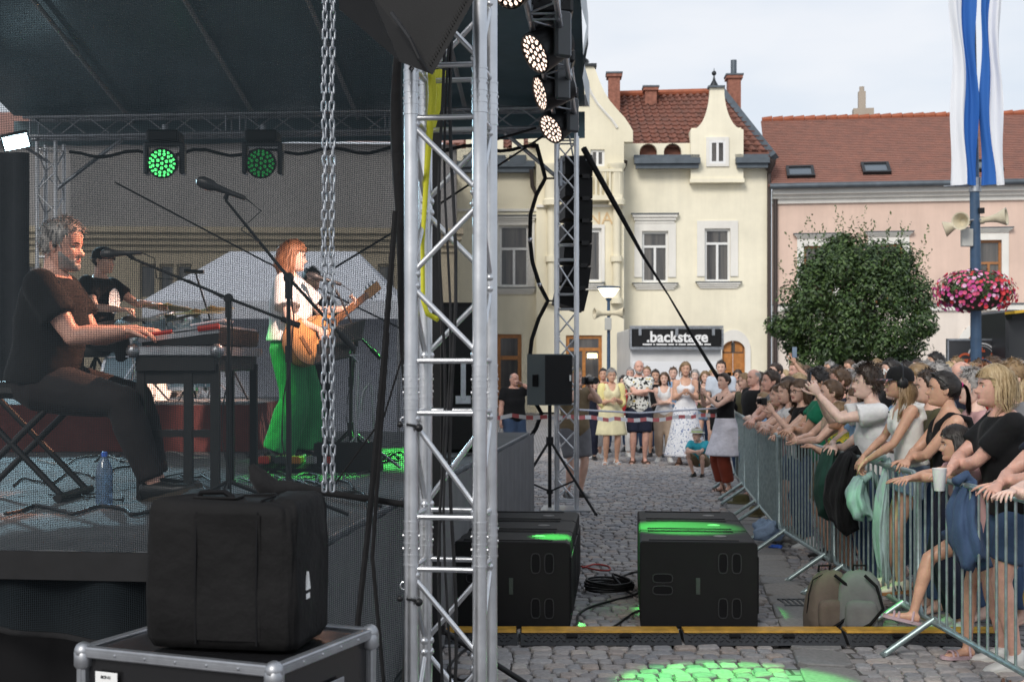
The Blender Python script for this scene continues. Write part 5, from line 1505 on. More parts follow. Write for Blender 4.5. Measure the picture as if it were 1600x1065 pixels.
for a in (.3, 2.2, 4.1):
    with P(pst, 'leg', BLACK, 50) as b: b.tube([ps0 + V(0, 0, .36), ps0 + V(math.cos(a) * .5, math.sin(a) * .5 , .02)], .016, 8)

# =================================================================== STAGE EQUIPMENT
def deckpt(px, py, z=DZ):
    d = (H - z) * F / (py - CY); return V(GX(px, d), d, z)
# keyboard on its case stand
kd = 7.15
def kp(px, py, dd=0): return W(px, py, kd + dd)
kroot = thing('keyboard_stand', 'black flight case keyboard stand with metal edges', 'keyboard stand', V(GX(272, kd), kd, DZ))
x0, x1 = GX(208, kd), GX(344, kd); zt3 = kp(0, 540).z
with P(kroot, 'top_tray', BLACK) as b: b.box(V((x0 + x1) / 2, kd + .55, (zt3 + kp(0, 572).z) / 2 - .02), (x1 - x0 - .04, 1.15, .13), ch=.006)
with P(kroot, 'edge_profile', ALU_D) as b: b.box(V((x0 + x1) / 2, kd - .03, kp(0, 548).z), (x1 - x0, .02, .055), ch=.006); b.box(V(x0, kd + .55, kp(0, 548).z), (.03, 1.15, .05)); b.box(V(x1, kd + .55, kp(0, 548).z), (.03, 1.15, .05))
for (xx, nm) in ((x0 + .01, 0), (x1 - .01, 1)):
    with P(kroot, 'corner_ball', ALU_D, 60) as b: b.sph(V(xx, kd - .03, kp(0, 548).z), .04)
for xx in (x0 + .04, (x0 + x1) / 2 + .06, x1 - .03):
    for yy in (kd + .02, kd + 1.08):
        with P(kroot, 'leg', BLACK) as b: b.box(V(xx, yy, (DZ + zt3 - .1) / 2), (.045, .045, zt3 - .1 - DZ))
with P(kroot, 'lower_bar', BLACK) as b:
    b.box(V((x0 + x1) / 2, kd + .02, DZ + .36), (x1 - x0 - .05, .03, .04)); b.box(V((x0 + x1) / 2, kd + .02, kp(0, 585).z), (x1 - x0 - .09, .03, .1))
key = thing('keyboard', 'red ended stage keyboard seen from its end', 'keyboard', V(GX(275, kd), kd, zt3))
KRED = mat('keyboard_red', (.45, .03, .02), rough=.35)
ka, kb, kc, kd_ = kp(216, 528), kp(343, 511), kp(340, 538), kp(228, 540)
with P(key, 'body', [BLACK_G, ALU_D]) as b:
    ps = [kd_, kc, kb, ka]; b.add(ps + [p + V(0, 1.12, 0) for p in ps], [(0, 1, 2, 3), (7, 6, 5, 4), (0, 4, 5, 1), (1, 5, 6, 2), (2, 6, 7, 3), (3, 7, 4, 0)])
    b.mat(1); n1 = V(0, -.006, 0); b.add([ka + n1, kb + n1, kb + n1 + V(0, 0, -.03), ka + n1 + V(0, 0, -.025)], [(0, 1, 2, 3)])
with P(key, 'end_cheek', KRED) as b:
    b.tube([ka.lerp(kb, .02) + V(0, .0, .012), ka.lerp(kb, .42) + V(0, 0, .012)], .012, 6); b.tube([ka.lerp(kb, .74) + V(0, -.01, .006), ka.lerp(kb, 1.0) + V(0, -.01, .006)], .018, 6)
for k in range(36):
    y_ = kd + .05 + k * .029
    with P(key, 'key', WHITE_P) as b: b.box(V(ka.x + .09, y_, ka.z + .012 + .014), (.13, .026, .014), R=Matrix.Rotation(-.13, 3, 'Y'))
with P(key, 'control_panel', ALU_D) as b: b.box(ka.lerp(kb, .68) + V(0, .55, .012), (.26, 1.1, .012), R=Matrix.Rotation(-.13, 3, 'Y'))
tag(MB().box(kp(312, 511) + V(0, .3, .03), (.19, .26, .012), R=Matrix.Rotation(-.16, 3, 'Y'), ch=.003).build('tablet', mat('tablet_white', (.5, .52, .58), rough=.3)), 'flat pale tablet lying on the keyboard', 'tablet')

# keyboard stool
sb = V(GX(40, 7.2), 7.2, DZ)
st = thing('keyboard_stool', 'black padded keyboard stool with crossed steel legs', 'stool', sb)
zs2 = W(0, 600, 7.2).z
with P(st, 'seat', mat('vinyl_black', (.015, .015, .016), rough=.45)) as b: b.box(sb + V(0, .05, zs2 - DZ - .03), (.36, .42, .09), ch=.03)
for (ax, ay, bx_, by) in ((-.3, -.15, .22, -.15), (.25, -.15, -.25, -.15), (-.3, .25, .22, .25), (.25, .25, -.25, .25)):
    with P(st, 'leg', BLACK, 50) as b: b.cyl(sb + V(ax, ay, .03), sb + V(bx_, by, zs2 - DZ - .08), .018, n=8)
for ax in (-.3, .25):
    with P(st, 'foot_bar', BLACK, 50) as b: b.cyl(sb + V(ax, -.22, .025), sb + V(ax, .33, .025), .024, n=8)

# microphones
def mic(b, p, dv, s=1.0):
    d = Vector(dv).normalized(); R = d.to_track_quat('Z', 'Y').to_matrix()
    b.lathe([(.010 * s, -.17 * s), (.012 * s, -.10 * s), (.017 * s, -.03 * s), (.024 * s, -.02 * s), (.026 * s, 0), (.026 * s, .025 * s), (.018 * s, .045 * s), (.004 * s, .052 * s)], p, 14, R)
def mic_stand(label, base, zp, pivot, tip, tail, micp, micd, s=1.0):
    base = Vector(base); t = thing('microphone_stand', label, 'mic stand', base, 0, 'microphone stands')
    with P(t, 'pole', BLACK, 50) as b: b.tube([base + V(0, 0, .1), Vector((base.x, base.y, (base.z + pivot.z) / 2)), pivot], [.014, .012, .009], 10); b.cyl(Vector((base.x, base.y, pivot.z - .40)), Vector((base.x, base.y, pivot.z - .32)), .017, n=10)
    with P(t, 'clutch', BLACK_G, 50) as b: b.sph(pivot, .026); b.cyl(pivot + V(0, -.03, 0), pivot + V(0, .03, 0), .018); b.cyl(pivot - V(0, 0, .1), pivot - V(0, 0, .02), .018, n=10)
    with P(t, 'boom', BLACK, 50) as b: b.tube([tail, pivot, tip], [.008, .008, .0065], 8); b.tube([tail, tail + (tail - pivot).normalized() * .10], .015, 8)
    for k in range(3):
        a = .5 + k * 2.09
        with P(t, 'leg', BLACK, 50) as b: b.tube([base + V(0, 0, .14), base + V(math.cos(a) * .3, math.sin(a) * .3, .012)], .010, 6)
    m = thing('microphone', label.replace('boom stand', 'microphone held by the boom stand').replace('black microphone', 'black vocal microphone'), 'microphone', micp, 0, 'vocal microphones')
    with P(m, 'body', mat('mic_body', (.03, .03, .032), rough=.4), 40) as b: mic(b, micp, micd, s)
    with P(m, 'clip', BLACK_G) as b: b.tube([micp - Vector(micd).normalized() * .09 * s, tip], .012, 6)
    cb = [micp - Vector(micd).normalized() * .17 * s, micp - Vector(micd).normalized() * .24 * s + V(0, 0, -.03), tip.lerp(pivot, .25) + V(0, -.01, -.05), tip.lerp(pivot, .6) + V(0, -.012, .01), pivot + V(.01, -.03, -.02)] + [Vector((base.x + .03 * math.sin(k * 1.3), base.y - .03, pivot.z - k * (pivot.z - base.z) / 6)) for k in range(1, 7)]
    with P(m, 'lead', CABLE, 179) as b: b.tube(cb, .0035, 6)
d1 = 6.7
b1 = V(GX(357, d1), d1, DZ)
mic_stand('black microphone boom stand in front of the keyboard player', b1, 0, W(357, 466, d1), W(208, 404, d1), W(440, 498, d1), W(172, 396, d1), (-1, 0, -.02), .95)
d2 = 6.2
b2 = V(GX(451, d2), d2, DZ)
mic_stand('black microphone boom stand tallest in front of the singer', b2, 0, W(451, 434, d2), W(352, 312, d2), W(532, 522, d2), W(325, 288, d2), (-1, 0, .38), 1.12)
d3 = 9.7
b3 = V(GX(548, d3), d3, DZ)
mic_stand('slim microphone boom stand facing the singer', b3, 0, W(556, 520, d3), W(530, 462, d3), W(580, 545, d3), W(492, 432, d3), (-1, 0, .3), 1.2)
# music stand with sheets
ms = V(GX(548, 9.4), 9.4, DZ)
mst = thing('music_stand', 'black music stand with dark tray beside the singer', 'music stand', ms)
tripod(mst, ms, .28, .26, W(0, 535, 9.4).z - DZ, .011, 3, .9)
for (dx, py, rr) in ((-.03, 521, .5), (-.12, 545, .6)):
    with P(mst, 'tray', mat('tray_grey', (.06, .065, .065), rough=.5)) as b: b.box(ms + V(dx, 0, W(0, py, 9.4).z - DZ), (.26, .3, .012), R=Matrix.Rotation(rr, 3, 'X') @ Matrix.Rotation(-.25, 3, 'Y'))
g3 = V(GX(568, 9.1), 9.1, DZ)
gs = thing('guitar_stand', 'tubular stand with hanging cables lit green beside the music stand', 'stand', g3)
with P(gs, 'frame', ALU_D, 50) as b:
    b.tube([g3 + V(-.06, 0, .02), g3 + V(-.04, 0, .75)], .010, 8); b.tube([g3 + V(.08, .05, .02), g3 + V(.05, 0, .62), g3 + V(.0, 0, .55), g3 + V(-.02, 0, .4)], .010, 8); b.tube([g3 + V(-.25, -.1, .01), g3 + V(-.04, 0, .25), g3 + V(.25, .1, .01)], .01, 8)
with P(gs, 'hook', ALU_D, 50) as b: b.tube([g3 + V(-.04, 0, .75), g3 + V(-.08, -.05, .8), g3 + V(-.02, -.08, .8)], .01, 8)

# water bottle
wb = W(163, 568, 6.85); wb.z = DZ
bot = thing('water_bottle', 'clear plastic water bottle with blue cap standing on the deck', 'bottle', wb)
with P(bot, 'body', mat('bottle_plastic', (.30, .45, .65), rough=.12, trans=.75, spec=.6), 60) as b: b.lathe([(.002, .002), (.040, .004), (.044, .02), (.042, .06), (.045, .075), (.042, .09), (.045, .11), (.042, .125), (.045, .145), (.043, .18), (.036, .21), (.018, .245), (.014, .255), (.014, .262)], wb, 20)
with P(bot, 'cap', mat('cap_blue', (.04, .12, .5), rough=.4), 40) as b: b.lathe([(.017, .255), (.017, .278), (.013, .281)], wb, 16)

# drum riser and kit
ra_ = deckpt(400, 703); rx0, ry0, rz0 = ra_.x, 11.0, DZ
rs = thing('drum_riser', 'low drum riser with dark red skirt', 'riser', V(rx0 - 1.6, 12.2, DZ))
RT = DZ + .40
with P(rs, 'deck', DECK) as b: b.box(V(rx0 - 1.75, 12.2, RT - .03), (3.5, 2.4, .06), ch=.004)
with P(rs, 'skirt', cloth('riser_red', (.105, .034, .032), .5), 179, fix=False) as b: drape(b, V(rx0 - 3.5, 10.98, 0), V(rx0 + .02, 10.98, 0), DZ + .005, RT - .005, .012, 8); drape(b, V(rx0 + .02, 10.98, 0), V(rx0 + .02, 13.4, 0), DZ + .005, RT - .005, .012, 6)
kit0 = W(270, 568, 12.2); kit0.z = RT
kit = thing('drum_kit', 'drum kit with pale blue shells and brass cymbals on the riser', 'drum kit', kit0)
SHELL = mat('drum_shell_blue', (.32, .45, .52), rough=.3, vary=.15); SKIN_D = mat('drum_skin', (.7, .7, .68), rough=.5); BRASS = mat('cymbal_brass', (.55, .42, .15), rough=.3, metal=.9, vary=.2)
def drum(p, r, h, axis):
    d = Vector(axis).normalized(); R = d.to_track_quat('Z', 'Y').to_matrix()
    with P(kit, 'drum', SHELL, 40) as b: b.lathe([(r, -h / 2), (r, h / 2)], p, 24, R)
    dr_ = [o for o in kit.children if o.name.startswith('drum')][-1]
    with P(dr_, 'head', SKIN_D, 40) as b: b.lathe([(r * .97, h / 2 + .002), (r * .97, h / 2 + .006), (.01, h / 2 + .007)], p, 24, R)
    with P(dr_, 'hoop', CHROME, 40) as b:
        for s in (-1, 1): b.lathe([(r + .008, s * h / 2 - .015), (r + .008, s * h / 2 + .015), (r - .004, s * h / 2 + .015), (r - .004, s * h / 2 - .015)], p, 24, R)
    with P(dr_, 'lugs', CHROME) as b:
        for k in range(8):
            a = k * pi / 4; b.cyl(p + R @ V(math.cos(a) * (r + .012), math.sin(a) * (r + .012), -h * .45), p + R @ V(math.cos(a) * (r + .012), math.sin(a) * (r + .012), h * .45), .006, n=6)
kk = lambda px, py, d=12.2: W(px, py, d)
drum(kk(215, 592), .28, .40, (1, -.25, .02)); drum(kk(252, 508), .15, .16, (-.3, -.2, 1)); drum(kk(290, 512, 12.0), .16, .17, (-.3, -.2, 1)); drum(kk(300, 575, 11.7), .21, .36, (0, 0, 1)); drum(kk(205, 540, 12.5), .18, .13, (0, 0, 1))
for (px, py, d, r, tl) in ((200, 498, 11.6, .27, .12), (262, 478, 12.5, .24, -.1), (305, 487, 12.0, .28, .05), (330, 482, 12.6, .22, .15)):
    p = kk(px, py, d)
    with P(kit, 'cymbal', BRASS if px > 210 else mat('cymbal_dark', (.06, .06, .06), rough=.4, metal=.6), 40) as b: b.lathe([(.01, .028), (.04, .02), (.06, .006), (r, -.016), (r, -.019), (.05, .002), (.01, .02)], p, 28, Matrix.Rotation(tl, 3, 'X') @ Matrix.Rotation(-tl * .6, 3, 'Y'))
    with P(kit, 'cymbal_stand', CHROME, 50) as b:
        b.cyl(p + V(0, 0, .04), Vector((p.x + .05, p.y + .05, RT + .2)), .011, n=8)
        for a in (0, 2.1, 4.2): b.tube([Vector((p.x + .05, p.y + .05, RT + .35)), Vector((p.x + .05 + math.cos(a) * .3, p.y + .05 + math.sin(a) * .3, RT + .01))], .009, 6)
with P(kit, 'hardware', CHROME, 50) as b:
    rr = random.Random(4)
    for k in range(16):
        a = kk(rr.uniform(240, 330), rr.uniform(560, 625), rr.uniform(11.6, 12.6)); a.z = max(a.z, RT + .03); c = a + V(rr.uniform(-.2, .2), rr.uniform(-.2, .2), rr.uniform(.05, .3)); b.cyl(a, c, .009, n=6)
om = kk(305, 425, 12.4)
oh = thing('overhead_microphone', 'small overhead drum microphone on a thin boom', 'microphone', Vector((om.x + .35, 12.4, RT)))
with P(oh, 'stand', BLACK, 50) as b: b.tube([Vector((om.x + .5, 12.4, RT)), kk(335, 520, 12.4), om], .009, 6)
with P(oh, 'body', BLACK_G, 40) as b: b.cyl(om + V(-.1, 0, .01), om + V(.08, 0, .0), .02, n=10)

# pedal board, cables and bits on the deck
pb = deckpt(462, 738)
ped = thing('pedal_board', 'guitar pedal board with red and black pedals at the singer\'s feet', 'pedal board', pb)
with P(ped, 'board', BLACK) as b: b.box(pb + V(0, .1, .03), (.55, .3, .04), R=Matrix.Rotation(.12, 3, 'X'))
rr = random.Random(2)
PCOL = [mat('pedal_red', (.4, .04, .03), rough=.4), mat('pedal_dark', (.04, .04, .05), rough=.4), mat('pedal_orange', (.45, .18, .03), rough=.4), mat('pedal_silver', (.4, .4, .42), rough=.3, metal=.7)]
for k in range(9):
    with P(ped, 'pedal', PCOL[k % 4]) as b: b.box(pb + V(-.22 + (k % 5) * .11, .04 + (k // 5) * .13, .085), (.075, .11, .05), rr.uniform(-.1, .1), ch=.006)
    with P(ped, 'knob', BLACK_G) as b: b.cyl(pb + V(-.22 + (k % 5) * .11, .06 + (k // 5) * .13, .105), pb + V(-.22 + (k % 5) * .11, .06 + (k // 5) * .13, .13), .012, n=8)
wm = deckpt(545, 735)
wd = thing('floor_monitor', 'low black floor monitor lying beside the pedal board', 'loudspeaker', wm)
with P(wd, 'cabinet', SPK) as b: b.prism([(-.18, 0), (.18, 0), (.12, .14), (-.14, .2)], 'x', -.22, .22, wm)
with P(wd, 'grille', GRILLE) as b: b.box(wm + V(0, -.01, .172), (.40, .25, .012), R=Matrix.Rotation(-.23, 3, 'X'))
labs = ('black cable winding from the pedal board to the stage edge', 'black cable lying along the near edge of the deck', 'loose black cable loop under the keyboard', 'black cable behind the bottle towards the drum riser', 'green lit cable bundle under the music stand', 'thin cable crossing the middle of the deck', 'pale cable along the foot of the drum riser', 'black cable tangle in front of the singer', 'black cable running to the side fill loudspeaker')
for k, (a, c, r) in enumerate((((430, 745), (600, 790), .009), ((0, 800), (250, 800), .010), ((210, 770), (360, 760), .007), ((20, 760), (200, 735), .008), ((500, 725), (625, 715), .012), ((380, 755), (560, 760), .007), ((60, 722), (330, 712), .006), ((400, 742), (520, 750), .009), ((560, 720), (660, 712), .009))):
    pts = []
    for q in range(9):
        f = q / 8; p = deckpt(a[0] + (c[0] - a[0]) * f, a[1] + (c[1] - a[1]) * f + 7 * math.sin(q * 1.9 + k)); pts.append(p + V(.03 * math.sin(q * 2.3 + k), 0, .012))
    floor_cable(labs[k], pts, r, CABLE if k != 6 else mat('cable_pale', (.3, .3, .28), rough=.5), group='cables on the stage deck')
rr = random.Random(9)
for k, lab in enumerate(('thin black cable curling in front of the keyboard stand', 'tangled cable beside the singer\'s pedals', 'cable looping behind the tall microphone stand', 'cable across the deck towards the music stand', 'cable trailing along the riser front', 'loose cable end near the water bottle', 'cable bunched under the side fill loudspeaker', 'long cable from the drum riser to the stage front')):
    x0_, y0_ = ((250, 748), (470, 742), (420, 752), (520, 728), (120, 716), (90, 778), (640, 712), (380, 712))[k]; pts = []
    for q in range(12): pts.append(deckpt(x0_ + q * 9 + rr.uniform(-16, 16), y0_ + rr.uniform(-7, 7)) + V(0, 0, .010 + .006 * (q % 2)))
    floor_cable(lab, pts, rr.uniform(.005, .008), group='cables on the stage deck')
# ---- near flight case with equipment bag
FC = V(-.62, 3.42, 0); fu = V(-.925, .38, 0).normalized(); fv = V(.38, .925, 0).normalized(); frz = math.atan2(fu.y, fu.x)
FCZ = .985
case = thing('flight_case', 'black flight case with aluminium edges and white label', 'flight case', FC + fu * .32 + fv * .29)
CW, CD = .62, .52
cc = FC + fu * CW / 2 + fv * CD / 2
LAM = mat('case_laminate', (.012, .012, .013), rough=.22, rvary=.08, vscale=6)
with P(case, 'body', LAM) as b: b.box(cc + V(0, 0, .53), (CW - .01, CD - .01, .84), frz)
with P(case, 'lid_panel', LAM) as b: b.box(cc + V(0, 0, FCZ - .014), (CW - .05, CD - .05, .012), frz)
PROF = mat('case_profile', (.36, .37, .39), rough=.45, metal=.85, vary=.15, vscale=14)
def edge(p, q, s=.03):
    with P(case, 'edge_profile', PROF) as b:
        L = (q - p).length; d = (q - p).normalized(); up = V(0, 0, 1) if abs(d.z) < .9 else fu; sd = d.cross(up).normalized(); R = Matrix((d, sd, d.cross(sd) * -1)).transposed(); b.box((p + q) / 2, (L, s, s), R=R, ch=.004)
        b.box((p + q) / 2 + sd * s * .5, (L, .003, s * .28), R=R); b.box((p + q) / 2 - sd * s * .5, (L, .003, s * .28), R=R)
        for k in range(1, int(L / .10)):
            for e in (-1, 1): b.sph(p + d * k * .10 + sd * e * s * .52, .005, 8, 5)
cs = [FC, FC + fu * CW, FC + fu * CW + fv * CD, FC + fv * CD]
for k in range(4):
    edge(cs[k] + V(0, 0, FCZ - .015), cs[(k + 1) % 4] + V(0, 0, FCZ - .015)); edge(cs[k] + V(0, 0, .12), cs[k] + V(0, 0, FCZ - .035))
    with P(case, 'corner_ball', PROF, 50) as b: b.sph(cs[k] + V(0, 0, FCZ - .014), .026, 14, 10); b.box(cs[k] + V(0, 0, FCZ - .035), (.048, .048, .06), frz, ch=.012)
    with P(case, 'castor', BLACK_M) as b: b.cyl(cs[k] + V(-.02, 0, .05) + (cc - cs[k]) * .15, cs[k] + V(.02, 0, .05) + (cc - cs[k]) * .15, .05, n=14)
lb = FC + fu * (CW - .085) - fv * .008 + V(0, 0, FCZ - .095)
with P(case, 'label_sticker', WHITE_P) as b: b.box(lb, (.075, .003, .062), frz, ch=.001)
for (s_, dz, sz) in (('BCF-11', .017, .011), ('25 SMA', -.012, .019)): text_on(s_, lb - fv * .0032 + V(0, 0, dz), -fu, (0, 0, 1), sz, BLACK, 'label_print', case, .0003, bold=.0004)
with P(case, 'butterfly_latch', PROF) as b: b.box(FC + fv * .30 - fu * .008 + V(0, 0, FCZ - .15), (.004, .10, .09), frz, ch=.001)
bagm = bpy.data.materials.new('bag_nylon'); bagm = mat('bag_nylon_m', (.0062, .0059, .0062), rough=.8, spec=.25, bump=.6, bscale=8, bdist=.03, vary=.25, vscale=5)
bg0 = FC + fu * .265 + fv * .235 + V(0, 0, FCZ)
bag = thing('equipment_bag', 'black padded equipment cover bag standing on the flight case', 'bag', bg0)
bu = V(-.985, .17, 0).normalized(); bv = V(.17, .985, 0).normalized(); brz = math.atan2(bu.y, bu.x)
with P(bag, 'cover', bagm, 179) as b:
    rings = []
    for (z, e, inset) in ((.004, .0, .012), (.03, 0, 0), (.15, .004, -.004), (.28, .002, 0), (.37, 0, .002), (.396, 0, .008), (.406, 0, .024), (.410, 0, .09)):
        ring = []
        for k in range(48):
            a = 2 * pi * k / 48; ca, sa = math.cos(a), math.sin(a); w_, d_ = .218 - inset, .155 - inset; ex = .17
            x = math.copysign(abs(ca) ** ex, ca) * w_; y = math.copysign(abs(sa) ** ex, sa) * d_
            wob = .004 * math.sin(z * 30 + k * .7) + .003 * math.sin(k * 1.9 + z * 11)
            ring.append(bg0 + bu * (x + wob) + bv * (y + wob * .6) + V(0, 0, z + (.010 * math.sin(k * .35) if z > .35 else 0)))
        rings.append(ring)
    b.loft(rings)
for u in (.065, -.11):
    with P(bag, 'seam', BLACK_M, 50) as b: b.tube([bg0 + bu * u - bv * (.158) + V(0, 0, .02), bg0 + bu * u - bv * .160 + V(0, 0, .2), bg0 + bu * u - bv * .155 + V(0, 0, .375), bg0 + bu * u - bv * .12 + V(0, 0, .409), bg0 + bu * u + bv * .05 + V(0, 0, .412)], .0035, 5)
with P(bag, 'panel_flap', bagm) as b:
    b.grid(lambda u, v: bg0 + bu * (-.12 + .19 * u - .0) - bv * (.1565 + .004 * math.sin(u * 3) + .003 * math.sin(v * 7)) + V(0, 0, .03 + .345 * v), 6, 8)
with P(bag, 'handle', BLACK_M, 60) as b: b.tube([bg0 + bu * .10 - bv * .07 + V(0, 0, .408), bg0 + bu * .08 - bv * .08 + V(0, 0, .425), bg0 + bu * .01 - bv * .085 + V(0, 0, .428), bg0 - bu * .02 - bv * .09 + V(0, 0, .41)], .008, 6)
with P(bag, 'top_flap', bagm) as b: b.box(bg0 + bu * .03 - bv * .08 + V(0, 0, .413), (.13, .06, .006), brz, ch=.002); b.box(bg0 - bu * .06 + V(0, 0, .413), (.09, .02, .006), brz + .5)
with P(bag, 'logo_patch', WHITE_P) as b:
    p = bg0 - bu * .2225 - bv * .06 + V(0, 0, .16); b.prism([(-.016, 0), (.016, 0), (0, .05)], 'x', -.003, .003, p, bv, (0, 0, 1), -bu); b.box(p + V(0, 0, -.018), (.003, .03, .015), math.atan2(bu.y, bu.x))

# =================================================================== THINGS LEFT BY THE BARRIER
def backpack(label, p, rz, h, w, d, m, strap=True, flop=0.0):
    p = Vector(p); t = thing('backpack', label, 'backpack', p, rz, 'backpacks by the barrier')
    R = Matrix.Rotation(rz, 3, 'Z'); q = lambda x, y, z: p + R @ V(x, y, z)
    with P(t, 'body', m, 179) as b:
        rings = []
        for k, (z, s) in enumerate(((0, .86), (.03, 1), (.12, 1.04), (.25, 1.02), (.36, .95), (.44, .8), (.49, .52), (.505, .2))):
            rings.append([q(math.copysign(abs(math.cos(a)) ** .5, math.cos(a)) * w / 2 * s + flop * z * z, math.copysign(abs(math.sin(a)) ** .6, math.sin(a)) * d / 2 * s * (1 + .05 * math.sin(a * 5 + k)), z / .505 * h) for a in [2 * pi * i / 28 for i in range(28)]])
        b.loft(rings)
    with P(t, 'pocket', m, 179) as b:
        b.loft([[q(math.copysign(abs(math.cos(a)) ** .5, math.cos(a)) * w * .36 * s, -d / 2 - y, .06 * h + (math.copysign(abs(math.sin(a)) ** .5, math.sin(a)) * .5 + .5) * h * .5 * s + (1 - s) * .2 * h) for a in [2 * pi * i / 20 for i in range(20)]] for (y, s) in ((-.03, 1), (.015, 1), (.03, .9), (.034, .6))])
    with P(t, 'zip', BLACK_M, 60) as b: b.tube([q(-w * .49, 0, h * .3), q(-w * .48, -.02, h * .62), q(-w * .38, -.03, h * .86), q(0, -.03, h * .97), q(w * .38, -.03, h * .86), q(w * .48, -.02, h * .62), q(w * .49, 0, h * .3)], .004, 6)
    with P(t, 'strap', BLACK_M, 60) as b: b.tube([q(.02, -d / 2 - .01, h * .96), q(.09, -d / 2 - .05, h * .8), q(.13, -d / 2 - .055, h * .45), q(.05, -d / 2 - .05, h * .2), q(-.08, -d / 2 - .05, h * .03)], .011, 5); b.tube([q(-.04, 0, h * .98), q(-.04, -.01, h * 1.08), q(.04, -.01, h * 1.08), q(.04, 0, h * .98)], .008, 6)
backpack('brown roll top backpack leaning beside the barrier foot', gpt(1294, 990, 0) + V(0, .12, 0), .25, .40, .25, .20, cloth('bag_brown', (.13, .105, .085), .5), flop=.2)
backpack('grey quilted backpack with black straps and blue lining', gpt(1349, 992, 0) + V(0, .1, 0), -.12, .41, .29, .20, cloth('bag_grey', (.15, .155, .155), .4))
def lumps(label, name, cat, p, r, m, seed, n=7, flat=.5, group=None):
    rr = random.Random(seed); o = MB(); p = Vector(p)
    pts = []
    def fn(u, v):
        a, t = u * 2 * pi, v * pi
        k = 1 + .22 * math.sin(3 * a + seed) * math.sin(2 * t) + .16 * math.sin(5 * a + 2 * t + seed) + .1 * math.sin(9 * t + 4 * a)
        z = math.cos(t)
        return p + V(r * k * math.sin(t) * math.cos(a), r * k * math.sin(t) * math.sin(a) * .8, r * flat * (k * z + .8) if z > -.6 else 0.004)
    o.grid(fn, 26, 16)
    return tag(o.build(name, m, None, 179), label, cat, group)
lumps('crumpled clear plastic bag lying at the barrier foot', 'plastic_bag', 'bag', gpt(1238, 848, 0), .17, mat('plastic_clear', (.45, .46, .45), rough=.25, trans=.35, alpha=.8), 3)
lumps('yellow wrapper inside the plastic bag', 'food_wrapper', 'wrapper', gpt(1252, 838, .02) + V(0, 0, .07), .06, mat('wrap_yellow', (.6, .45, .03), rough=.4), 5)
lumps('blue crumpled wrapper on the setts', 'food_wrapper', 'wrapper', gpt(1212, 856, 0), .06, mat('wrap_blue', (.03, .1, .45), rough=.4), 8, flat=.3)
lumps('faded denim jacket heaped on the barrier foot', 'denim_jacket', 'jacket', V(2.47, 12.7, .06), .13, cloth('denim_pale', (.22, .30, .42), .9), 12, flat=.8)
def sun_hat(label, p, m, s=1.0):
    t = tag(MB().lathe([(.17 * s, .012), (.165 * s, .02), (.10 * s, .028), (.095 * s, .09), (.07 * s, .115), (.01, .118)], p, 22).build('sun_hat', m, None, 60), label, 'hat', 'hats on the ground')
sun_hat('olive brimmed sun hat lying on the ground by the barrier', gpt(1158, 786, 0), cloth('hat_olive', (.10, .09, .04), .3), 1.1)
sun_hat('khaki sun hat lying further along the barrier', gpt(1184, 806, 0), cloth('hat_khaki', (.12, .10, .05), .3))
cup0 = gpt(1302, 900, 0)
cup = thing('drink_cup', 'plastic cup of orange drink standing behind the backpacks', 'cup', cup0)
with P(cup, 'cup', mat('cup_clear', (.6, .6, .6), rough=.1, trans=.7), 50) as b: b.lathe([(.03, .002), (.042, .12), (.040, .12), (.028, .006)], cup0, 16)
with P(cup, 'drink', mat('orange_drink', (.7, .25, .02), rough=.2), 50) as b: b.lathe([(.027, .008), (.036, .085)], cup0, 16)
# =================================================================== PEOPLE
SKINS = [mat('skin_light', (.66, .42, .325), rough=.44, vary=.16, vscale=14, spec=.4, sub=.06, bump=.12, bscale=90, bdist=.002),
         mat('skin_tan', (.56, .325, .225), rough=.44, vary=.16, vscale=14, spec=.4, sub=.06, bump=.12, bscale=90, bdist=.002),
         mat('skin_pale', (.70, .49, .405), rough=.44, vary=.16, vscale=14, spec=.4, sub=.06, bump=.12, bscale=90, bdist=.002),
         mat('skin_ruddy', (.63, .36, .28), rough=.44, vary=.18, vscale=14, spec=.4, sub=.06, bump=.12, bscale=90, bdist=.002)]
LIP = mat('lips', (.47, .205, .175), rough=.45); EYEW = mat('eye_white', (.62, .60, .57), rough=.2); IRIS = mat('iris', (.035, .025, .02), rough=.1)
def hairmat(name, c, c2): return mat('hair_' + name, c, rough=.42, col2=c2, vscale=16, spec=.45, bump=.5, bscale=70, bdist=.004)
HAIR = {'black': hairmat('black', (.010, .008, .007), (.028, .021, .017)), 'dark': hairmat('dark', (.022, .013, .008), (.055, .034, .022)), 'brown': hairmat('brown', (.060, .032, .016), (.125, .072, .038)),
        'light': hairmat('light', (.16, .095, .045), (.30, .20, .10)), 'blonde': hairmat('blonde', (.32, .22, .11), (.52, .40, .23)), 'grey': hairmat('grey', (.16, .15, .145), (.42, .40, .38)), 'red': hairmat('red', (.20, .080, .036), (.36, .17, .085))}

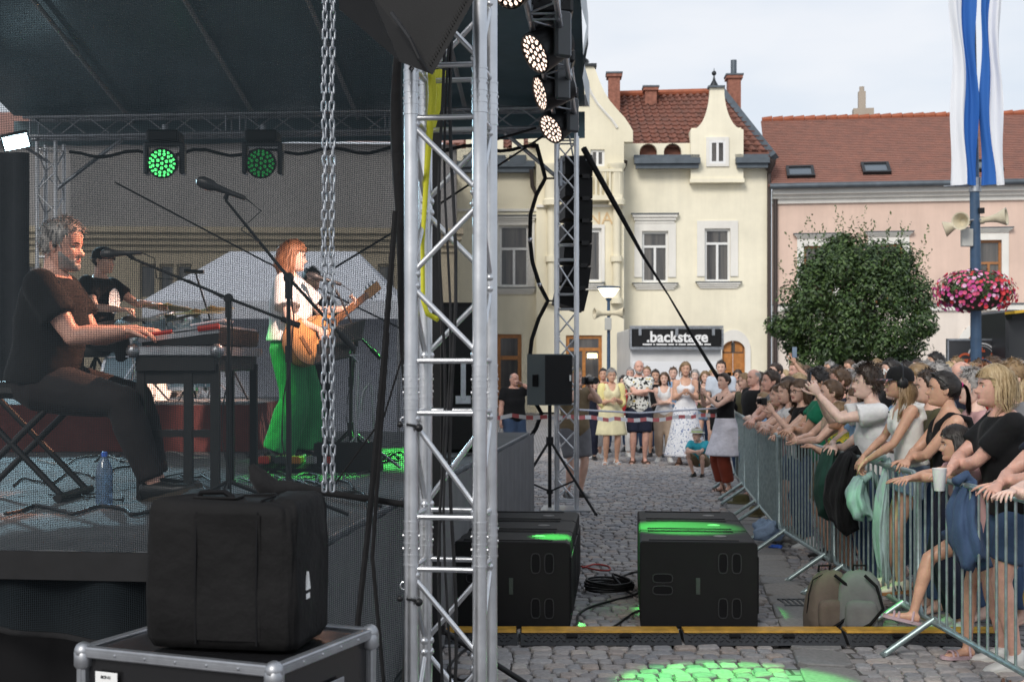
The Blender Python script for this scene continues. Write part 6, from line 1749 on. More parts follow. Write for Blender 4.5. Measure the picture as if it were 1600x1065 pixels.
ZT = [-.5, -.46, -.4, -.3, -.2, -.1, 0, .1, .2, .3, .4, .46, .5]
FW = [.33, .33, .325, .312, .310, .312, .320, .327, .340, .356, .37, .36, .34]
FF = [.62, .74, .60, .452, .400, .368, .352, .372, .392, .405, .40, .36, .34]
FB = [.10, .11, .13, .21, .295, .37, .42, .45, .47, .49, .48, .44, .40]
def head_surf(th, z, fem):
    c = np.sqrt(np.maximum(1e-6, 1 - (z / .5) ** 2))
    w = np.interp(z, ZT, FW) * c; xf = np.interp(z, ZT, FF) * c; xb = np.interp(z, ZT, FB) * c
    if fem:
        w = w * np.where(z < 0, 1 + z * .14, 1); 
    ct, st = np.cos(th), np.sin(th)
    x = np.where(ct > 0, xf * np.abs(ct) ** .82, -xb * np.abs(ct) ** .9); y = w * np.sign(st) * np.abs(st) ** .92
    fr = np.clip((ct - .15) / .35, 0, 1); fr = fr * fr * (3 - 2 * fr)
    g = lambda a, s: np.exp(-(a / s) ** 2)
    nose = np.interp(z, [-.20, -.175, -.15, -.12, -.04, .04, .08], [0, .055, .115, .118, .06, .02, 0]) * g(y, .045 + .028 * g(z + .15, .05))
    ns = 1.0 if not fem else .88
    x = x + fr * (nose * ns - .040 * (g(y - .135, .07) + g(y + .135, .07)) * g(z - .005, .05) + .014 * g(z - .075, .03) * g(np.abs(y) - .12, .11)
                  + .024 * g(z + .228, .016) * g(y, .075) + .026 * g(z + .268, .018) * g(y, .065) - .012 * g(z + .247, .008) * g(y, .09) - .016 * g(z + .315, .025) * g(y, .1)
                  + .018 * g(z + .41, .05) * g(y, .09) + .014 * (g(y - .19, .07) + g(y + .19, .07)) * g(z + .12, .08))
    return x, y, z
def head_mesh(h, nz, nt, fem, hair_i=5):
    """returns MB in head space: 0 skin 1 lips 2 eye white 3 iris 4 brow"""
    ph = np.linspace(-pi / 2 + .10, pi / 2 - .06, nz); zz = .5 * np.sin(ph)
    tt = np.linspace(-pi, pi, nt, endpoint=False)
    T, Z = np.meshgrid(tt, zz)
    x, y, z = head_surf(T, Z, fem)
    b = MB()
    V_ = np.stack([x, y, z], -1) * h
    for i in range(nz - 1):
        for j in range(nt):
            pass
    vs = [tuple(v) for v in V_.reshape(-1, 3)]
    o = len(vs); vs += [(.12 * h, 0, -.5 * h), (0, 0, .502 * h)]
    fs, mi = [], []
    for i in range(nz - 1):
        for j in range(nt):
            k = (j + 1) % nt; fs.append((i * nt + j, i * nt + k, (i + 1) * nt + k, (i + 1) * nt + j))
            zc = zz[i] * .5 + zz[i + 1] * .5; yc = V_[i, j, 1] / h; ct = math.cos(tt[j])
            mi.append(1 if (-.288 < zc < -.212 and abs(yc) < (.105 - abs(zc + .25) * 1.0) and ct > .3) else 0)
    for j in range(nt):
        k = (j + 1) % nt; fs += [(k, j, o), ((nz - 1) * nt + j, (nz - 1) * nt + k, o + 1)]; mi += [0, 0]
    b.v = vs; b.f = fs; b.m = mi
    for s in (-1, 1):
        b.mat(0)
        c = V(-.04 * h, s * .318 * h, -.03 * h); Re = Matrix.Rotation(s * -.35, 3, 'Z') @ Matrix.Rotation(-.2, 3, 'Y')
        b.sph(c, (.075 * h, .028 * h, .125 * h), 12, 8, Re)
        b.sph(c + V(-.02 * h, s * .012 * h, .01 * h), (.07 * h, .03 * h, .11 * h), 12, 8, Matrix.Rotation(s * -.55, 3, 'Z'))
        e = V(.268 * h, s * .135 * h, .002 * h)
        b.mat(2).sph(e, .048 * h, 10, 8); b.mat(3).sph(e + V(.031 * h, 0, -.002 * h), .022 * h, 8, 6)
        b.mat(0).sph(e + V(-.006 * h, 0, .045 * h), (.050 * h, .062 * h, .031 * h), 10, 8)
        b.sph(e + V(-.010 * h, 0, -.046 * h), (.046 * h, .06 * h, .029 * h), 10, 8)
        b.mat(4).tube([(e.x + .020 * h, e.y - s * .045 * h, e.z + .006 * h), (e.x + .046 * h, e.y, e.z + .018 * h), (e.x + .026 * h, e.y + s * .045 * h, e.z + .006 * h)], .006 * h, 4)
        b.mat(4)
        pts = []
        for k in range(6):
            yy = s * (.055 + .03 * k); th = math.asin(min(.99, abs(yy) / .32)) * s; xx, yq, zq = head_surf(np.array(th), np.array(.078 + .012 * math.sin(k / 5 * pi)), fem)
            pts.append((float(xx) * h + .004 * h, yy * h, (.078 + .016 * math.sin(k / 5 * pi)) * h))
        b.tube(pts, [.010 * h, .017 * h, .018 * h, .016 * h, .012 * h, .005 * h], 5)
    return b

def hl(x, style):
    if style in ('balding',): return np.interp(x, [-.5, -.12, -.06, .06, .10, .2], [-.27, -.25, -.06, -.05, .16, .9]) + (0.0 if True else 0)
    if style == 'bald': return 9.0
    return np.interp(x, [-.5, -.12, -.06, .08, .16, .24, .42], [-.28, -.25, -.08, -.06, .12, .245, .275])
def make_hair(h, style, length, n, seed, fem, vol=.05, wid=.030, hat=False):
    if hat: vol = .015
    rnd = random.Random(seed); b = MB()
    ph = np.linspace(-.62, pi / 2 - .03, 22); zz = .5 * np.sin(ph); tt = np.linspace(-pi, pi, 36, endpoint=False)
    T, Z = np.meshgrid(tt, zz); x, y, z = head_surf(T, Z, fem)
    hline = hl(x, style)
    m = z - hline
    if style == 'balding': m = np.where(z > .36, -.3, m)
    if style in ('long', 'pony', 'bun', 'bob'): m = m + .02
    mm = np.clip(m / .14, 0, 1); mm = mm * mm * (3 - 2 * mm)
    cen = np.array([-.03, 0, .06]); D = np.stack([x, y, z], -1) - cen; D /= np.linalg.norm(D, axis=-1, keepdims=True)
    nzv = np.array([[mnoise.noise(Vector((D[i, j, 0] * 4 + seed, D[i, j, 1] * 4, D[i, j, 2] * 4))) for j in range(36)] for i in range(22)])
    off = -.03 + (vol + .03 + vol * .55 * nzv) * mm
    Pn = np.stack([x, y, z], -1) + D * off[..., None]
    idx = {}
    fs = []
    keep = m > -.07
    for i in range(21):
        for j in range(36):
            k = (j + 1) % 36
            if keep[i, j] or keep[i, k] or keep[i + 1, j] or keep[i + 1, k]: fs.append((i * 36 + j, i * 36 + k, (i + 1) * 36 + k, (i + 1) * 36 + j))
    if style != 'bald':
        vs = [tuple(v) for v in (Pn.reshape(-1, 3) * h)]
        vs.append((0, 0, (.5 + vol) * h))
        if style != 'balding':
            for j in range(36): fs.append((21 * 36 + j, 21 * 36 + (j + 1) % 36, len(vs) - 1))
        b.add(vs, fs)
    roots = [(Pn[i, j], D[i, j]) for i in range(22) for j in range(36) if m[i, j] > .02 and not (hat and z[i, j] > .05)]
    if not roots: return b
    E = np.array([.455 + vol * .6, .345 + vol * .7, .47 + vol * .5]); C = np.array([-.03, 0, .04])
    Tp = np.array([-.53, 0, .16]) if style != 'bun' else np.array([-.40, 0, .40])
    for q in range(n):
        p, d = roots[rnd.randrange(len(roots))]
        p = p.copy() + np.array([rnd.uniform(-.02, .02) for _ in range(3)]); pts = [p.copy()]
        if style in ('short', 'balding', 'messy'):
            L = length * rnd.uniform(.5, 1.1); st = 4
            dv = np.array([-.3 if p[0] < .05 else .35, d[1] * .7, -.55 if p[2] < .3 else .05]) + .5 * d + np.array([rnd.uniform(-.35, .35) for _ in range(3)])
            if style == 'messy': dv = dv + .5 * d + np.array([rnd.uniform(-.6, .6) for _ in range(3)])
            for k in range(st):
                dv = dv / np.linalg.norm(dv); p = p + dv * L / st; dv = dv + np.array([0, 0, -.35]); pts.append(p.copy())
        elif style in ('long', 'bob'):
            L = length * rnd.uniform(.8, 1.05); st = 11; dv = np.array([-.45 + rnd.uniform(-.2, .2), (1 if p[1] > 0 else -1) * .9, .1]) + d * .3; ws = rnd.uniform(1.0, 1.11); back = rnd.random() < .75
            for k in range(st):
                dv = .6 * dv / np.linalg.norm(dv) + .5 * np.array([0, 0, -1.0]) + np.array([rnd.uniform(-.12, .12), rnd.uniform(-.12, .12), 0]); dv /= np.linalg.norm(dv)
                p = p + dv * L / st
                e = (p - C) / E; r = np.linalg.norm(e)
                if p[2] > -.35 and r < ws: p = C + e / r * ws * E
                if p[2] > -.42 and p[0] > .06 and p[2] < .22: p[1] = math.copysign(max(abs(p[1]), .34), p[1]); p[0] = min(p[0], .09)
                if p[2] <= -.42: p[0] = p[0] * .8 + (-.30 if back else .10) * .2; p[1] = math.copysign(max(abs(p[1]), .30), p[1]) if not back else p[1]
                pts.append(p.copy())
        else:
            L = length * rnd.uniform(.75, 1.05); st = 6; p0 = p.copy()
            sp = np.array([rnd.uniform(-.05, .05), rnd.uniform(-.06, .06), rnd.uniform(-.05, .05)])
            for k in range(1, st + 1):
                t = k / st; e = p0 * (1 - t) + (Tp + sp * .6) * t; r = (e - C) / E; nr_ = np.linalg.norm(r); 
                if nr_ < 1.02: e = C + r / nr_ * 1.02 * E
                pts.append(e.copy())
            p = pts[-1].copy(); dv = np.array([-1.0, 0, .2]); spread = np.array([rnd.uniform(-.35, .35), rnd.uniform(-.5, .5), 0])
            if style == 'pony':
                for k in range(8):
                    dv = .62 * dv + .5 * np.array([0.02, 0, -1.0]) + spread * .10; dv /= np.linalg.norm(dv); p = p + dv * L / 8; pts.append(p.copy())
            else:
                for k in range(6): a = k * 1.3 + q; p = Tp + np.array([math.cos(a) * .1 - .05, math.sin(a) * .12, .05 + .1 * math.sin(a * 1.7)]); pts.append(p.copy())
        w0 = wid * rnd.uniform(.6, 1.2); vs, f2 = [], []
        for k, pt in enumerate(pts):
            tg = (pts[min(k + 1, len(pts) - 1)] - pts[max(k - 1, 0)]); out = pt - C; sd = np.cross(tg, out); nn_ = np.linalg.norm(sd); sd = sd / nn_ if nn_ > 1e-6 else np.array([0, 1, 0])
            w = w0 * (1 - .75 * (k / (len(pts) - 1)) ** 2) * (.5 if k == 0 else 1)
            vs += [tuple((pt + sd * w / 2) * h), tuple((pt + out / max(np.linalg.norm(out), .1) * w * .25) * h), tuple((pt - sd * w / 2) * h)]
        for k in range(len(pts) - 1): f2 += [(k * 3, k * 3 + 1, k * 3 + 4, k * 3 + 3), (k * 3 + 1, k * 3 + 2, k * 3 + 5, k * 3 + 4)]
        b.add(vs, f2)
    return b

def ik(a, c, l1, l2, pole):
    a, c = Vector(a), Vector(c); d = c - a; L = d.length
    if L > (l1 + l2) * .995: c = a + d * ((l1 + l2) * .995 / L); d = c - a; L = d.length
    if L < abs(l1 - l2) + .02: L = abs(l1 - l2) + .02; c = a + d.normalized() * L; d = c - a
    x = (l1 * l1 - l2 * l2 + L * L) / (2 * L); y = math.sqrt(max(0, l1 * l1 - x * x)); dn = d.normalized()
    p = Vector(pole) - dn * Vector(pole).dot(dn)
    p = p.normalized() if p.length > 1e-4 else dn.orthogonal().normalized()
    return a + dn * x + p * y, c

def hand_mb(b, w, fwd, palm, side, s=1.0, curl=.5, n=6, spread=.10):
    """w wrist, fwd hand direction, palm direction the fingers curl to, side +1 left hand"""
    f = Vector(fwd).normalized(); pn = Vector(palm); pn = (pn - f * pn.dot(f))
    pn = pn.normalized() if pn.length > 1e-4 else f.orthogonal().normalized()
    a = f.cross(pn).normalized() * side                       # towards the thumb
    rings = []
    for (t, hw, ht) in ((-.02, .024, .020), (.01, .027, .019), (.045, .038, .016), (.08, .041, .014), (.095, .038, .011)):
        rings.append([w + f * t * s + (a * math.cos(q * pi / 5) * hw + pn * math.sin(q * pi / 5) * ht) * s for q in range(10)])
    b.loft(rings)
    for k, (o, L) in enumerate(((.030, .068), (.010, .077), (-.010, .072), (-.029, .056))):
        p = w + (f * (.088 - .004 * abs(k - 1.2)) + a * o) * s; d = (f + a * (1.5 - k) * spread).normalized(); pts = [p - d * .015 * s]; c = curl * (1 + .1 * k) * .75
        for sg in (.42, .32, .26):
            pts.append(p.copy()); d = (Matrix.Rotation(c, 3, d.cross(pn).normalized()) @ d) if d.cross(pn).length > 1e-3 else d; p = p + d * L * sg * s
        pts.append(p)
        b.tube(pts, [.0085 * s, .0092 * s, .0082 * s, .0074 * s, .0055 * s], n)
        b.sph(p, .0055 * s, 6, 4)
    p = w + (f * .025 + a * .026) * s; d = (f * .75 + a * .75 + pn * .25).normalized(); pts = [p - a * .012 * s]
    for sg in (.045, .034, .028): pts.append(p.copy()); p = p + d * sg * s; d = (d + f * .35 + pn * curl * .35 - a * .12).normalized()
    pts.append(p); b.tube(pts, [.014 * s, .0125 * s, .0105 * s, .009 * s, .006 * s], n); b.sph(p, .006 * s, 6, 4)

TT = [-.12, -.05, .0, .06, .15, .25, .34, .41, .46, .495, .52]
TAX = [.085, .115, .118, .112, .104, .112, .118, .110, .092, .072, .058]
TAY = [.12, .168, .170, .158, .138, .148, .160, .166, .150, .10, .065]
REM = []
def rem(mb, name, mats, root, vox, smooth=5, join=None, mi=None):
    """queue: union of overlapping volumes -> one continuous skin"""
    me = bpy.data.meshes.new(name); me.from_pydata(mb.v, [], mb.f)
    bm = bmesh.new(); bm.from_mesh(me); bmesh.ops.recalc_face_normals(bm, faces=bm.faces[:]); bm.to_mesh(me); bm.free()
    o = bpy.data.objects.new('tmp_' + name, me); COL.objects.link(o)
    r = o.modifiers.new('r', 'REMESH'); r.mode = 'VOXEL'; r.voxel_size = vox; r.adaptivity = 0
    s = o.modifiers.new('s', 'SMOOTH'); s.factor = .5; s.iterations = smooth
    REM.append((o, name, mats, root, join))

def person(label, x, y, z=0.0, face=180, h=1.70, fem=False, girth=1.0, lean=0.0, pel=None, pelx=0.0, hands=None, palms=None, elbows=None, feet=None, knees=None, curl=(.45, .45), hand_dir=None,
           head=(0, 0), hair=('short', 'brown', .10), vol=.05, skin=0, lod=1, wear=(), shoes=None, headh=.232, beard=None, twist=0.0, group='people in the crowd', roll=0.0, name='person', sh=1.0, hat=False):
    s = h / 1.70; th = rad(face)
    root = thing(name, label, 'person', (x, y, z), th, group)
    u = V(math.sin(lean), 0, math.cos(lean)); f = V(math.cos(lean), 0, -math.sin(lean)); lft = V(0, 1, 0)
    Rt = Matrix.Rotation(twist, 3, 'Z')
    Pv = V(pelx, 0, pel if pel is not None else .93)
    g = girth; gw = (.94 if fem else 1.04) * sh
    def tw(t): return Matrix.Rotation(twist * max(0, min(1, t / .4)), 3, u)
    def ring(t, off, n=18, ws=1.0):
        ax = np.interp(t, TT, TAX) * g + off; ay = np.interp(t, TT, TAY) * (1 + (g - 1) * .7) + off
        if fem: ay *= np.interp(t, [-.1, 0, .15, .4], [1.03, 1.04, .90, .93])
        else: ay *= np.interp(t, [0, .3, .42], [.96, 1.0, 1.06])
        c = Pv + u * t + f * (.012 * math.sin(t * 6)); M = tw(t)
        return [c + M @ (f * ax * math.cos(2 * pi * k / n) + lft * ay * ws * math.sin(2 * pi * k / n)) for k in range(n)]
    ts = [-.12, -.08, -.03, .02, .07, .12, .17, .22, .28, .34, .39, .43, .46, .485, .505, .52]
    Sh = [Pv + u * .445 + tw(.45) @ (lft * .178 * gw * sd + f * .0) for sd in (1, -1)]
    if hands is None: hands = ((.06, .24, .80), (.06, -.24, .80))
    if elbows is None: elbows = ((-.6, .4, -.3), (-.6, -.4, -.3))
    arm = []
    for k in range(2):
        e, w = ik(Sh[k], hands[k], .285, .25, elbows[k]); arm.append((Sh[k], e, w))
    Hp = [Pv + V(0, .088 * sd, -.03) for sd in (1, -1)]
    if feet is None: feet = ((.0, .10, .085), (.0, -.10, .085))
    if knees is None: knees = ((1, .1, 0), (1, -.1, 0))
    leg = []
    for k in range(2):
        e, w = ik(Hp[k], feet[k], .425, .415, knees[k]); leg.append((Hp[k], e, w))
    nb = Pv + u * .50 + f * .005
    Hc = Pv + u * .50 + V(.035 + .10 * math.sin(lean), 0, 0) + V(0, 0, .155 * 1.0) * 1.0 - V(0, 0, .02 * abs(math.sin(lean)))
    Rh = Matrix.Rotation(rad(head[0]), 3, 'Z') @ Matrix.Rotation(rad(-head[1]), 3, 'Y') @ Matrix.Rotation(rad(roll), 3, 'X')
    hh = headh
    vox = (.0135, .021, .034)[lod]
    ag = (1 + (g - 1) * .7) * (.92 if fem else 1.02)
    def arm_pts(k, fr):
        S_, E_, W_ = arm[k]; base = [(S_, .056), (S_.lerp(E_, .35), .050), (S_.lerp(E_, .75), .043), (E_, .039), (E_.lerp(W_, .25), .042), (E_.lerp(W_, .6), .034), (W_, .026)]
        pos = [0, .35, .75, 1, 1.25, 1.6, 2]; out = [(p, r * ag) for (p, r), q in zip(base, pos) if q <= fr + 1e-6]
        if fr not in pos:
            q = fr if fr < 1 else fr - 1; p = S_.lerp(E_, q) if fr < 1 else E_.lerp(W_, q); out.append((p, np.interp(fr, pos, [r for _, r in base]) * ag))
        return out
    def leg_pts(k, fr):
        S_, E_, W_ = leg[k]; base = [(S_, .092), (S_.lerp(E_, .3), .083), (S_.lerp(E_, .75), .062), (E_, .054), (E_.lerp(W_, .28), .056), (E_.lerp(W_, .65), .042), (W_, .033)]
        pos = [0, .3, .75, 1, 1.28, 1.65, 2]; lg = 1 + (g - 1) * .6; out = [(p, r * lg) for (p, r), q in zip(base, pos) if q <= fr + 1e-6]
        if fr not in pos:
            q = fr if fr < 1 else fr - 1; p = S_.lerp(E_, q) if fr < 1 else E_.lerp(W_, q); out.append((p, np.interp(fr, pos, [r for _, r in base]) * lg))
        return out
    def tb(b, pr, off, n=12, flare=0.0):
        b.tube([p for p, _ in pr], [r + off + flare * i / max(1, len(pr) - 1) for i, (_, r) in enumerate(pr)], n); b.sph(pr[0][0], pr[0][1] + off, 12, 8)
        if len(pr) > 4: b.sph(pr[3][0], pr[3][1] + off, 12, 8)
    # --- body
    b = MB()
    b.loft([ring(t, 0) for t in ts])
    for k in range(2): tb(b, arm_pts(k, 2), 0); tb(b, leg_pts(k, 2), 0)
    nk = .053 if not fem else .046
    b.tube([Pv + u * .44, nb, Hc + Rh @ V(-.03, 0, -.06), Hc + Rh @ V(-.02, 0, 0)], [nk * 1.5, nk * 1.08, nk, nk], 14)
    if fem:
        for sd in (1, -1): b.sph(Pv + u * .325 + f * .085 * g + lft * .068 * sd, .058 * g)
    # feet
    for k in range(2):
        A = leg[k][2]; fd = Matrix.Rotation(.25 * (1 if k == 0 else -1), 3, 'Z') @ V(1, 0, 0)
        sh_d = (A - leg[k][1]).normalized()
        fd = (fd - sh_d * fd.dot(sh_d) * .75); fd.normalize(); up = -sh_d * .6 + V(0, 0, .4); up = (up - fd * up.dot(fd)).normalized(); sd = up.cross(fd)
        rg = []
        for (t, hw, ht, dz) in ((-.055, .026, .026, -.045), (-.02, .034, .04, -.035), (.05, .037, .03, -.045), (.12, .043, .018, -.058), (.165, .036, .012, -.064), (.185, .015, .006, -.066)): rg.append([A + fd * t + up * dz + sd * hw * math.cos(q * pi / 6) + up * ht * math.sin(q * pi / 6) for q in range(12)])
        b.loft(rg)
        if shoes:
            c = MB(); o_ = .010
            rg2 = []
            for (t, hw, ht, dz) in ((-.075, .02, .03, -.040), (-.06, .036, .042, -.032), (-.02, .042, .05, -.030), (.05, .045, .036, -.042), (.12, .050, .024, -.055), (.175, .044, .018, -.060), (.205, .016, .010, -.064)): rg2.append([A + fd * t + up * dz + sd * hw * math.copysign(abs(math.cos(q * pi / 8)) ** .7, math.cos(q * pi / 8)) + up * (ht * math.sin(q * pi / 8) if math.sin(q * pi / 8) > 0 else max(-.045, ht * math.sin(q * pi / 8) * 1.2)) for q in range(16)])
            sole = []
            for (t, hw) in ((-.080, .022), (-.06, .040), (.03, .042), (.12, .052), (.18, .045), (.212, .018)): sole.append([A + fd * t + up * zz_ + sd * hw * sg for (zz_, sg) in ((-.088, -1), (-.088, 1), (-.064, 1.04), (-.064, -1.04))])
            if shoes[0] == 'sandal':
                c.mat(0).loft(sole)
                for t in (.0, .10, .135):
                    c.tube([A + fd * t + up * (-.07) + sd * .048, A + fd * t + up * (-.035 if t > .05 else .0) + sd * .03, A + fd * t + up * (-.028 if t > .05 else .01), A + fd * t + up * (-.035 if t > .05 else 0) - sd * .03, A + fd * t + up * (-.07) - sd * .048], .009, 6)
                smats = [shoes[1]]
            else:
                c.mat(0).loft(rg2); c.mat(1).loft(sole)
                if len(shoes) > 3:
                    c.mat(2)
                    for t in (.02, .045, .07):
                        for e in (1, -1): c.box(A + fd * t + up * -.042 + sd * .047 * e, (.010, .003, .04), R=Matrix((fd, sd, up)).transposed() @ Matrix.Rotation(.3, 3, 'Y'))
                smats = [shoes[1], shoes[2]] + ([shoes[3]] if len(shoes) > 3 else [])
            c.v = [tuple(Vector(v) * s) for v in c.v]
            c.build('shoe' if shoes[0] != 'sandal' else 'sandal', smats, root, 60, world=False)
    b.v = [tuple(Vector(v) * s) for v in b.v]
    # --- head and hands (joined to the body mesh)
    hm = head_mesh(hh, (58, 34, 18)[lod], (52, 32, 18)[lod], fem)
    hm.v = [tuple((Hc + Rh @ Vector(v)) * s) for v in hm.v]
    hb_ = MB(); HF = []
    for k in range(2):
        S_, E_, W_ = arm[k]; sd = 1 if k == 0 else -1
        fw = (W_ - E_).normalized()
        if hand_dir and hand_dir[k] is not None: fw = (fw * .35 + Vector(hand_dir[k]).normalized()).normalized()
        pm = palms[k] if palms and palms[k] is not None else (0, -sd, 0)
        HF.append((W_ * s, fw, Vector(pm).normalized()))
        hand_mb(hb_, W_, fw, pm, sd, .98 if not fem else .90, curl[k], (7, 5, 4)[lod])
    hb_.v = [tuple(Vector(v) * s) for v in hb_.v]
    hm.mat(0).add(hb_.v, hb_.f)
    skm = [SKINS[skin], LIP, EYEW, IRIS, HAIR[{'blonde': 'brown', 'light': 'brown', 'grey': 'dark'}.get(hair[1], hair[1])]]
    rem(b, 'body', skm, root, vox * s, 3, hm)
    # --- hair
    if hair[0] != 'none':
        n = (800, 200, 60)[lod]; w = (.024, .050, .095)[lod]
        hr = make_hair(hh, hair[0], hair[2], n, hash(label) % 1000 if False else sum(map(ord, label)) % 997, fem, vol, w, hat)
        if hr.v:
            hr.v = [tuple((Hc + Rh @ Vector(v)) * s) for v in hr.v]
            hr.build('hair', HAIR[hair[1]], root, 179, world=False, fix=False)
    if beard:
        bb = MB(); zz = np.linspace(-.485, -.13, 14); tt = np.linspace(-1.45, 1.45, 26); T, Z = np.meshgrid(tt, zz); xx, yy, z_ = head_surf(T, Z, fem)
        rr = random.Random(3); vs = []
        for i in range(14):
            for j in range(26):
                yv, zv = yy[i, j], Z[i, j]; low = np.interp(abs(tt[j]), [0, .35, .7, 1.2, 1.45], [-.19, -.20, -.26, -.17, -.02]); o_ = float(np.interp(low - zv, [-.02, .03], [-.03, .03 * beard[1]])) * (1 + .22 * rr.uniform(-1, 1))
                if abs(yv) < .09 and -.30 < zv < -.205: o_ = -.03
                vs.append(tuple((Hc + Rh @ (Vector((xx[i, j] + o_ * math.cos(tt[j]), yv + o_ * math.sin(tt[j]), zv - (.02 * beard[1] if zv < -.4 else 0))) * hh)) * s))
        bb.add(vs, [(i * 26 + j, i * 26 + j + 1, (i + 1) * 26 + j + 1, (i + 1) * 26 + j) for i in range(13) for j in range(25)])
        bb.build('beard', HAIR[beard[0]], root, 179, world=False, fix=False)
    # --- clothes
    for wr in wear:
        k_, m_ = wr[0], wr[1]; p = wr[2] if len(wr) > 2 else {}
        c = MB(); off = p.get('off', .016); v2 = vox * 1.05
        if k_ == 'top':
            t0 = p.get('hem', -.06)
            c.loft([ring(t, off + (p.get('loose', .012) if t < .3 else 0)) for t in [t0] + [q for q in ts if t0 + .03 < q < .475]] + [ring(.478, off * .9), ring(.50, off * .7), ring(.512, .006)][:p.get('neck', 2)])
            for k in range(2): tb(c, arm_pts(k, p.get('sl', .55)), off + .004, 12, p.get('flare', .012))
            if fem:
                for sd in (1, -1): c.sph(Pv + u * .325 + f * .085 * g + lft * .068 * sd, .058 * g + off)
        elif k_ == 'tank':
            t0 = p.get('hem', -.05)
            c.loft([ring(t, off + (.006 if t < .2 else 0)) for t in [t0] + [q for q in ts if t0 + .03 < q < .375]] + [ring(.385, off)])
            for sd in (1, -1):
                if fem: c.sph(Pv + u * .325 + f * .085 * g + lft * .068 * sd, .058 * g + off)
                q = [Pv + u * .36 + f * .125 * g + lft * .075 * sd, Pv + u * .43 + f * .10 * g + lft * .085 * sd, Pv + u * .492 + f * .02 + lft * .098 * sd, Pv + u * .45 - f * .10 * g + lft * .09 * sd, Pv + u * .36 - f * .118 * g + lft * .08 * sd]
                c.tube(q, p.get('strap', .022), 8)
        elif k_ == 'bottom':
            c.loft([ring(t, off) for t in (-.115, -.08, -.03, .02, .07, p.get('waist', .10))])
            fr = p.get('fr', 1.95)
            for k in range(2):
                pr = leg_pts(k, fr); c.tube([q for q, _ in pr], [r + off + p.get('loose', .01) + p.get('flare', 0) * max(0, (i / max(1, len(pr) - 1)) - .3) for i, (_, r) in enumerate(pr)], 12); c.sph(pr[0][0], pr[0][1] + off, 12, 8)
                if len(pr) > 4: c.sph(pr[3][0], pr[3][1] + off + p.get('loose', .01), 12, 8)
        elif k_ in ('skirt',):
            rg = [ring(p.get('waist', .12), off), ring(.05, off), ring(0, off + .012)]
            zt_h = p.get('hem', .45); fl_ = p.get('flare', .06); c0 = Pv + V(0, 0, -.03); mid = (leg[0][2] + leg[1][2]) / 2
            for q in range(1, 7):
                t = q / 6; zc = c0.z + (zt_h - c0.z) * t; cx = c0.x + (mid.x - c0.x) * (c0.z - zc) / max(.1, c0.z - mid.z); n = 18
                rg.append([V(cx + (.13 * g + off - .004 + fl_ * t) * (1 + .07 * math.sin(kk_ * 2.1 + 1) * t) * math.cos(2 * pi * kk_ / n), (.18 * g + off - .006 + fl_ * t) * (1 + .07 * math.sin(kk_ * 3.3) * t) * math.sin(2 * pi * kk_ / n), zc) for kk_ in range(n)])
            c.loft(rg)
        elif k_ == 'open':        # jacket worn open over the shoulders: a back shell
            for k in range(2): tb(c, arm_pts(k, p.get('sl', 1.6)), off + .014, 12, .01)
            rg = []
            for t in [q for q in ts if p.get('hem', -.12) <= q < .5]:
                ax = np.interp(t, TT, TAX) * g + off + .02; ay = np.interp(t, TT, TAY) + off + .025; cc_ = Pv + u * t; o2, i2 = [], []
                for q in range(15):
                    an = rad(62 + q * 236 / 14); o2.append(cc_ + f * ax * math.cos(an) + lft * ay * math.sin(an)); i2.append(cc_ + f * (ax - .018) * math.cos(an) + lft * (ay - .018) * math.sin(an))
                rg.append(o2 + i2[::-1])
            c.loft(rg)
        c.v = [tuple(Vector(v) * s) for v in c.v]
        rem(c, p.get('name', {'top': 'shirt', 'tank': 'tank_top', 'bottom': 'trousers', 'skirt': 'skirt', 'open': 'jacket'}[k_]), [m_], root, v2 * s, p.get('smooth', 4))
    J = {'hand': HF, 'Hc': Hc * s, 'Rh': Rh, 'hh': hh * s, 'arm': [[q * s for q in a] for a in arm], 'leg': [[q * s for q in a] for a in leg], 'Pv': Pv * s, 'u': u, 'f': f, 's': s, 'root': root, 'M': MW[root.name]}
    return J

def finish_people():
    bpy.context.view_layer.update()
    dg = bpy.context.evaluated_depsgraph_get()
    for (o, name, mats, root, join) in REM:
        me = bpy.data.meshes.new_from_object(o.evaluated_get(dg))
        me.materials.clear()
        if join is not None:
            m2 = bpy.data.meshes.new('j'); m2.from_pydata(join.v, [], join.f)
            for m in mats: m2.materials.append(m)
            m2.polygons.foreach_set('material_index', join.m)
            bm = bmesh.new(); bm.from_mesh(m2); bmesh.ops.recalc_face_normals(bm, faces=bm.faces[:]); bm.from_mesh(me); bm.to_mesh(me); bm.free()
            mi_ = np.zeros(len(me.polygons), dtype=np.int32); me.polygons.foreach_get('material_index', mi_)
            bpy.data.meshes.remove(m2); me.materials.clear()
            # keep slots in order
        for m in mats: me.materials.append(m)
        if join is not None: me.polygons.foreach_set('material_index', mi_)
        me.polygons.foreach_set('use_smooth', [True] * len(me.polygons)); me.name = name
        link(name, me, root)
    for (o, *_r_) in REM:
        d = o.data; bpy.data.objects.remove(o); bpy.data.meshes.remove(d)
    REM.clear()

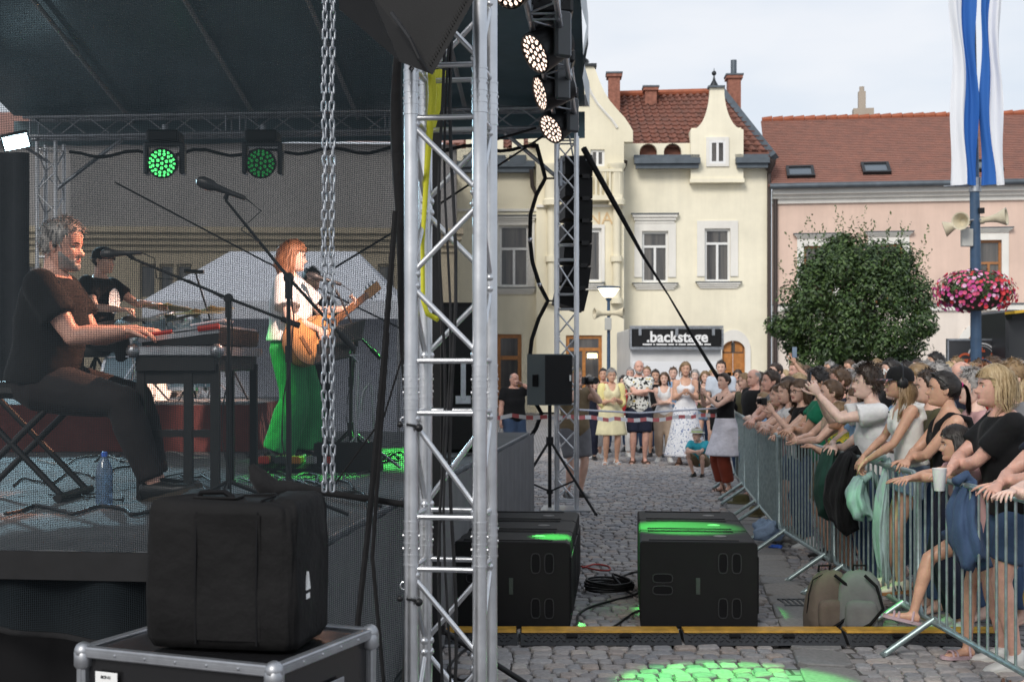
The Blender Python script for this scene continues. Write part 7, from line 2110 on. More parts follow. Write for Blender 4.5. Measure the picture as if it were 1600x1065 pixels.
def wpt(J, v): return J['M'] @ Vector(v)
def head_part(J, name, m, fn, smooth=50):
    """accessory in head units on a person's head"""
    b = MB(); fn(b); b.v = [tuple(J['Hc'] + J['Rh'] @ (Vector(v) * J['hh'])) for v in b.v]
    return b.build(name, m, J['root'], smooth, world=False)
def glasses_up(b):
    for s in (1, -1):
        b.sph((.30, s * .15, .42), (.025, .10, .06), 12, 6, Matrix.Rotation(.9, 3, 'Y')); b.tube([(.28, s * .27, .40), (.1, s * .36, .28), (-.12, s * .36, .08)], .014, 5)
    b.tube([(.33, -.05, .43), (.34, 0, .44), (.33, .05, .43)], .014, 5)
def glasses_on(b):
    for s in (1, -1):
        b.tube([(.385 - .06 * abs(math.cos(t * .63)) * 0, s * (.14 + .085 * math.cos(t * .6283)), .0 + .07 * math.sin(t * .6283)) for t in range(11)], .009, 5); b.tube([(.375, s * .225, .02), (.2, s * .335, .03), (-.05, s * .345, .0)], .009, 5)
    b.tube([(.39, -.055, .01), (.40, 0, .02), (.39, .055, .01)], .009, 5)
def cap_crown(b):
    b.lathe([(.445, .06), (.45, .16), (.42, .32), (.33, .45), (.16, .53), (.02, .545)], (-.03, 0, .0), 24)
def cap_visor(b):
    b.grid(lambda u, v: (-.03 + (.40 + .36 * v) * math.cos((u - .5) * 2.0), (.42 + .05 * v) * math.sin((u - .5) * 2.0), .12 - .05 * v - .10 * (u - .5) ** 2 * v), 14, 5)
    b.grid(lambda u, v: (-.03 + (.40 + .36 * v) * math.cos((u - .5) * 2.0), (.42 + .05 * v) * math.sin((u - .5) * 2.0), .10 - .05 * v - .10 * (u - .5) ** 2 * v), 14, 5)
# =================================================================== CAST
C_BLACK = cloth('black', (.008, .008, .009)); C_WHITE = cloth('white', (.72, .72, .72), .6); C_DENIM = cloth('denim', (.05, .085, .16)); C_DENIM_L = cloth('denim_light', (.17, .24, .34)); C_NAVY = cloth('navy', (.015, .018, .035))
C_GREEN = cloth('green', (.012, .16, .085)); C_YEL = cloth('pastel_yellow', (.74, .66, .30), .4); C_GREY = cloth('grey', (.17, .17, .18)); C_RUST = cloth('rust', (.20, .04, .022)); C_PINK = cloth('pink', (.55, .05, .22)); C_TEAL = cloth('turquoise', (.04, .36, .46)); C_BEIGE = cloth('beige', (.38, .29, .22)); C_KHAKI = cloth('khaki', (.20, .15, .09)); C_LPINK = cloth('pale_pink', (.50, .30, .30)); C_MUST = cloth('mustard', (.45, .27, .03)); C_RED = cloth('red', (.36, .03, .03)); C_OLIVE = cloth('olive', (.08, .075, .04)); C_SKY = cloth('sky', (.22, .36, .55)); C_MINT = cloth('mint', (.30, .45, .42))
def printed(name, base, ink, scale, thr, ink2=None):
    m = cloth(name, base, .4); t = m.node_tree; bs = t.nodes['Principled BSDF']
    vo = t.nodes.new('ShaderNodeTexNoise'); vo.inputs['Scale'].default_value = scale; vo.inputs['Detail'].default_value = 2; co = t.nodes.new('ShaderNodeTexCoord')
    r = t.nodes.new('ShaderNodeValToRGB'); r.color_ramp.interpolation = 'CONSTANT'; e = r.color_ramp.elements; e[0].color = (*ink, 1); e[1].position = thr; e[1].color = (*base, 1)
    if ink2: q = e.new(.66); q.color = (*ink2, 1)
    t.links.new(co.outputs['Object'], vo.inputs['Vector']); t.links.new(vo.outputs['Fac'], r.inputs['Fac']); t.links.new(r.outputs['Color'], bs.inputs['Base Color'])
    return m
C_PRINT = printed('print_black', (.70, .70, .66), (.02, .02, .02), 17, .44, (.50, .36, .05)); C_FLOR = printed('print_floral', (.74, .75, .78), (.16, .22, .38), 34, .40); C_CHECK = printed('print_camo', (.30, .30, .27), (.10, .10, .09), 12, .48)
SH_BLK = ('shoe', mat('leather_black', (.012, .012, .012), rough=.4), mat('sole_dark', (.04, .03, .02), rough=.7)); SH_WHT = ('shoe', mat('trainer_white', (.6, .6, .58), rough=.5), mat('sole_white', (.65, .64, .6), rough=.6)); SN_BR = ('sandal', mat('sandal_brown', (.10, .05, .03), rough=.5)); SN_LT = ('sandal', mat('sandal_pale', (.45, .33, .36), rough=.5)); SH_GUM = ('shoe', mat('trainer_cream', (.55, .50, .40), rough=.6), mat('gum_sole', (.28, .13, .05), rough=.6), mat('trainer_stripe', (.02, .04, .04), rough=.5))
def at(px, d): return GX(px, d), d
def hgt(py, d): return H - (py - CY) * d / F

# ---------------------------------------------------------------- the band
kx, ky = GX(68, 7.2), 7.2
J = person('grey bearded man in black t-shirt playing the keyboard', kx, ky, DZ, face=2, h=1.90, girth=1.26, lean=.10, pel=.59, hands=((.44, .10, .83), (.44, -.14, .82)), elbows=((-.7, .3, -1), (-.7, -.3, -1)), palms=((0, 0, -1), (0, 0, -1)), hand_dir=((1, 0, -.1), (1, 0, -.1)), curl=(.45, .45),
           feet=((.52, .14, .085), (.56, -.12, .085)), knees=((1, .1, .9), (1, -.1, .9)), head=(-8, -8), hair=('short', 'grey', .13), vol=.045, skin=3, lod=0, beard=('grey', .9), group='band members on stage', headh=.245,
           wear=(('top', C_BLACK, {'hem': -.03, 'sl': .62, 'loose': .02, 'flare': .02, 'name': 'shirt'}), ('bottom', cloth('black_jeans', (.022, .019, .020)), {'fr': 1.95})), shoes=SH_BLK)
head_part(J, 'ear_monitor', BLACK_G, lambda b: b.sph((-.02, -.335, -.03), .04))
J = person('drummer in black cap and printed black t-shirt', GX(150, 12.4), 12.4, RT, face=-18, h=1.78, lean=.08, pel=.60, hands=((.50, .16, .86), (.42, -.20, .80)), palms=((0, 0, -1), (0, 0, -1)), feet=((.5, .2, .085), (.5, -.2, .085)), knees=((1, .3, 1), (1, -.3, 1)), head=(6, -4), hair=('short', 'dark', .08), skin=0, lod=1, hat=True, group='band members on stage', curl=(1, 1),
           wear=(('top', C_BLACK, {'sl': .6}), ('bottom', C_BLACK, {'fr': 1.9})), shoes=SH_BLK)
head_part(J, 'cap', C_BLACK, cap_crown); head_part(J, 'cap_visor', C_BLACK, lambda b: b.grid(lambda u, v: (-(.40 + .3 * v) * math.cos((u - .5) * 2), .42 * math.sin((u - .5) * 2), .1 - .05 * v), 10, 3))
c = wpt(J, J['Pv'] + J['u'] * .30 * J['s'] + J['f'] * .153 * J['s'])
with P(J['root'], 'shirt_print', WHT) as b:
    n = Vector((math.cos(rad(-18)), math.sin(rad(-18)), 0)); a_ = V(-n.y, n.x, 0)
    b.add([c + n * .02 + a_ * .09 * math.cos(q * pi / 9) + V(0, 0, .12 * math.sin(q * pi / 9)) for q in range(18)], [tuple(range(18))])
dst = thing('drum_throne', 'round black drum throne under the drummer', 'stool', V(GX(150, 12.4), 12.4, RT))
with P(dst, 'seat', BLACK, 50) as b: b.lathe([(.1, .40), (.18, .41), (.19, .46), (.17, .50), (.02, .51)], V(GX(150, 12.4), 12.4, RT), 18)
with P(dst, 'leg', BLACK, 50) as b:
    for a in (0, 2.1, 4.2): b.tube([V(GX(150, 12.4), 12.4, RT + .41), V(GX(150, 12.4) + .25 * math.cos(a), 12.4 + .25 * math.sin(a), RT + .01)], .014, 6)

gx, gy = GX(452, 9.9), 9.9
J = person('red haired singer in white blouse and wide green trousers with acoustic guitar', gx, gy, DZ, face=-4, h=1.66, fem=True, girth=1.05, hands=((.42, .22, 1.19), (.26, -.16, 1.02)), elbows=((0, .6, -1), (-.5, -.6, -.3)), palms=((-.3, -.5, .6), (-.6, .7, -.2)), hand_dir=((.3, .1, .8), (.6, .5, -.4)), curl=(1.0, .6),
           head=(10, -6), hair=('long', 'red', 1.05), vol=.07, skin=2, lod=0, group='band members on stage', feet=((.10, .10, .085), (-.06, -.10, .085)),
           wear=(('top', C_WHITE, {'hem': .0, 'sl': .75, 'loose': .03, 'flare': .04, 'off': .022, 'name': 'blouse'}), ('bottom', cloth('wide_lit_green', (.030, .23, .08), .9), {'fr': 1.98, 'loose': .025, 'flare': .075, 'off': .02})), shoes=SH_BLK)  # the green stage light on the wide trousers is put into their cloth colour
# acoustic guitar: body facing the crowd side, neck rising to the singer's left
gc = wpt(J, V(.20, -.14, .93)); ax = V(.50, .66, .50).normalized()      # along the neck
WOODG = mat('guitar_spruce', (.55, .26, .09), rough=.3, vary=.12, vscale=12); WOODB = mat('guitar_neck', (.22, .10, .04), rough=.4)
gt = thing('acoustic_guitar', 'natural wood acoustic guitar held by the singer', 'guitar', gc)
nrm = V(.70, -.70, .12); nrm = (nrm - ax * nrm.dot(ax)).normalized(); wv = nrm.cross(ax).normalized()
out = []
for q in range(40):
    a = 2 * pi * q / 40; t = math.cos(a); wdt = .19 if t < 0 else .145
    out.append((t * .245, math.sin(a) * wdt * (1 - .22 * math.exp(-((t - .22) / .25) ** 2))))
with P(gt, 'body', WOODG, 40) as b: b.prism(out, None, -.05, .05, gc, ax, wv, nrm)
with P(gt, 'binding', WOODB, 40) as b: b.tube([gc + ax * u_ + wv * v_ + nrm * .05 for (u_, v_) in out + [out[0]]], .004, 5); b.tube([gc + ax * u_ + wv * v_ - nrm * .05 for (u_, v_) in out + [out[0]]], .004, 5)
with P(gt, 'sound_hole', BLACK_M) as b: b.add([gc + ax * (.06 + .05 * math.cos(q * pi / 10)) + wv * .05 * math.sin(q * pi / 10) + nrm * .0525 for q in range(20)], [tuple(range(20))])
with P(gt, 'pickguard', BLACK_G) as b: b.add([gc + ax * u_ + wv * v_ + nrm * .0515 for (u_, v_) in ((.06, -.055), (.0, -.10), (-.06, -.09), (-.03, -.05))], [(0, 1, 2, 3)])
with P(gt, 'bridge', WOODB) as b: b.box(gc - ax * .12 + nrm * .055, (.03, .15, .012), R=Matrix((ax, wv, nrm)).transposed())
with P(gt, 'neck', WOODB, 40) as b: b.box(gc + ax * .42 + nrm * .05, (.46, .052, .022), R=Matrix((ax, wv, nrm)).transposed(), ch=.006)
with P(gt, 'headstock', WOODG) as b: b.box(gc + ax * .73 + nrm * .04, (.17, .072, .016), R=Matrix((ax, wv, nrm)).transposed(), ch=.004)
for q in range(6):
    with P(gt, 'tuning_peg', CHROME) as b: b.cyl(gc + ax * (.68 + .045 * (q // 2)) + wv * (.036 if q % 2 else -.036) + nrm * .04, gc + ax * (.68 + .045 * (q // 2)) + wv * (.06 if q % 2 else -.06) + nrm * .04, .007, n=6)
with P(gt, 'strings', CHROME) as b:
    for q in range(6): b.cyl(gc - ax * .12 + wv * (q - 2.5) * .009 + nrm * .063, gc + ax * .66 + wv * (q - 2.5) * .007 + nrm * .064, .0008, n=4)
with P(gt, 'strap', mat('strap_yellow', (.5, .42, .04), rough=.6), 60) as b: b.tube([gc - ax * .23, wpt(J, V(.02, -.20, 1.15)), wpt(J, V(-.11, -.05, 1.30)), wpt(J, V(-.03, .12, 1.44)), wpt(J, V(.10, .10, 1.30))], .014, 6)
person('bass player in dark clothes half hidden behind the singer', GX(484, 12.2), 12.2, DZ, face=-50, h=1.62, hands=((.30, .15, 1.05), (.28, -.15, .95)), head=(0, -10), hair=('short', 'black', .1), skin=1, lod=1, group='band members on stage', curl=(.9, .9), wear=(('top', C_BLACK, {'sl': .6}), ('bottom', C_BLACK, {})), shoes=SH_BLK)

# ---------------------------------------------------------------- the row at the barrier
RAIL = 1.10
def rail_hands(s, dx=.34, wl=.16, wr=.16, dz=.04, drop=.0): return ((dx / s, wl, (RAIL + dz) / s), (dx / s, -wr, (RAIL + dz) / s))
# woman in black t-shirt with cup
s = 1.74 / 1.7
J = person('blonde woman in black t-shirt leaning on the barrier holding a white cup', 2.93, 7.72, 0, face=176, h=1.76, fem=True, girth=1.16, lean=.16, pelx=-.04, hands=((.30, -.13, 1.085), (.36, .10, 1.115)), elbows=((.3, 1, -.5), (.3, -1, -.5)), palms=((.3, 0, -1), (.3, 0, -1)), hand_dir=((.4, -.8, -.3), (.8, .5, -.4)), curl=(.7, .8), head=(2, 4), hair=('bob', 'blonde', .62), vol=.07, skin=3, lod=0,
           wear=(('top', C_BLACK, {'sl': .72, 'loose': .018, 'name': 't_shirt'}), ('bottom', C_DENIM, {'fr': .75})), shoes=SH_WHT, group='people leaning on the barrier')
_h = J['hand'][1]; cw_ = wpt(J, _h[0] + _h[1] * .105 + V(.0, .0, -.02))
cp = thing('paper_cup', 'white plastic cup held by the blonde woman over the barrier', 'cup', cw_)
with P(cp, 'cup', WHITE_P, 50) as b: b.lathe([(.028, -.06), (.03, -.058), (.041, .066), (.043, .070), (.038, .068), (.027, -.052)], cw_, 20)
# girl with headphones and cap
J = person('girl in white ribbed vest with black cap and headphones leaning over the barrier', 2.74, 9.02, .21, face=178, h=1.54, fem=True, girth=.90, lean=.12, pelx=-.02, hands=((.34, .04, .99), (.30, -.24, 1.0)), elbows=((-.5, .9, -.2), (-.5, -.9, -.1)), palms=((0, 0, -1), (0, 0, -1)), hand_dir=((.4, -.4, -.9), (.4, .2, -.9)), curl=(.8, .7), hat=True, feet=((.10, .08, .085), (.17, -.07, .085)), knees=((1, .1, 0), (1, 0, .2)),
           head=(-6, 2), hair=('long', 'light', 1.35), vol=.05, skin=1, lod=0, headh=.238, wear=(('tank', cloth('ribbed_white', (.66, .67, .64), .3), {'hem': .02, 'strap': .028}), ('bottom', C_DENIM_L, {'fr': .42, 'name': 'shorts', 'flare': .05})), shoes=SH_GUM, group='people leaning on the barrier')
head_part(J, 'cap', C_BLACK, cap_crown); head_part(J, 'cap_visor', printed('cap_floral', (.05, .05, .06), (.55, .25, .28), 40, .42), cap_visor)
text_on('NY', wpt(J, J['Hc'] + J['Rh'] @ (V(.30, -.255, .33) * J['hh'])), (.75, -.65, 0), (0.05, .2, 1), .055, WHITE_P, 'cap_lettering', J['root'], .003, bold=.002)
head_part(J, 'headphones', [BLACK_G, ALU_D], lambda b: (b.tube([(-.04, .47 * math.cos(t * pi / 10), .08 + .51 * math.sin(t * pi / 10)) for t in range(11)], .04, 6), b.sph((-.05, -.42, -.02), (.18, .085, .20)), b.sph((-.05, .42, -.02), (.18, .085, .20))))
head_part(J, 'necklace', BLACK_G, lambda b: b.sph((.28, 0, -.95), .03))
# dark haired child resting on the rail
J = person('dark haired child with chin on folded arms on the barrier', 2.74, 7.98, 0, face=180, h=1.40, fem=True, girth=1.0, lean=.30, pelx=-.16, hands=((.40, -.12, 1.29), (.42, .10, 1.31)), elbows=((.4, 1, 0), (.4, -1, 0)), palms=((0, 0, -1), (0, 0, -1)), head=(-10, -4), hair=('long', 'black', 1.1), vol=.05, skin=1, lod=0, headh=.262, curl=(.3, .3), feet=((.0, .10, .085), (.33, -.1, .30)), knees=((1, 0, 0), (1, -.1, .6)),
           wear=(('top', C_LPINK, {'sl': .4, 'hem': -.1}), ('bottom', C_DENIM, {'fr': .6, 'name': 'shorts', 'flare': .06})), shoes=SN_LT, group='people leaning on the barrier')
# woman with ponytail
J = person('woman with dark ponytail in black vest at the barrier', 2.96, 8.72, 0, face=174, h=1.72, fem=True, girth=1.0, lean=.10, hands=((.30, -.13, 1.10), (.34, .10, 1.12)), elbows=((.2, 1, -.5), (.2, -1, -.5)), palms=((.3, 0, -1), (.3, 0, -1)), hand_dir=((.4, -.8, -.3), (.4, .8, -.3)), curl=(.6, .6), head=(-4, 3), hair=('pony', 'black', .9), vol=.03, skin=1, lod=0, wear=(('tank', C_BLACK, {'hem': -.04, 'strap': .026}), ('bottom', C_NAVY, {})), shoes=SH_WHT, group='people leaning on the barrier')
head_part(J, 'sunglasses', BLACK_G, glasses_up); head_part(J, 'hair_tie', C_PINK, lambda b: b.tube([(-.54 + .02 * math.sin(t), .06 * math.cos(t * .785), .16 + .06 * math.sin(t * .785)) for t in range(9)], .02, 6))
# boy with phone
J = person('curly haired boy in white t-shirt filming with a phone', 2.80, 10.0, 0, face=178, h=1.74, girth=.92, lean=.10, hands=((.46, .05, 1.50), (.44, -.08, 1.50)), elbows=((.1, .5, -1), (.1, -.5, -1)), palms=((0, -.8, .2), (0, .8, .2)), hand_dir=((.5, 0, .8), (.5, 0, .8)), curl=(.7, .7), head=(2, 4), hair=('messy', 'dark', .20), vol=.13, skin=2, lod=0, wear=(('top', C_WHITE, {'sl': .55, 'loose': .03, 'flare': .03, 'name': 't_shirt'}), ('bottom', C_DENIM, {})), shoes=SH_WHT, group='people leaning on the barrier')
ph = wpt(J, (J['hand'][0][0] + J['hand'][1][0]) / 2 + J['hand'][0][1] * .12)
def phone(label, p, dv, m=None):
    d = Vector(dv).normalized(); R = d.to_track_quat('Y', 'Z').to_matrix(); t = thing('mobile_phone', label, 'phone', p, 0, 'phones held up')
    with P(t, 'case', BLACK_G) as b: b.box(p, (.075, .010, .155), R=R, ch=.003)
    with P(t, 'screen', mat('phone_screen', (.05, .07, .09), rough=.1, emit=(.35, .45, .6), estr=.25)) as b: b.box(p + R @ V(0, .0065, 0), (.066, .002, .14), R=R)
phone('black phone held up by the curly haired boy', ph, (1, 0, 0))
# child with colourful scarf
person('small child in colourful headscarf squeezed against the barrier', 2.72, 10.55, 0, face=175, h=1.46, fem=True, lean=.22, pelx=-.06, hands=((.34, .1, 1.28), (.34, -.1, 1.28)), elbows=((0, 1, -.5), (0, -1, -.5)), palms=((0, 0, -1), (0, 0, -1)), head=(0, 0), hair=('bob', 'light', .5), skin=1, lod=1, headh=.255, wear=(('top', printed('scarf_print', (.55, .45, .05), (.05, .25, .1), 30, .45, (.6, .15, .03)), {'sl': .5}), ('bottom', C_DENIM, {'fr': .8})), shoes=SH_WHT, group='people leaning on the barrier')
J = person('brown haired young woman resting forearms on the barrier', 2.80, 11.25, 0, face=176, h=1.64, fem=True, lean=.16, pelx=-.06, hands=((.36, .02, 1.14), (.37, -.03, 1.16)), elbows=((.1, 1, -.6), (.1, -1, -.6)), palms=((0, -1, 0), (0, 1, 0)), hand_dir=((.6, -.3, .5), (.6, .3, .5)), curl=(.5, .5), head=(0, 2), hair=('pony', 'brown', .55), vol=.03, skin=0, lod=0, wear=(('tank', C_BEIGE, {'strap': .03}), ('bottom', C_DENIM_L, {'fr': .5, 'name': 'shorts'})), shoes=SN_LT, group='people leaning on the barrier')
J = person('bearded man in green t-shirt with sunglasses on his head', 2.90, 12.0, 0, face=172, h=1.72, girth=1.15, lean=.12, hands=((.30, -.10, 1.13), (.34, .10, 1.16)), elbows=((.1, 1, -.6), (.1, -1, -.6)), palms=((.3, 0, -1), (.3, 0, -1)), hand_dir=((.4, -.8, -.3), (.5, .7, -.4)), curl=(.7, .7), head=(14, -3), hair=('short', 'black', .1), skin=1, lod=0, beard=('black', .9), wear=(('top', C_GREEN, {'sl': .6, 'loose': .02, 'name': 't_shirt'}), ('bottom', C_KHAKI, {'fr': .95, 'name': 'shorts'})), shoes=SH_BLK, group='people leaning on the barrier')
head_part(J, 'sunglasses', BLACK_G, glasses_up)
J = person('woman with glasses and long brown hair filming with a small camera', 2.86, 12.8, 0, face=186, h=1.62, fem=True, lean=.16, pelx=-.06, hands=((.34, .02, 1.36), (.30, .0, 1.13)), elbows=((.1, .6, -1), (.2, -1, -.5)), palms=((0, -1, 0), (0, 0, -1)), hand_dir=((.6, 0, .8), None), head=(26, -2), hair=('long', 'brown', 1.0), skin=0, lod=0, wear=(('top', C_BLACK, {'sl': .3}), ('bottom', C_DENIM, {})), shoes=SH_WHT, group='people leaning on the barrier')
head_part(J, 'glasses', BLACK_G, glasses_on)
_h = J['hand'][0]; p = wpt(J, _h[0] + _h[1] * .11 + V(.02, -.03, .02)); cm = thing('compact_camera', 'small black camera held by the woman with glasses', 'camera', p)
with P(cm, 'body', BLACK_G) as b: b.box(p, (.05, .11, .07), ch=.006)
with P(cm, 'lens', BLACK_M, 40) as b: b.cyl(p + V(-.02, 0, 0), p + V(-.06, 0, 0), .028)
for (lab, px_, d, hh_, fem, hr, top, hd) in (('small fair haired girl pressed against the far barrier', 1186, 14.3, 1.38, True, ('long', 'light', .9), C_WHITE, .26), ('child in pale blue top leaning on the far barrier', 1172, 15.6, 1.34, True, ('pony', 'brown', .6), C_SKY, .26), ('teenage girl with brown hair beside the filming woman', 1212, 13.6, 1.56, True, ('long', 'brown', .8), C_LPINK, .24)):
    person(lab, bx(d) + .22, d, 0, face=178, h=hh_, fem=fem, lean=.2, pelx=-.05, hands=((.22, -.10, 1.12 * 1.7 / hh_), (.26, .10, 1.13 * 1.7 / hh_)), elbows=((.3, 1, -.3), (.3, -1, -.3)), hand_dir=((.3, -.8, -.3), (.3, .8, -.3)), palms=((0, 0, -1), (0, 0, -1)), head=(random.uniform(-5, 20), 0), hair=hr, skin=0, lod=1, headh=hd, wear=(('top', top, {'sl': .4}), ('bottom', C_DENIM_L, {'fr': .7})), shoes=SH_WHT, group='people leaning on the barrier')
for (lab, d, hh_, fem, hr, top, sk, yaw) in (('woman in white top leaning on the barrier beside the filming woman', 13.25, 1.60, True, ('bob', 'brown', .5), C_WHITE, 0, 20), ('man in grey t-shirt with arms on the far barrier', 14.9, 1.70, False, ('short', 'dark', .1), C_GREY, 3, 10), ('girl in red top leaning on the far barrier', 16.1, 1.42, True, ('pony', 'light', .7), C_RED, 2, 14), ('young woman in sky blue top between the boy with the phone and the child', 10.3, 1.60, True, ('long', 'brown', .8), C_SKY, 2, 4)):
    person(lab, bx(d) + .26, d, 0, face=180, h=hh_, fem=fem, lean=.2, pelx=-.05, hands=((.27, -.12, 1.12 * 1.7 / hh_), (.32, .10, 1.13 * 1.7 / hh_)), elbows=((.3, 1, -.3), (.3, -1, -.3)), hand_dir=((.4, -.8, -.4), (.4, .8, -.4)), palms=((.3, 0, -1), (.3, 0, -1)), curl=(.7, .7), head=(yaw, 0), hair=hr, skin=sk, lod=1, headh=.24, wear=(('top', top, {'sl': .45}), ('bottom', C_DENIM, {'fr': .7})), shoes=SH_WHT, group='people leaning on the barrier')
# right edge
J = person('grey haired woman cut off by the picture edge beside the barrier', 2.95, 7.05, 0, face=176, h=1.68, fem=True, girth=1.15, lean=.18, pelx=-.06, hands=((.32, -.12, 1.12), (.36, .10, 1.14)), elbows=((.2, 1, -.5), (.2, -1, -.5)), palms=((.3, 0, -1), (.3, 0, -1)), hand_dir=((.4, -.8, -.3), (.6, .6, -.4)), curl=(.7, .7), head=(0, 3), hair=('bob', 'grey', .5), skin=3, lod=0, wear=(('top', C_NAVY, {'sl': .5}), ('bottom', C_MUST, {'fr': 1.1, 'loose': .03})), shoes=SH_BLK, group='people leaning on the barrier')
person('person in pink sleeves resting bare arms on the barrier at the picture edge', 2.86, 6.42, 0, face=176, h=1.60, fem=True, girth=1.25, lean=.34, pelx=-.12, hands=((.40, -.02, 1.20), (.44, .05, 1.22)), elbows=((.5, 1, -.6), (.5, -1, -.6)), palms=((0, 0, -1), (0, 0, -1)), head=(0, 0), hair=('long', 'brown', .9), skin=2, lod=0, wear=(('top', C_PINK, {'sl': .5}), ('bottom', C_DENIM, {'fr': .8, 'loose': .02})), feet=((.05, .12, .085), (.30, -.1, .20)), shoes=SN_BR, group='people leaning on the barrier')
# jackets and bags hung over the rail
def hung(label, d, r, m, name='hung_jacket', cat='jacket', seed=0, off=.0, top=RAIL + .03):
    """cloth bunched over the top rail, hanging down on the stage side; r = (thickness, half width, length)"""
    x = bx(d) - .06 + off; b = MB()
    def fn(u, v):
        a = u * 2 * pi; t = v
        wd = r[1] * (.55 + .45 * math.sin(min(1, t * 1.3) * pi * .55)) * (1 - .35 * max(0, t - .8) * 5 * .5); th_ = r[0] * (.5 + .5 * math.sin(min(1, t * 1.6) * pi * .5))
        if v < .02 or v > .985: wd *= .25; th_ *= .25
        k = 1 + .16 * math.sin(5 * a + seed + t * 2) + .10 * math.sin(9 * a + t * 5 + seed) + .06 * math.sin(t * 17 + a * 3)
        return (x + th_ * k * math.cos(a) - .05 * math.sin(t * pi), d + wd * k * math.sin(a) + .05 * math.sin(seed + t * 3), top - t * r[2] * (1 + .08 * math.sin(a * 2 + seed)))
    b.grid(fn, 40, 20)
    b.tube([(bx(d) - .07, d - .03, top - .03), (bx(d), d, top + .01), (bx(d) + .06, d, top - .1)], .03, 6)
    tag(b.build(name, m, None, 179), label, cat, 'clothes and bags hung over the rail')
hung('dark green shoulder bag hanging on the barrier rail', 10.25, (.08, .19, .55), cloth('bag_green', (.02, .06, .045), .4), 'shoulder_bag', 'bag', 3)
hung('black jacket draped over the rail beside the green bag', 9.75, (.09, .20, .60), C_BLACK, seed=5)
hung('pale mint sun hat hanging from the rail', 9.30, (.07, .10, .30), C_MINT, 'sun_hat', 'hat', 8, top=.98)
hung('long pale scarf hanging down inside the barrier', 9.05, (.04, .07, .85), cloth('pale_teal', (.35, .47, .47), .5), 'hung_scarf', 'scarf', 11, .10)
hung('blue denim jacket hanging on the rail below the woman in black', 7.45, (.07, .16, .50), C_DENIM, 'hung_jacket', 'jacket', 14, .10)

# ---------------------------------------------------------------- open ground group at the back
def stand(label, px_, d, top, face=-110, **k):
    g_ = k.pop('group', 'people standing beyond the tape'); lod = k.pop('lod', 1)
    x_, y_ = at(px_, d); return person(label, x_, y_, 0, face=face, h=max(1.2, hgt(top, d)), lod=lod, group=g_, **k)
J = stand('woman in red trousers with white shirt tied round her waist taking a phone picture', 1134, 18.2, 583, face=-160, fem=True, hands=((.36, .05, 1.40), (.36, -.06, 1.40)), elbows=((.1, .7, -1), (.1, -.7, -1)), palms=((0, -1, 0), (0, 1, 0)), hand_dir=((.3, 0, .9), (.3, 0, .9)), curl=(.8, .8), head=(10, 0), hair=('bun', 'dark', .3), vol=.04, skin=0, wear=(('tank', C_BLACK, {'strap': .016, 'hem': .0}), ('bottom', C_RUST, {'loose': .02, 'flare': .03, 'fr': 1.85}), ('skirt', cloth('tied_white', (.70, .68, .74), 1.0), {'waist': .13, 'hem': .52, 'flare': .13, 'off': .04, 'name': 'tied_shirt'})), shoes=SN_BR)
phone('dark green phone held up by the woman in red trousers', wpt(J, V(.43, 0, 1.50) * J['s']), (1, .1, 0)); head_part(J, 'sunglasses', BLACK_G, glasses_up)
stand('woman in pale yellow dress and yellow jacket holding a cup', 955, 23.2, 577, face=-85, fem=True, girth=1.22, hands=((.26, .06, 1.16), (.26, -.06, 1.14)), elbows=((-.4, .45, -1), (-.4, -.45, -1)), palms=((0, -1, 0), (0, 1, 0)), curl=(.9, .9), hair=('short', 'grey', .16), vol=.08, skin=1, wear=(('tank', cloth('cream_dress', (.72, .66, .42), .3), {'strap': .04}), ('skirt', cloth('cream_dress', (.72, .66, .42)), {'hem': .52, 'flare': .06, 'name': 'dress_skirt'}), ('open', C_YEL, {'sl': 1.2})), shoes=('sandal', mat('sandal_white', (.6, .6, .6))))
stand('bald man in black and white printed shirt with folded arms', 998, 23.4, 563, face=-88, girth=1.15, hands=((.24, -.14, 1.16), (.27, .14, 1.20)), elbows=((0, 1, -.7), (0, -1, -.7)), palms=((0, 0, -1), (0, 0, -1)), head=(0, 0), hair=('balding', 'grey', .05), vol=.01, skin=3, beard=('grey', .5), wear=(('top', C_PRINT, {'sl': .65, 'loose': .02, 'hem': -.1}), ('bottom', C_NAVY, {'fr': .95, 'name': 'shorts', 'loose': .03})), shoes=SN_BR)
stand('woman in long white floral dress with clasped hands', 1071, 23.0, 566, face=-95, fem=True, girth=1.02, hands=((.24, .05, 1.20), (.24, -.05, 1.20)), elbows=((-.4, .45, -1), (-.4, -.45, -1)), palms=((0, -1, .2), (0, 1, .2)), hair=('long', 'light', .55), skin=1, wear=(('tank', cloth('dress_white', (.74, .74, .76), .3), {'strap': .018}), ('skirt', C_FLOR, {'hem': .14, 'flare': .16, 'name': 'dress_skirt'})), shoes=SN_BR)
stand('young woman with long brown hair and folded arms in beige trousers', 1038, 23.9, 582, face=-100, fem=True, hands=((.22, -.12, 1.10), (.25, .12, 1.13)), elbows=((0, 1, -.7), (0, -1, -.7)), palms=((0, 0, -1), (0, 0, -1)), hair=('long', 'brown', .9), skin=0, wear=(('tank', C_WHITE, {'strap': .03}), ('bottom', C_BEIGE, {'loose': .02})), shoes=SH_WHT)
stand('girl drinking in denim shorts and olive top behind the dress', 1102, 24.6, 580, face=-100, fem=True, hands=((.25, .06, 1.40), (.2, -.12, 1.12)), elbows=((0, 1, -.8), (0, -1, -.7)), hair=('long', 'light', .9), skin=0, wear=(('tank', C_OLIVE, {'strap': .03}), ('bottom', C_DENIM_L, {'fr': .4, 'name': 'shorts'})), shoes=SH_WHT)
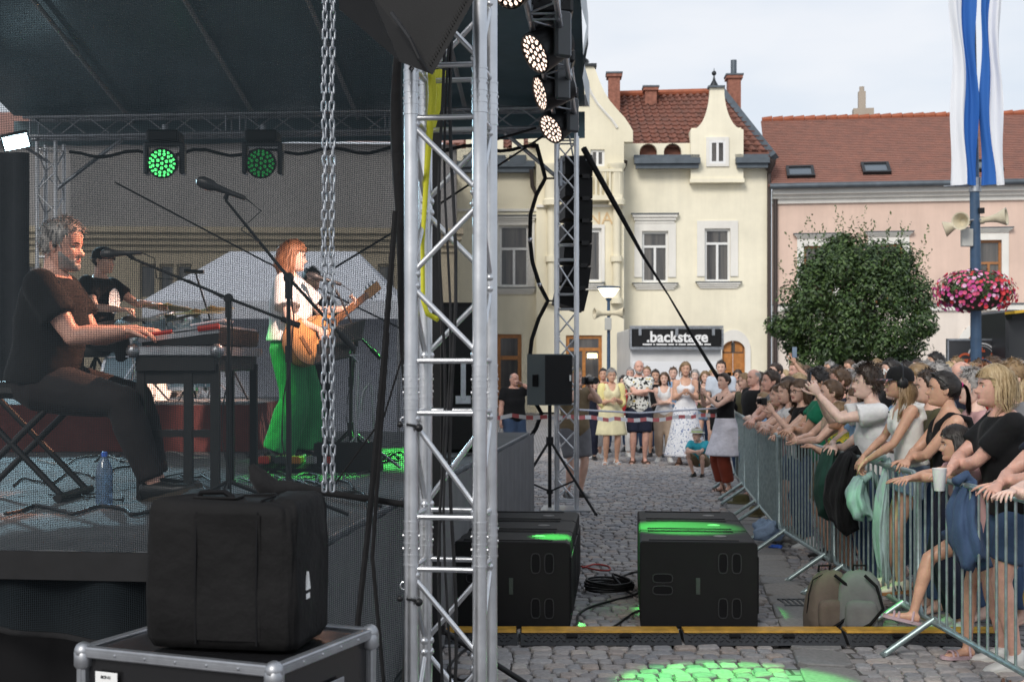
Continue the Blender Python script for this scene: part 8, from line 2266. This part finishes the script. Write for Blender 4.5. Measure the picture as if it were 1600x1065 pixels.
stand('young man in light shirt standing behind the phone woman', 1127, 24.2, 564, face=-105, hair=('short', 'dark', .1), skin=0, wear=(('top', cloth('pale_blue_shirt', (.5, .55, .62)), {'sl': .7}), ('bottom', C_BLACK, {'fr': .95, 'name': 'shorts'})), shoes=SH_BLK)
stand('tall man in black t-shirt behind the printed shirt', 1024, 25.0, 578, face=-95, hair=('short', 'dark', .1), skin=1, wear=(('top', C_BLACK, {'sl': .6}), ('bottom', C_BLACK, {'fr': .95, 'name': 'shorts'})), shoes=SH_BLK)
stand('woman with short dark hair between the yellow dress and printed shirt', 974, 25.2, 588, face=-90, fem=True, hair=('short', 'black', .15), vol=.08, skin=0, wear=(('top', C_RED, {'sl': .6}), ('bottom', C_WHITE, {})), shoes=SH_WHT)
stand('woman in white trousers half hidden behind the yellow jacket', 930, 24.8, 590, face=-85, fem=True, hair=('bob', 'brown', .5), skin=0, wear=(('top', C_LPINK, {'sl': .6}), ('bottom', C_WHITE, {'fr': 1.6})), shoes=SH_WHT)
stand('woman in dark blue trousers beside the photographer', 921, 24.2, 588, face=-95, fem=True, hair=('short', 'grey', .2), skin=0, wear=(('top', C_NAVY, {'sl': .6}), ('bottom', C_NAVY, {})), shoes=SH_BLK)
J = stand('photographer in brown waistcoat with camera behind the far tower', 897, 17.4, 575, face=-60, girth=1.15, hands=((.26, .07, 1.46), (.26, -.09, 1.46)), elbows=((.1, .8, -1), (.1, -.8, -1)), palms=((0, -1, 0), (0, 1, 0)), curl=(.8, .8), hair=('short', 'blonde', .1), skin=0, wear=(('top', C_KHAKI, {'sl': .4, 'hem': -.12, 'loose': .03}), ('bottom', C_GREY, {'fr': .9, 'name': 'shorts', 'loose': .03})), shoes=SH_BLK)
p = wpt(J, V(.32, 0, 1.54) * J['s']); cm = thing('photo_camera', 'black camera with long lens held by the photographer', 'camera', p)
with P(cm, 'body', BLACK_G) as b: b.box(p, (.1, .14, .1), rad(-60), ch=.015)
with P(cm, 'lens', BLACK_G, 40) as b: b.cyl(p, p + V(math.cos(rad(-60)), math.sin(rad(-60)), 0) * .2, .04, .045)
J = stand('heavy bald man in printed black t-shirt drinking behind the mesh', 802, 22.5, 583, face=-60, girth=1.3, hands=((.22, .06, 1.50), (.06, -.30, .82)), elbows=((.1, .9, -.5), (-.6, -.4, -.3)), hair=('balding', 'grey', .03), vol=.005, skin=3, wear=(('top', C_BLACK, {'sl': .62, 'loose': .03, 'hem': -.1}), ('bottom', C_DENIM, {'fr': .95, 'name': 'shorts', 'loose': .03})), shoes=SH_BLK)
for (lab, px_, d, top_, fem, hr, tp_, sk) in (('man in sky blue shirt behind the folded arms woman', 1052, 25.6, 574, False, ('short', 'brown', .1), C_SKY, 0), ('woman with grey hair in pink top behind the white dress', 1086, 25.9, 578, True, ('bob', 'grey', .5), C_LPINK, 2), ('dark haired man in red top far behind the yellow dress', 943, 26.2, 576, False, ('short', 'black', .1), C_RED, 1), ('man in olive top next to the bald printed shirt man', 1011, 26.4, 573, False, ('short', 'light', .1), C_OLIVE, 3), ('blonde woman in navy at the back of the tape group', 1114, 26.3, 577, True, ('long', 'blonde', .7), C_NAVY, 0), ('woman in white top at the edge of the tape group', 1153, 25.2, 578, True, ('long', 'dark', .7), C_WHITE, 1), ('man in grey shirt in the last row behind the tape', 985, 26.9, 575, False, ('short', 'grey', .1), C_GREY, 3)):
    stand(lab, px_, d, top_, face=-100, fem=fem, hair=hr, skin=sk, lod=2, wear=(('top', tp_, {'sl': .6}), ('bottom', C_DENIM, {})), shoes=SH_BLK)
# squatting boy
bxp, byp = at(1094, 20.6)
J = person('boy in turquoise t-shirt and straw hat squatting on the setts', bxp, byp, 0, face=-120, h=1.20, girth=1.0, lean=.45, pel=.34, pelx=-.10, hands=((.42, -.06, .56), (.44, .06, .58)), elbows=((.3, 1, -.3), (.3, -1, -.3)), feet=((.14, .11, .085), (.14, -.11, .085)), knees=((1, .25, 1), (1, -.25, 1)), head=(-10, 0), hair=('short', 'light', .12), skin=0, lod=1, headh=.275, wear=(('top', C_TEAL, {'sl': .8, 'loose': .02}), ('bottom', C_KHAKI, {'fr': .95, 'loose': .02, 'name': 'shorts'})), shoes=SH_BLK, group='people standing beyond the tape')
head_part(J, 'straw_hat', cloth('straw', (.45, .46, .42), .2), lambda b: (b.lathe([(.66, .10), (.64, .14), (.46, .18), (.44, .40), (.36, .48), (.02, .46)], (-.02, 0, .05), 22)))
head_part(J, 'hat_band', cloth('lime', (.35, .5, .03), .2), lambda b: b.lathe([(.462, .185), (.455, .25), (.44, .25)], (-.02, 0, .05), 22))

# ---------------------------------------------------------------- crowd behind the barrier
def crowd(label, px_, py_top, d, face=180, fem=False, hair=('short', 'brown', .1), top=None, skin=0, lod=2, **k):
    x_, y_ = at(px_, d); hh_ = min(1.94, max(1.35, hgt(py_top, d) - .035))
    return person(label, x_, y_, 0, face=face, h=hh_, fem=fem, hair=hair, skin=skin, lod=lod, group='people in the crowd', wear=(('top', top or C_BLACK, {'sl': .6}), ('bottom', C_DENIM, {})), **k)
J = crowd('woman with long fair hair and black hair band behind the headphone girl', 1442, 562, 10.2, 172, True, ('pony', 'light', 1.0), C_WHITE, 0, 1)
J = crowd('grey haired man with sunglasses pushed up on his head', 1472, 561, 10.6, 170, False, ('short', 'grey', .12), C_GREY, 3, 1); head_part(J, 'sunglasses', BLACK_G, glasses_up)
crowd('bald man standing in front of the dark banner', 1508, 559, 12.0, 175, False, ('balding', 'grey', .03), C_NAVY, 3, 1, vol=.005)
crowd('red haired woman seen from behind near the banner', 1545, 570, 10.2, 165, True, ('short', 'red', .2), C_RED, 0, 1, vol=.1)
J = crowd('man with raised sunglasses under the banner lettering', 1556, 553, 12.4, 178, False, ('short', 'brown', .1), C_BLACK, 3, 1); head_part(J, 'sunglasses', mat('mirror_glasses', (.1, .15, .3), rough=.1, metal=.8), glasses_up)
crowd('dark haired man standing left of the banner', 1466, 547, 16.0, 180, False, ('short', 'black', .1), C_BLACK, 1, 1)
crowd('man with cropped dark hair in the middle of the crowd', 1397, 557, 13.4, 185, False, ('short', 'black', .08), C_BLACK, 0, 1)
crowd('pink faced man with glasses behind the curly haired boy', 1352, 583, 11.3, 178, False, ('short', 'light', .08), C_BLACK, 3, 1)
crowd('bald heavy man in black t-shirt at the far barrier', 1181, 573, 17.6, 205, False, ('balding', 'grey', .03), C_BLACK, 3, 1, girth=1.25, vol=.005)
J = crowd('man with glasses and black t-shirt beside the downpipe', 1215, 564, 19.5, 205, False, ('short', 'dark', .06), C_BLACK, 0, 1); head_part(J, 'glasses', BLACK_G, glasses_on)
crowd('fair man in white shirt near the tree edge', 1246, 562, 19.0, 205, False, ('short', 'light', .1), C_WHITE, 3, 1)
J = crowd('person holding a phone high above the crowd', 1272, 572, 17.5, 195, False, ('short', 'dark', .1), C_BLACK, 1, 1, hands=((.30, .02, 1.78), (.06, -.24, .80)), elbows=((.5, .6, -.3), (-.6, -.4, -.3)), palms=((.2, -1, 0), None), hand_dir=((.0, 0, 1), None))
phone('phone with bright screen raised above the crowd', wpt(J, V(.30, .02, 1.92) * J['s']), (.3, -1, 0))
crowd('blonde woman with sunglasses above the filming woman', 1252, 579, 14.6, 195, True, ('bob', 'blonde', .5), C_LPINK, 0, 1)
crowd('woman with fair hair beside the bald man at the far barrier', 1166, 580, 18.6, 210, True, ('long', 'light', .7), C_OLIVE, 0, 1)
crowd('woman with long brown hair behind the green shirt', 1298, 572, 14.2, 185, True, ('long', 'brown', .8), C_BLACK, 0, 1)
crowd('grey haired woman behind the ponytail girl', 1332, 573, 13.0, 185, True, ('bob', 'grey', .45), C_WHITE, 0, 1)
for (lab, px_, py_, d, fem, hr, tp_, sk) in (('older woman with short grey hair right behind the ponytail woman', 1527, 572, 9.1, True, ('short', 'grey', .2), C_LPINK, 2), ('young man with dark hair between the cap girl and ponytail woman', 1458, 572, 9.4, False, ('short', 'dark', .1), C_OLIVE, 0), ('fair woman squeezed behind the white shirted boy', 1408, 575, 10.9, True, ('long', 'blonde', .8), C_SKY, 2), ('man in navy top behind the beige vest woman', 1318, 570, 12.1, False, ('short', 'brown', .1), C_NAVY, 3), ('dark haired woman between the green shirt and the filming woman', 1262, 590, 12.9, True, ('long', 'black', .7), C_WHITE, 1), ('woman with red hair tie behind the filming woman', 1236, 584, 14.0, True, ('pony', 'dark', .5), C_RED, 0), ('tall fair man behind the blonde woman with the cup', 1590, 556, 9.0, False, ('short', 'light', .1), C_GREY, 0)):
    crowd(lab, px_, py_, d, 176, fem, hr, tp_, sk, 1, hands=((.30, .10, 1.16), (.30, -.08, 1.14)), elbows=((-.3, .6, -1), (-.3, -.6, -1)))
cols = [('dark hair', 'dark'), ('black hair', 'black'), ('brown hair', 'brown'), ('fair hair', 'light'), ('blonde hair', 'blonde'), ('grey hair', 'grey')]
tops = [('black', C_BLACK), ('white', C_WHITE), ('navy', C_NAVY), ('grey', C_GREY), ('red', C_RED), ('sky blue', C_SKY), ('olive', C_OLIVE), ('pink', C_LPINK)]
spots = [(1190, 578, 20.5), (1203, 586, 16.4), (1229, 575, 21.5), (1238, 583, 17.0), (1262, 568, 21.8), (1285, 569, 20.0), (1309, 567, 19.0), (1322, 572, 16.2), (1341, 566, 20.6), (1362, 565, 17.5), (1373, 558, 22.0), (1384, 564, 15.0), (1409, 566, 18.0), (1421, 560, 14.0), (1436, 558, 21.0), (1452, 560, 13.0), (1486, 562, 17.5), (1498, 555, 20.5), (1523, 563, 15.2), (1533, 558, 19.5), (1571, 558, 16.5), (1585, 563, 12.6), (1596, 560, 18.5), (1580, 570, 9.8), (1600, 575, 9.0), (1526, 578, 9.7), (1160, 590, 21.5), (1178, 588, 22.4), (1210, 579, 23.5), (1298, 562, 23.5), (1350, 562, 24), (1395, 563, 24.2), (1460, 566, 24.4), (1330, 560, 22.6)]
where = ('by the tree', 'in the rear rows', 'near the banner', 'below the salmon wall')
rr = random.Random(21)
for i, (px_, py_, d) in enumerate(spots):
    hc = cols[(i * 5 + i // 6) % 6]; tp_ = tops[(i * 3 + i // 8) % 8]; fem = i % 2 == 0; st_ = ('long', 'bob', 'pony')[i % 3] if fem else ('short', 'short', 'messy')[i % 3]
    w_ = 'near the banner' if px_ > 1455 else ('below the tree' if px_ > 1225 else 'below the yellow house door')
    crowd(f'{"woman" if fem else "man"} with {hc[1]} {({"long": "long", "bob": "bobbed", "pony": "tied back", "short": "short", "messy": "tousled"})[st_]} hair and {tp_[0]} top {w_}', px_, py_, d, 180 + rr.uniform(-12, 28), fem, (st_, hc[1], {'long': .9, 'bob': .5, 'pony': .6, 'short': .1, 'messy': .18}[st_]), tp_[1], i % 4, 2 if d > 14 else 1, head=(rr.uniform(-15, 15), rr.uniform(-4, 6)))
finish_people()
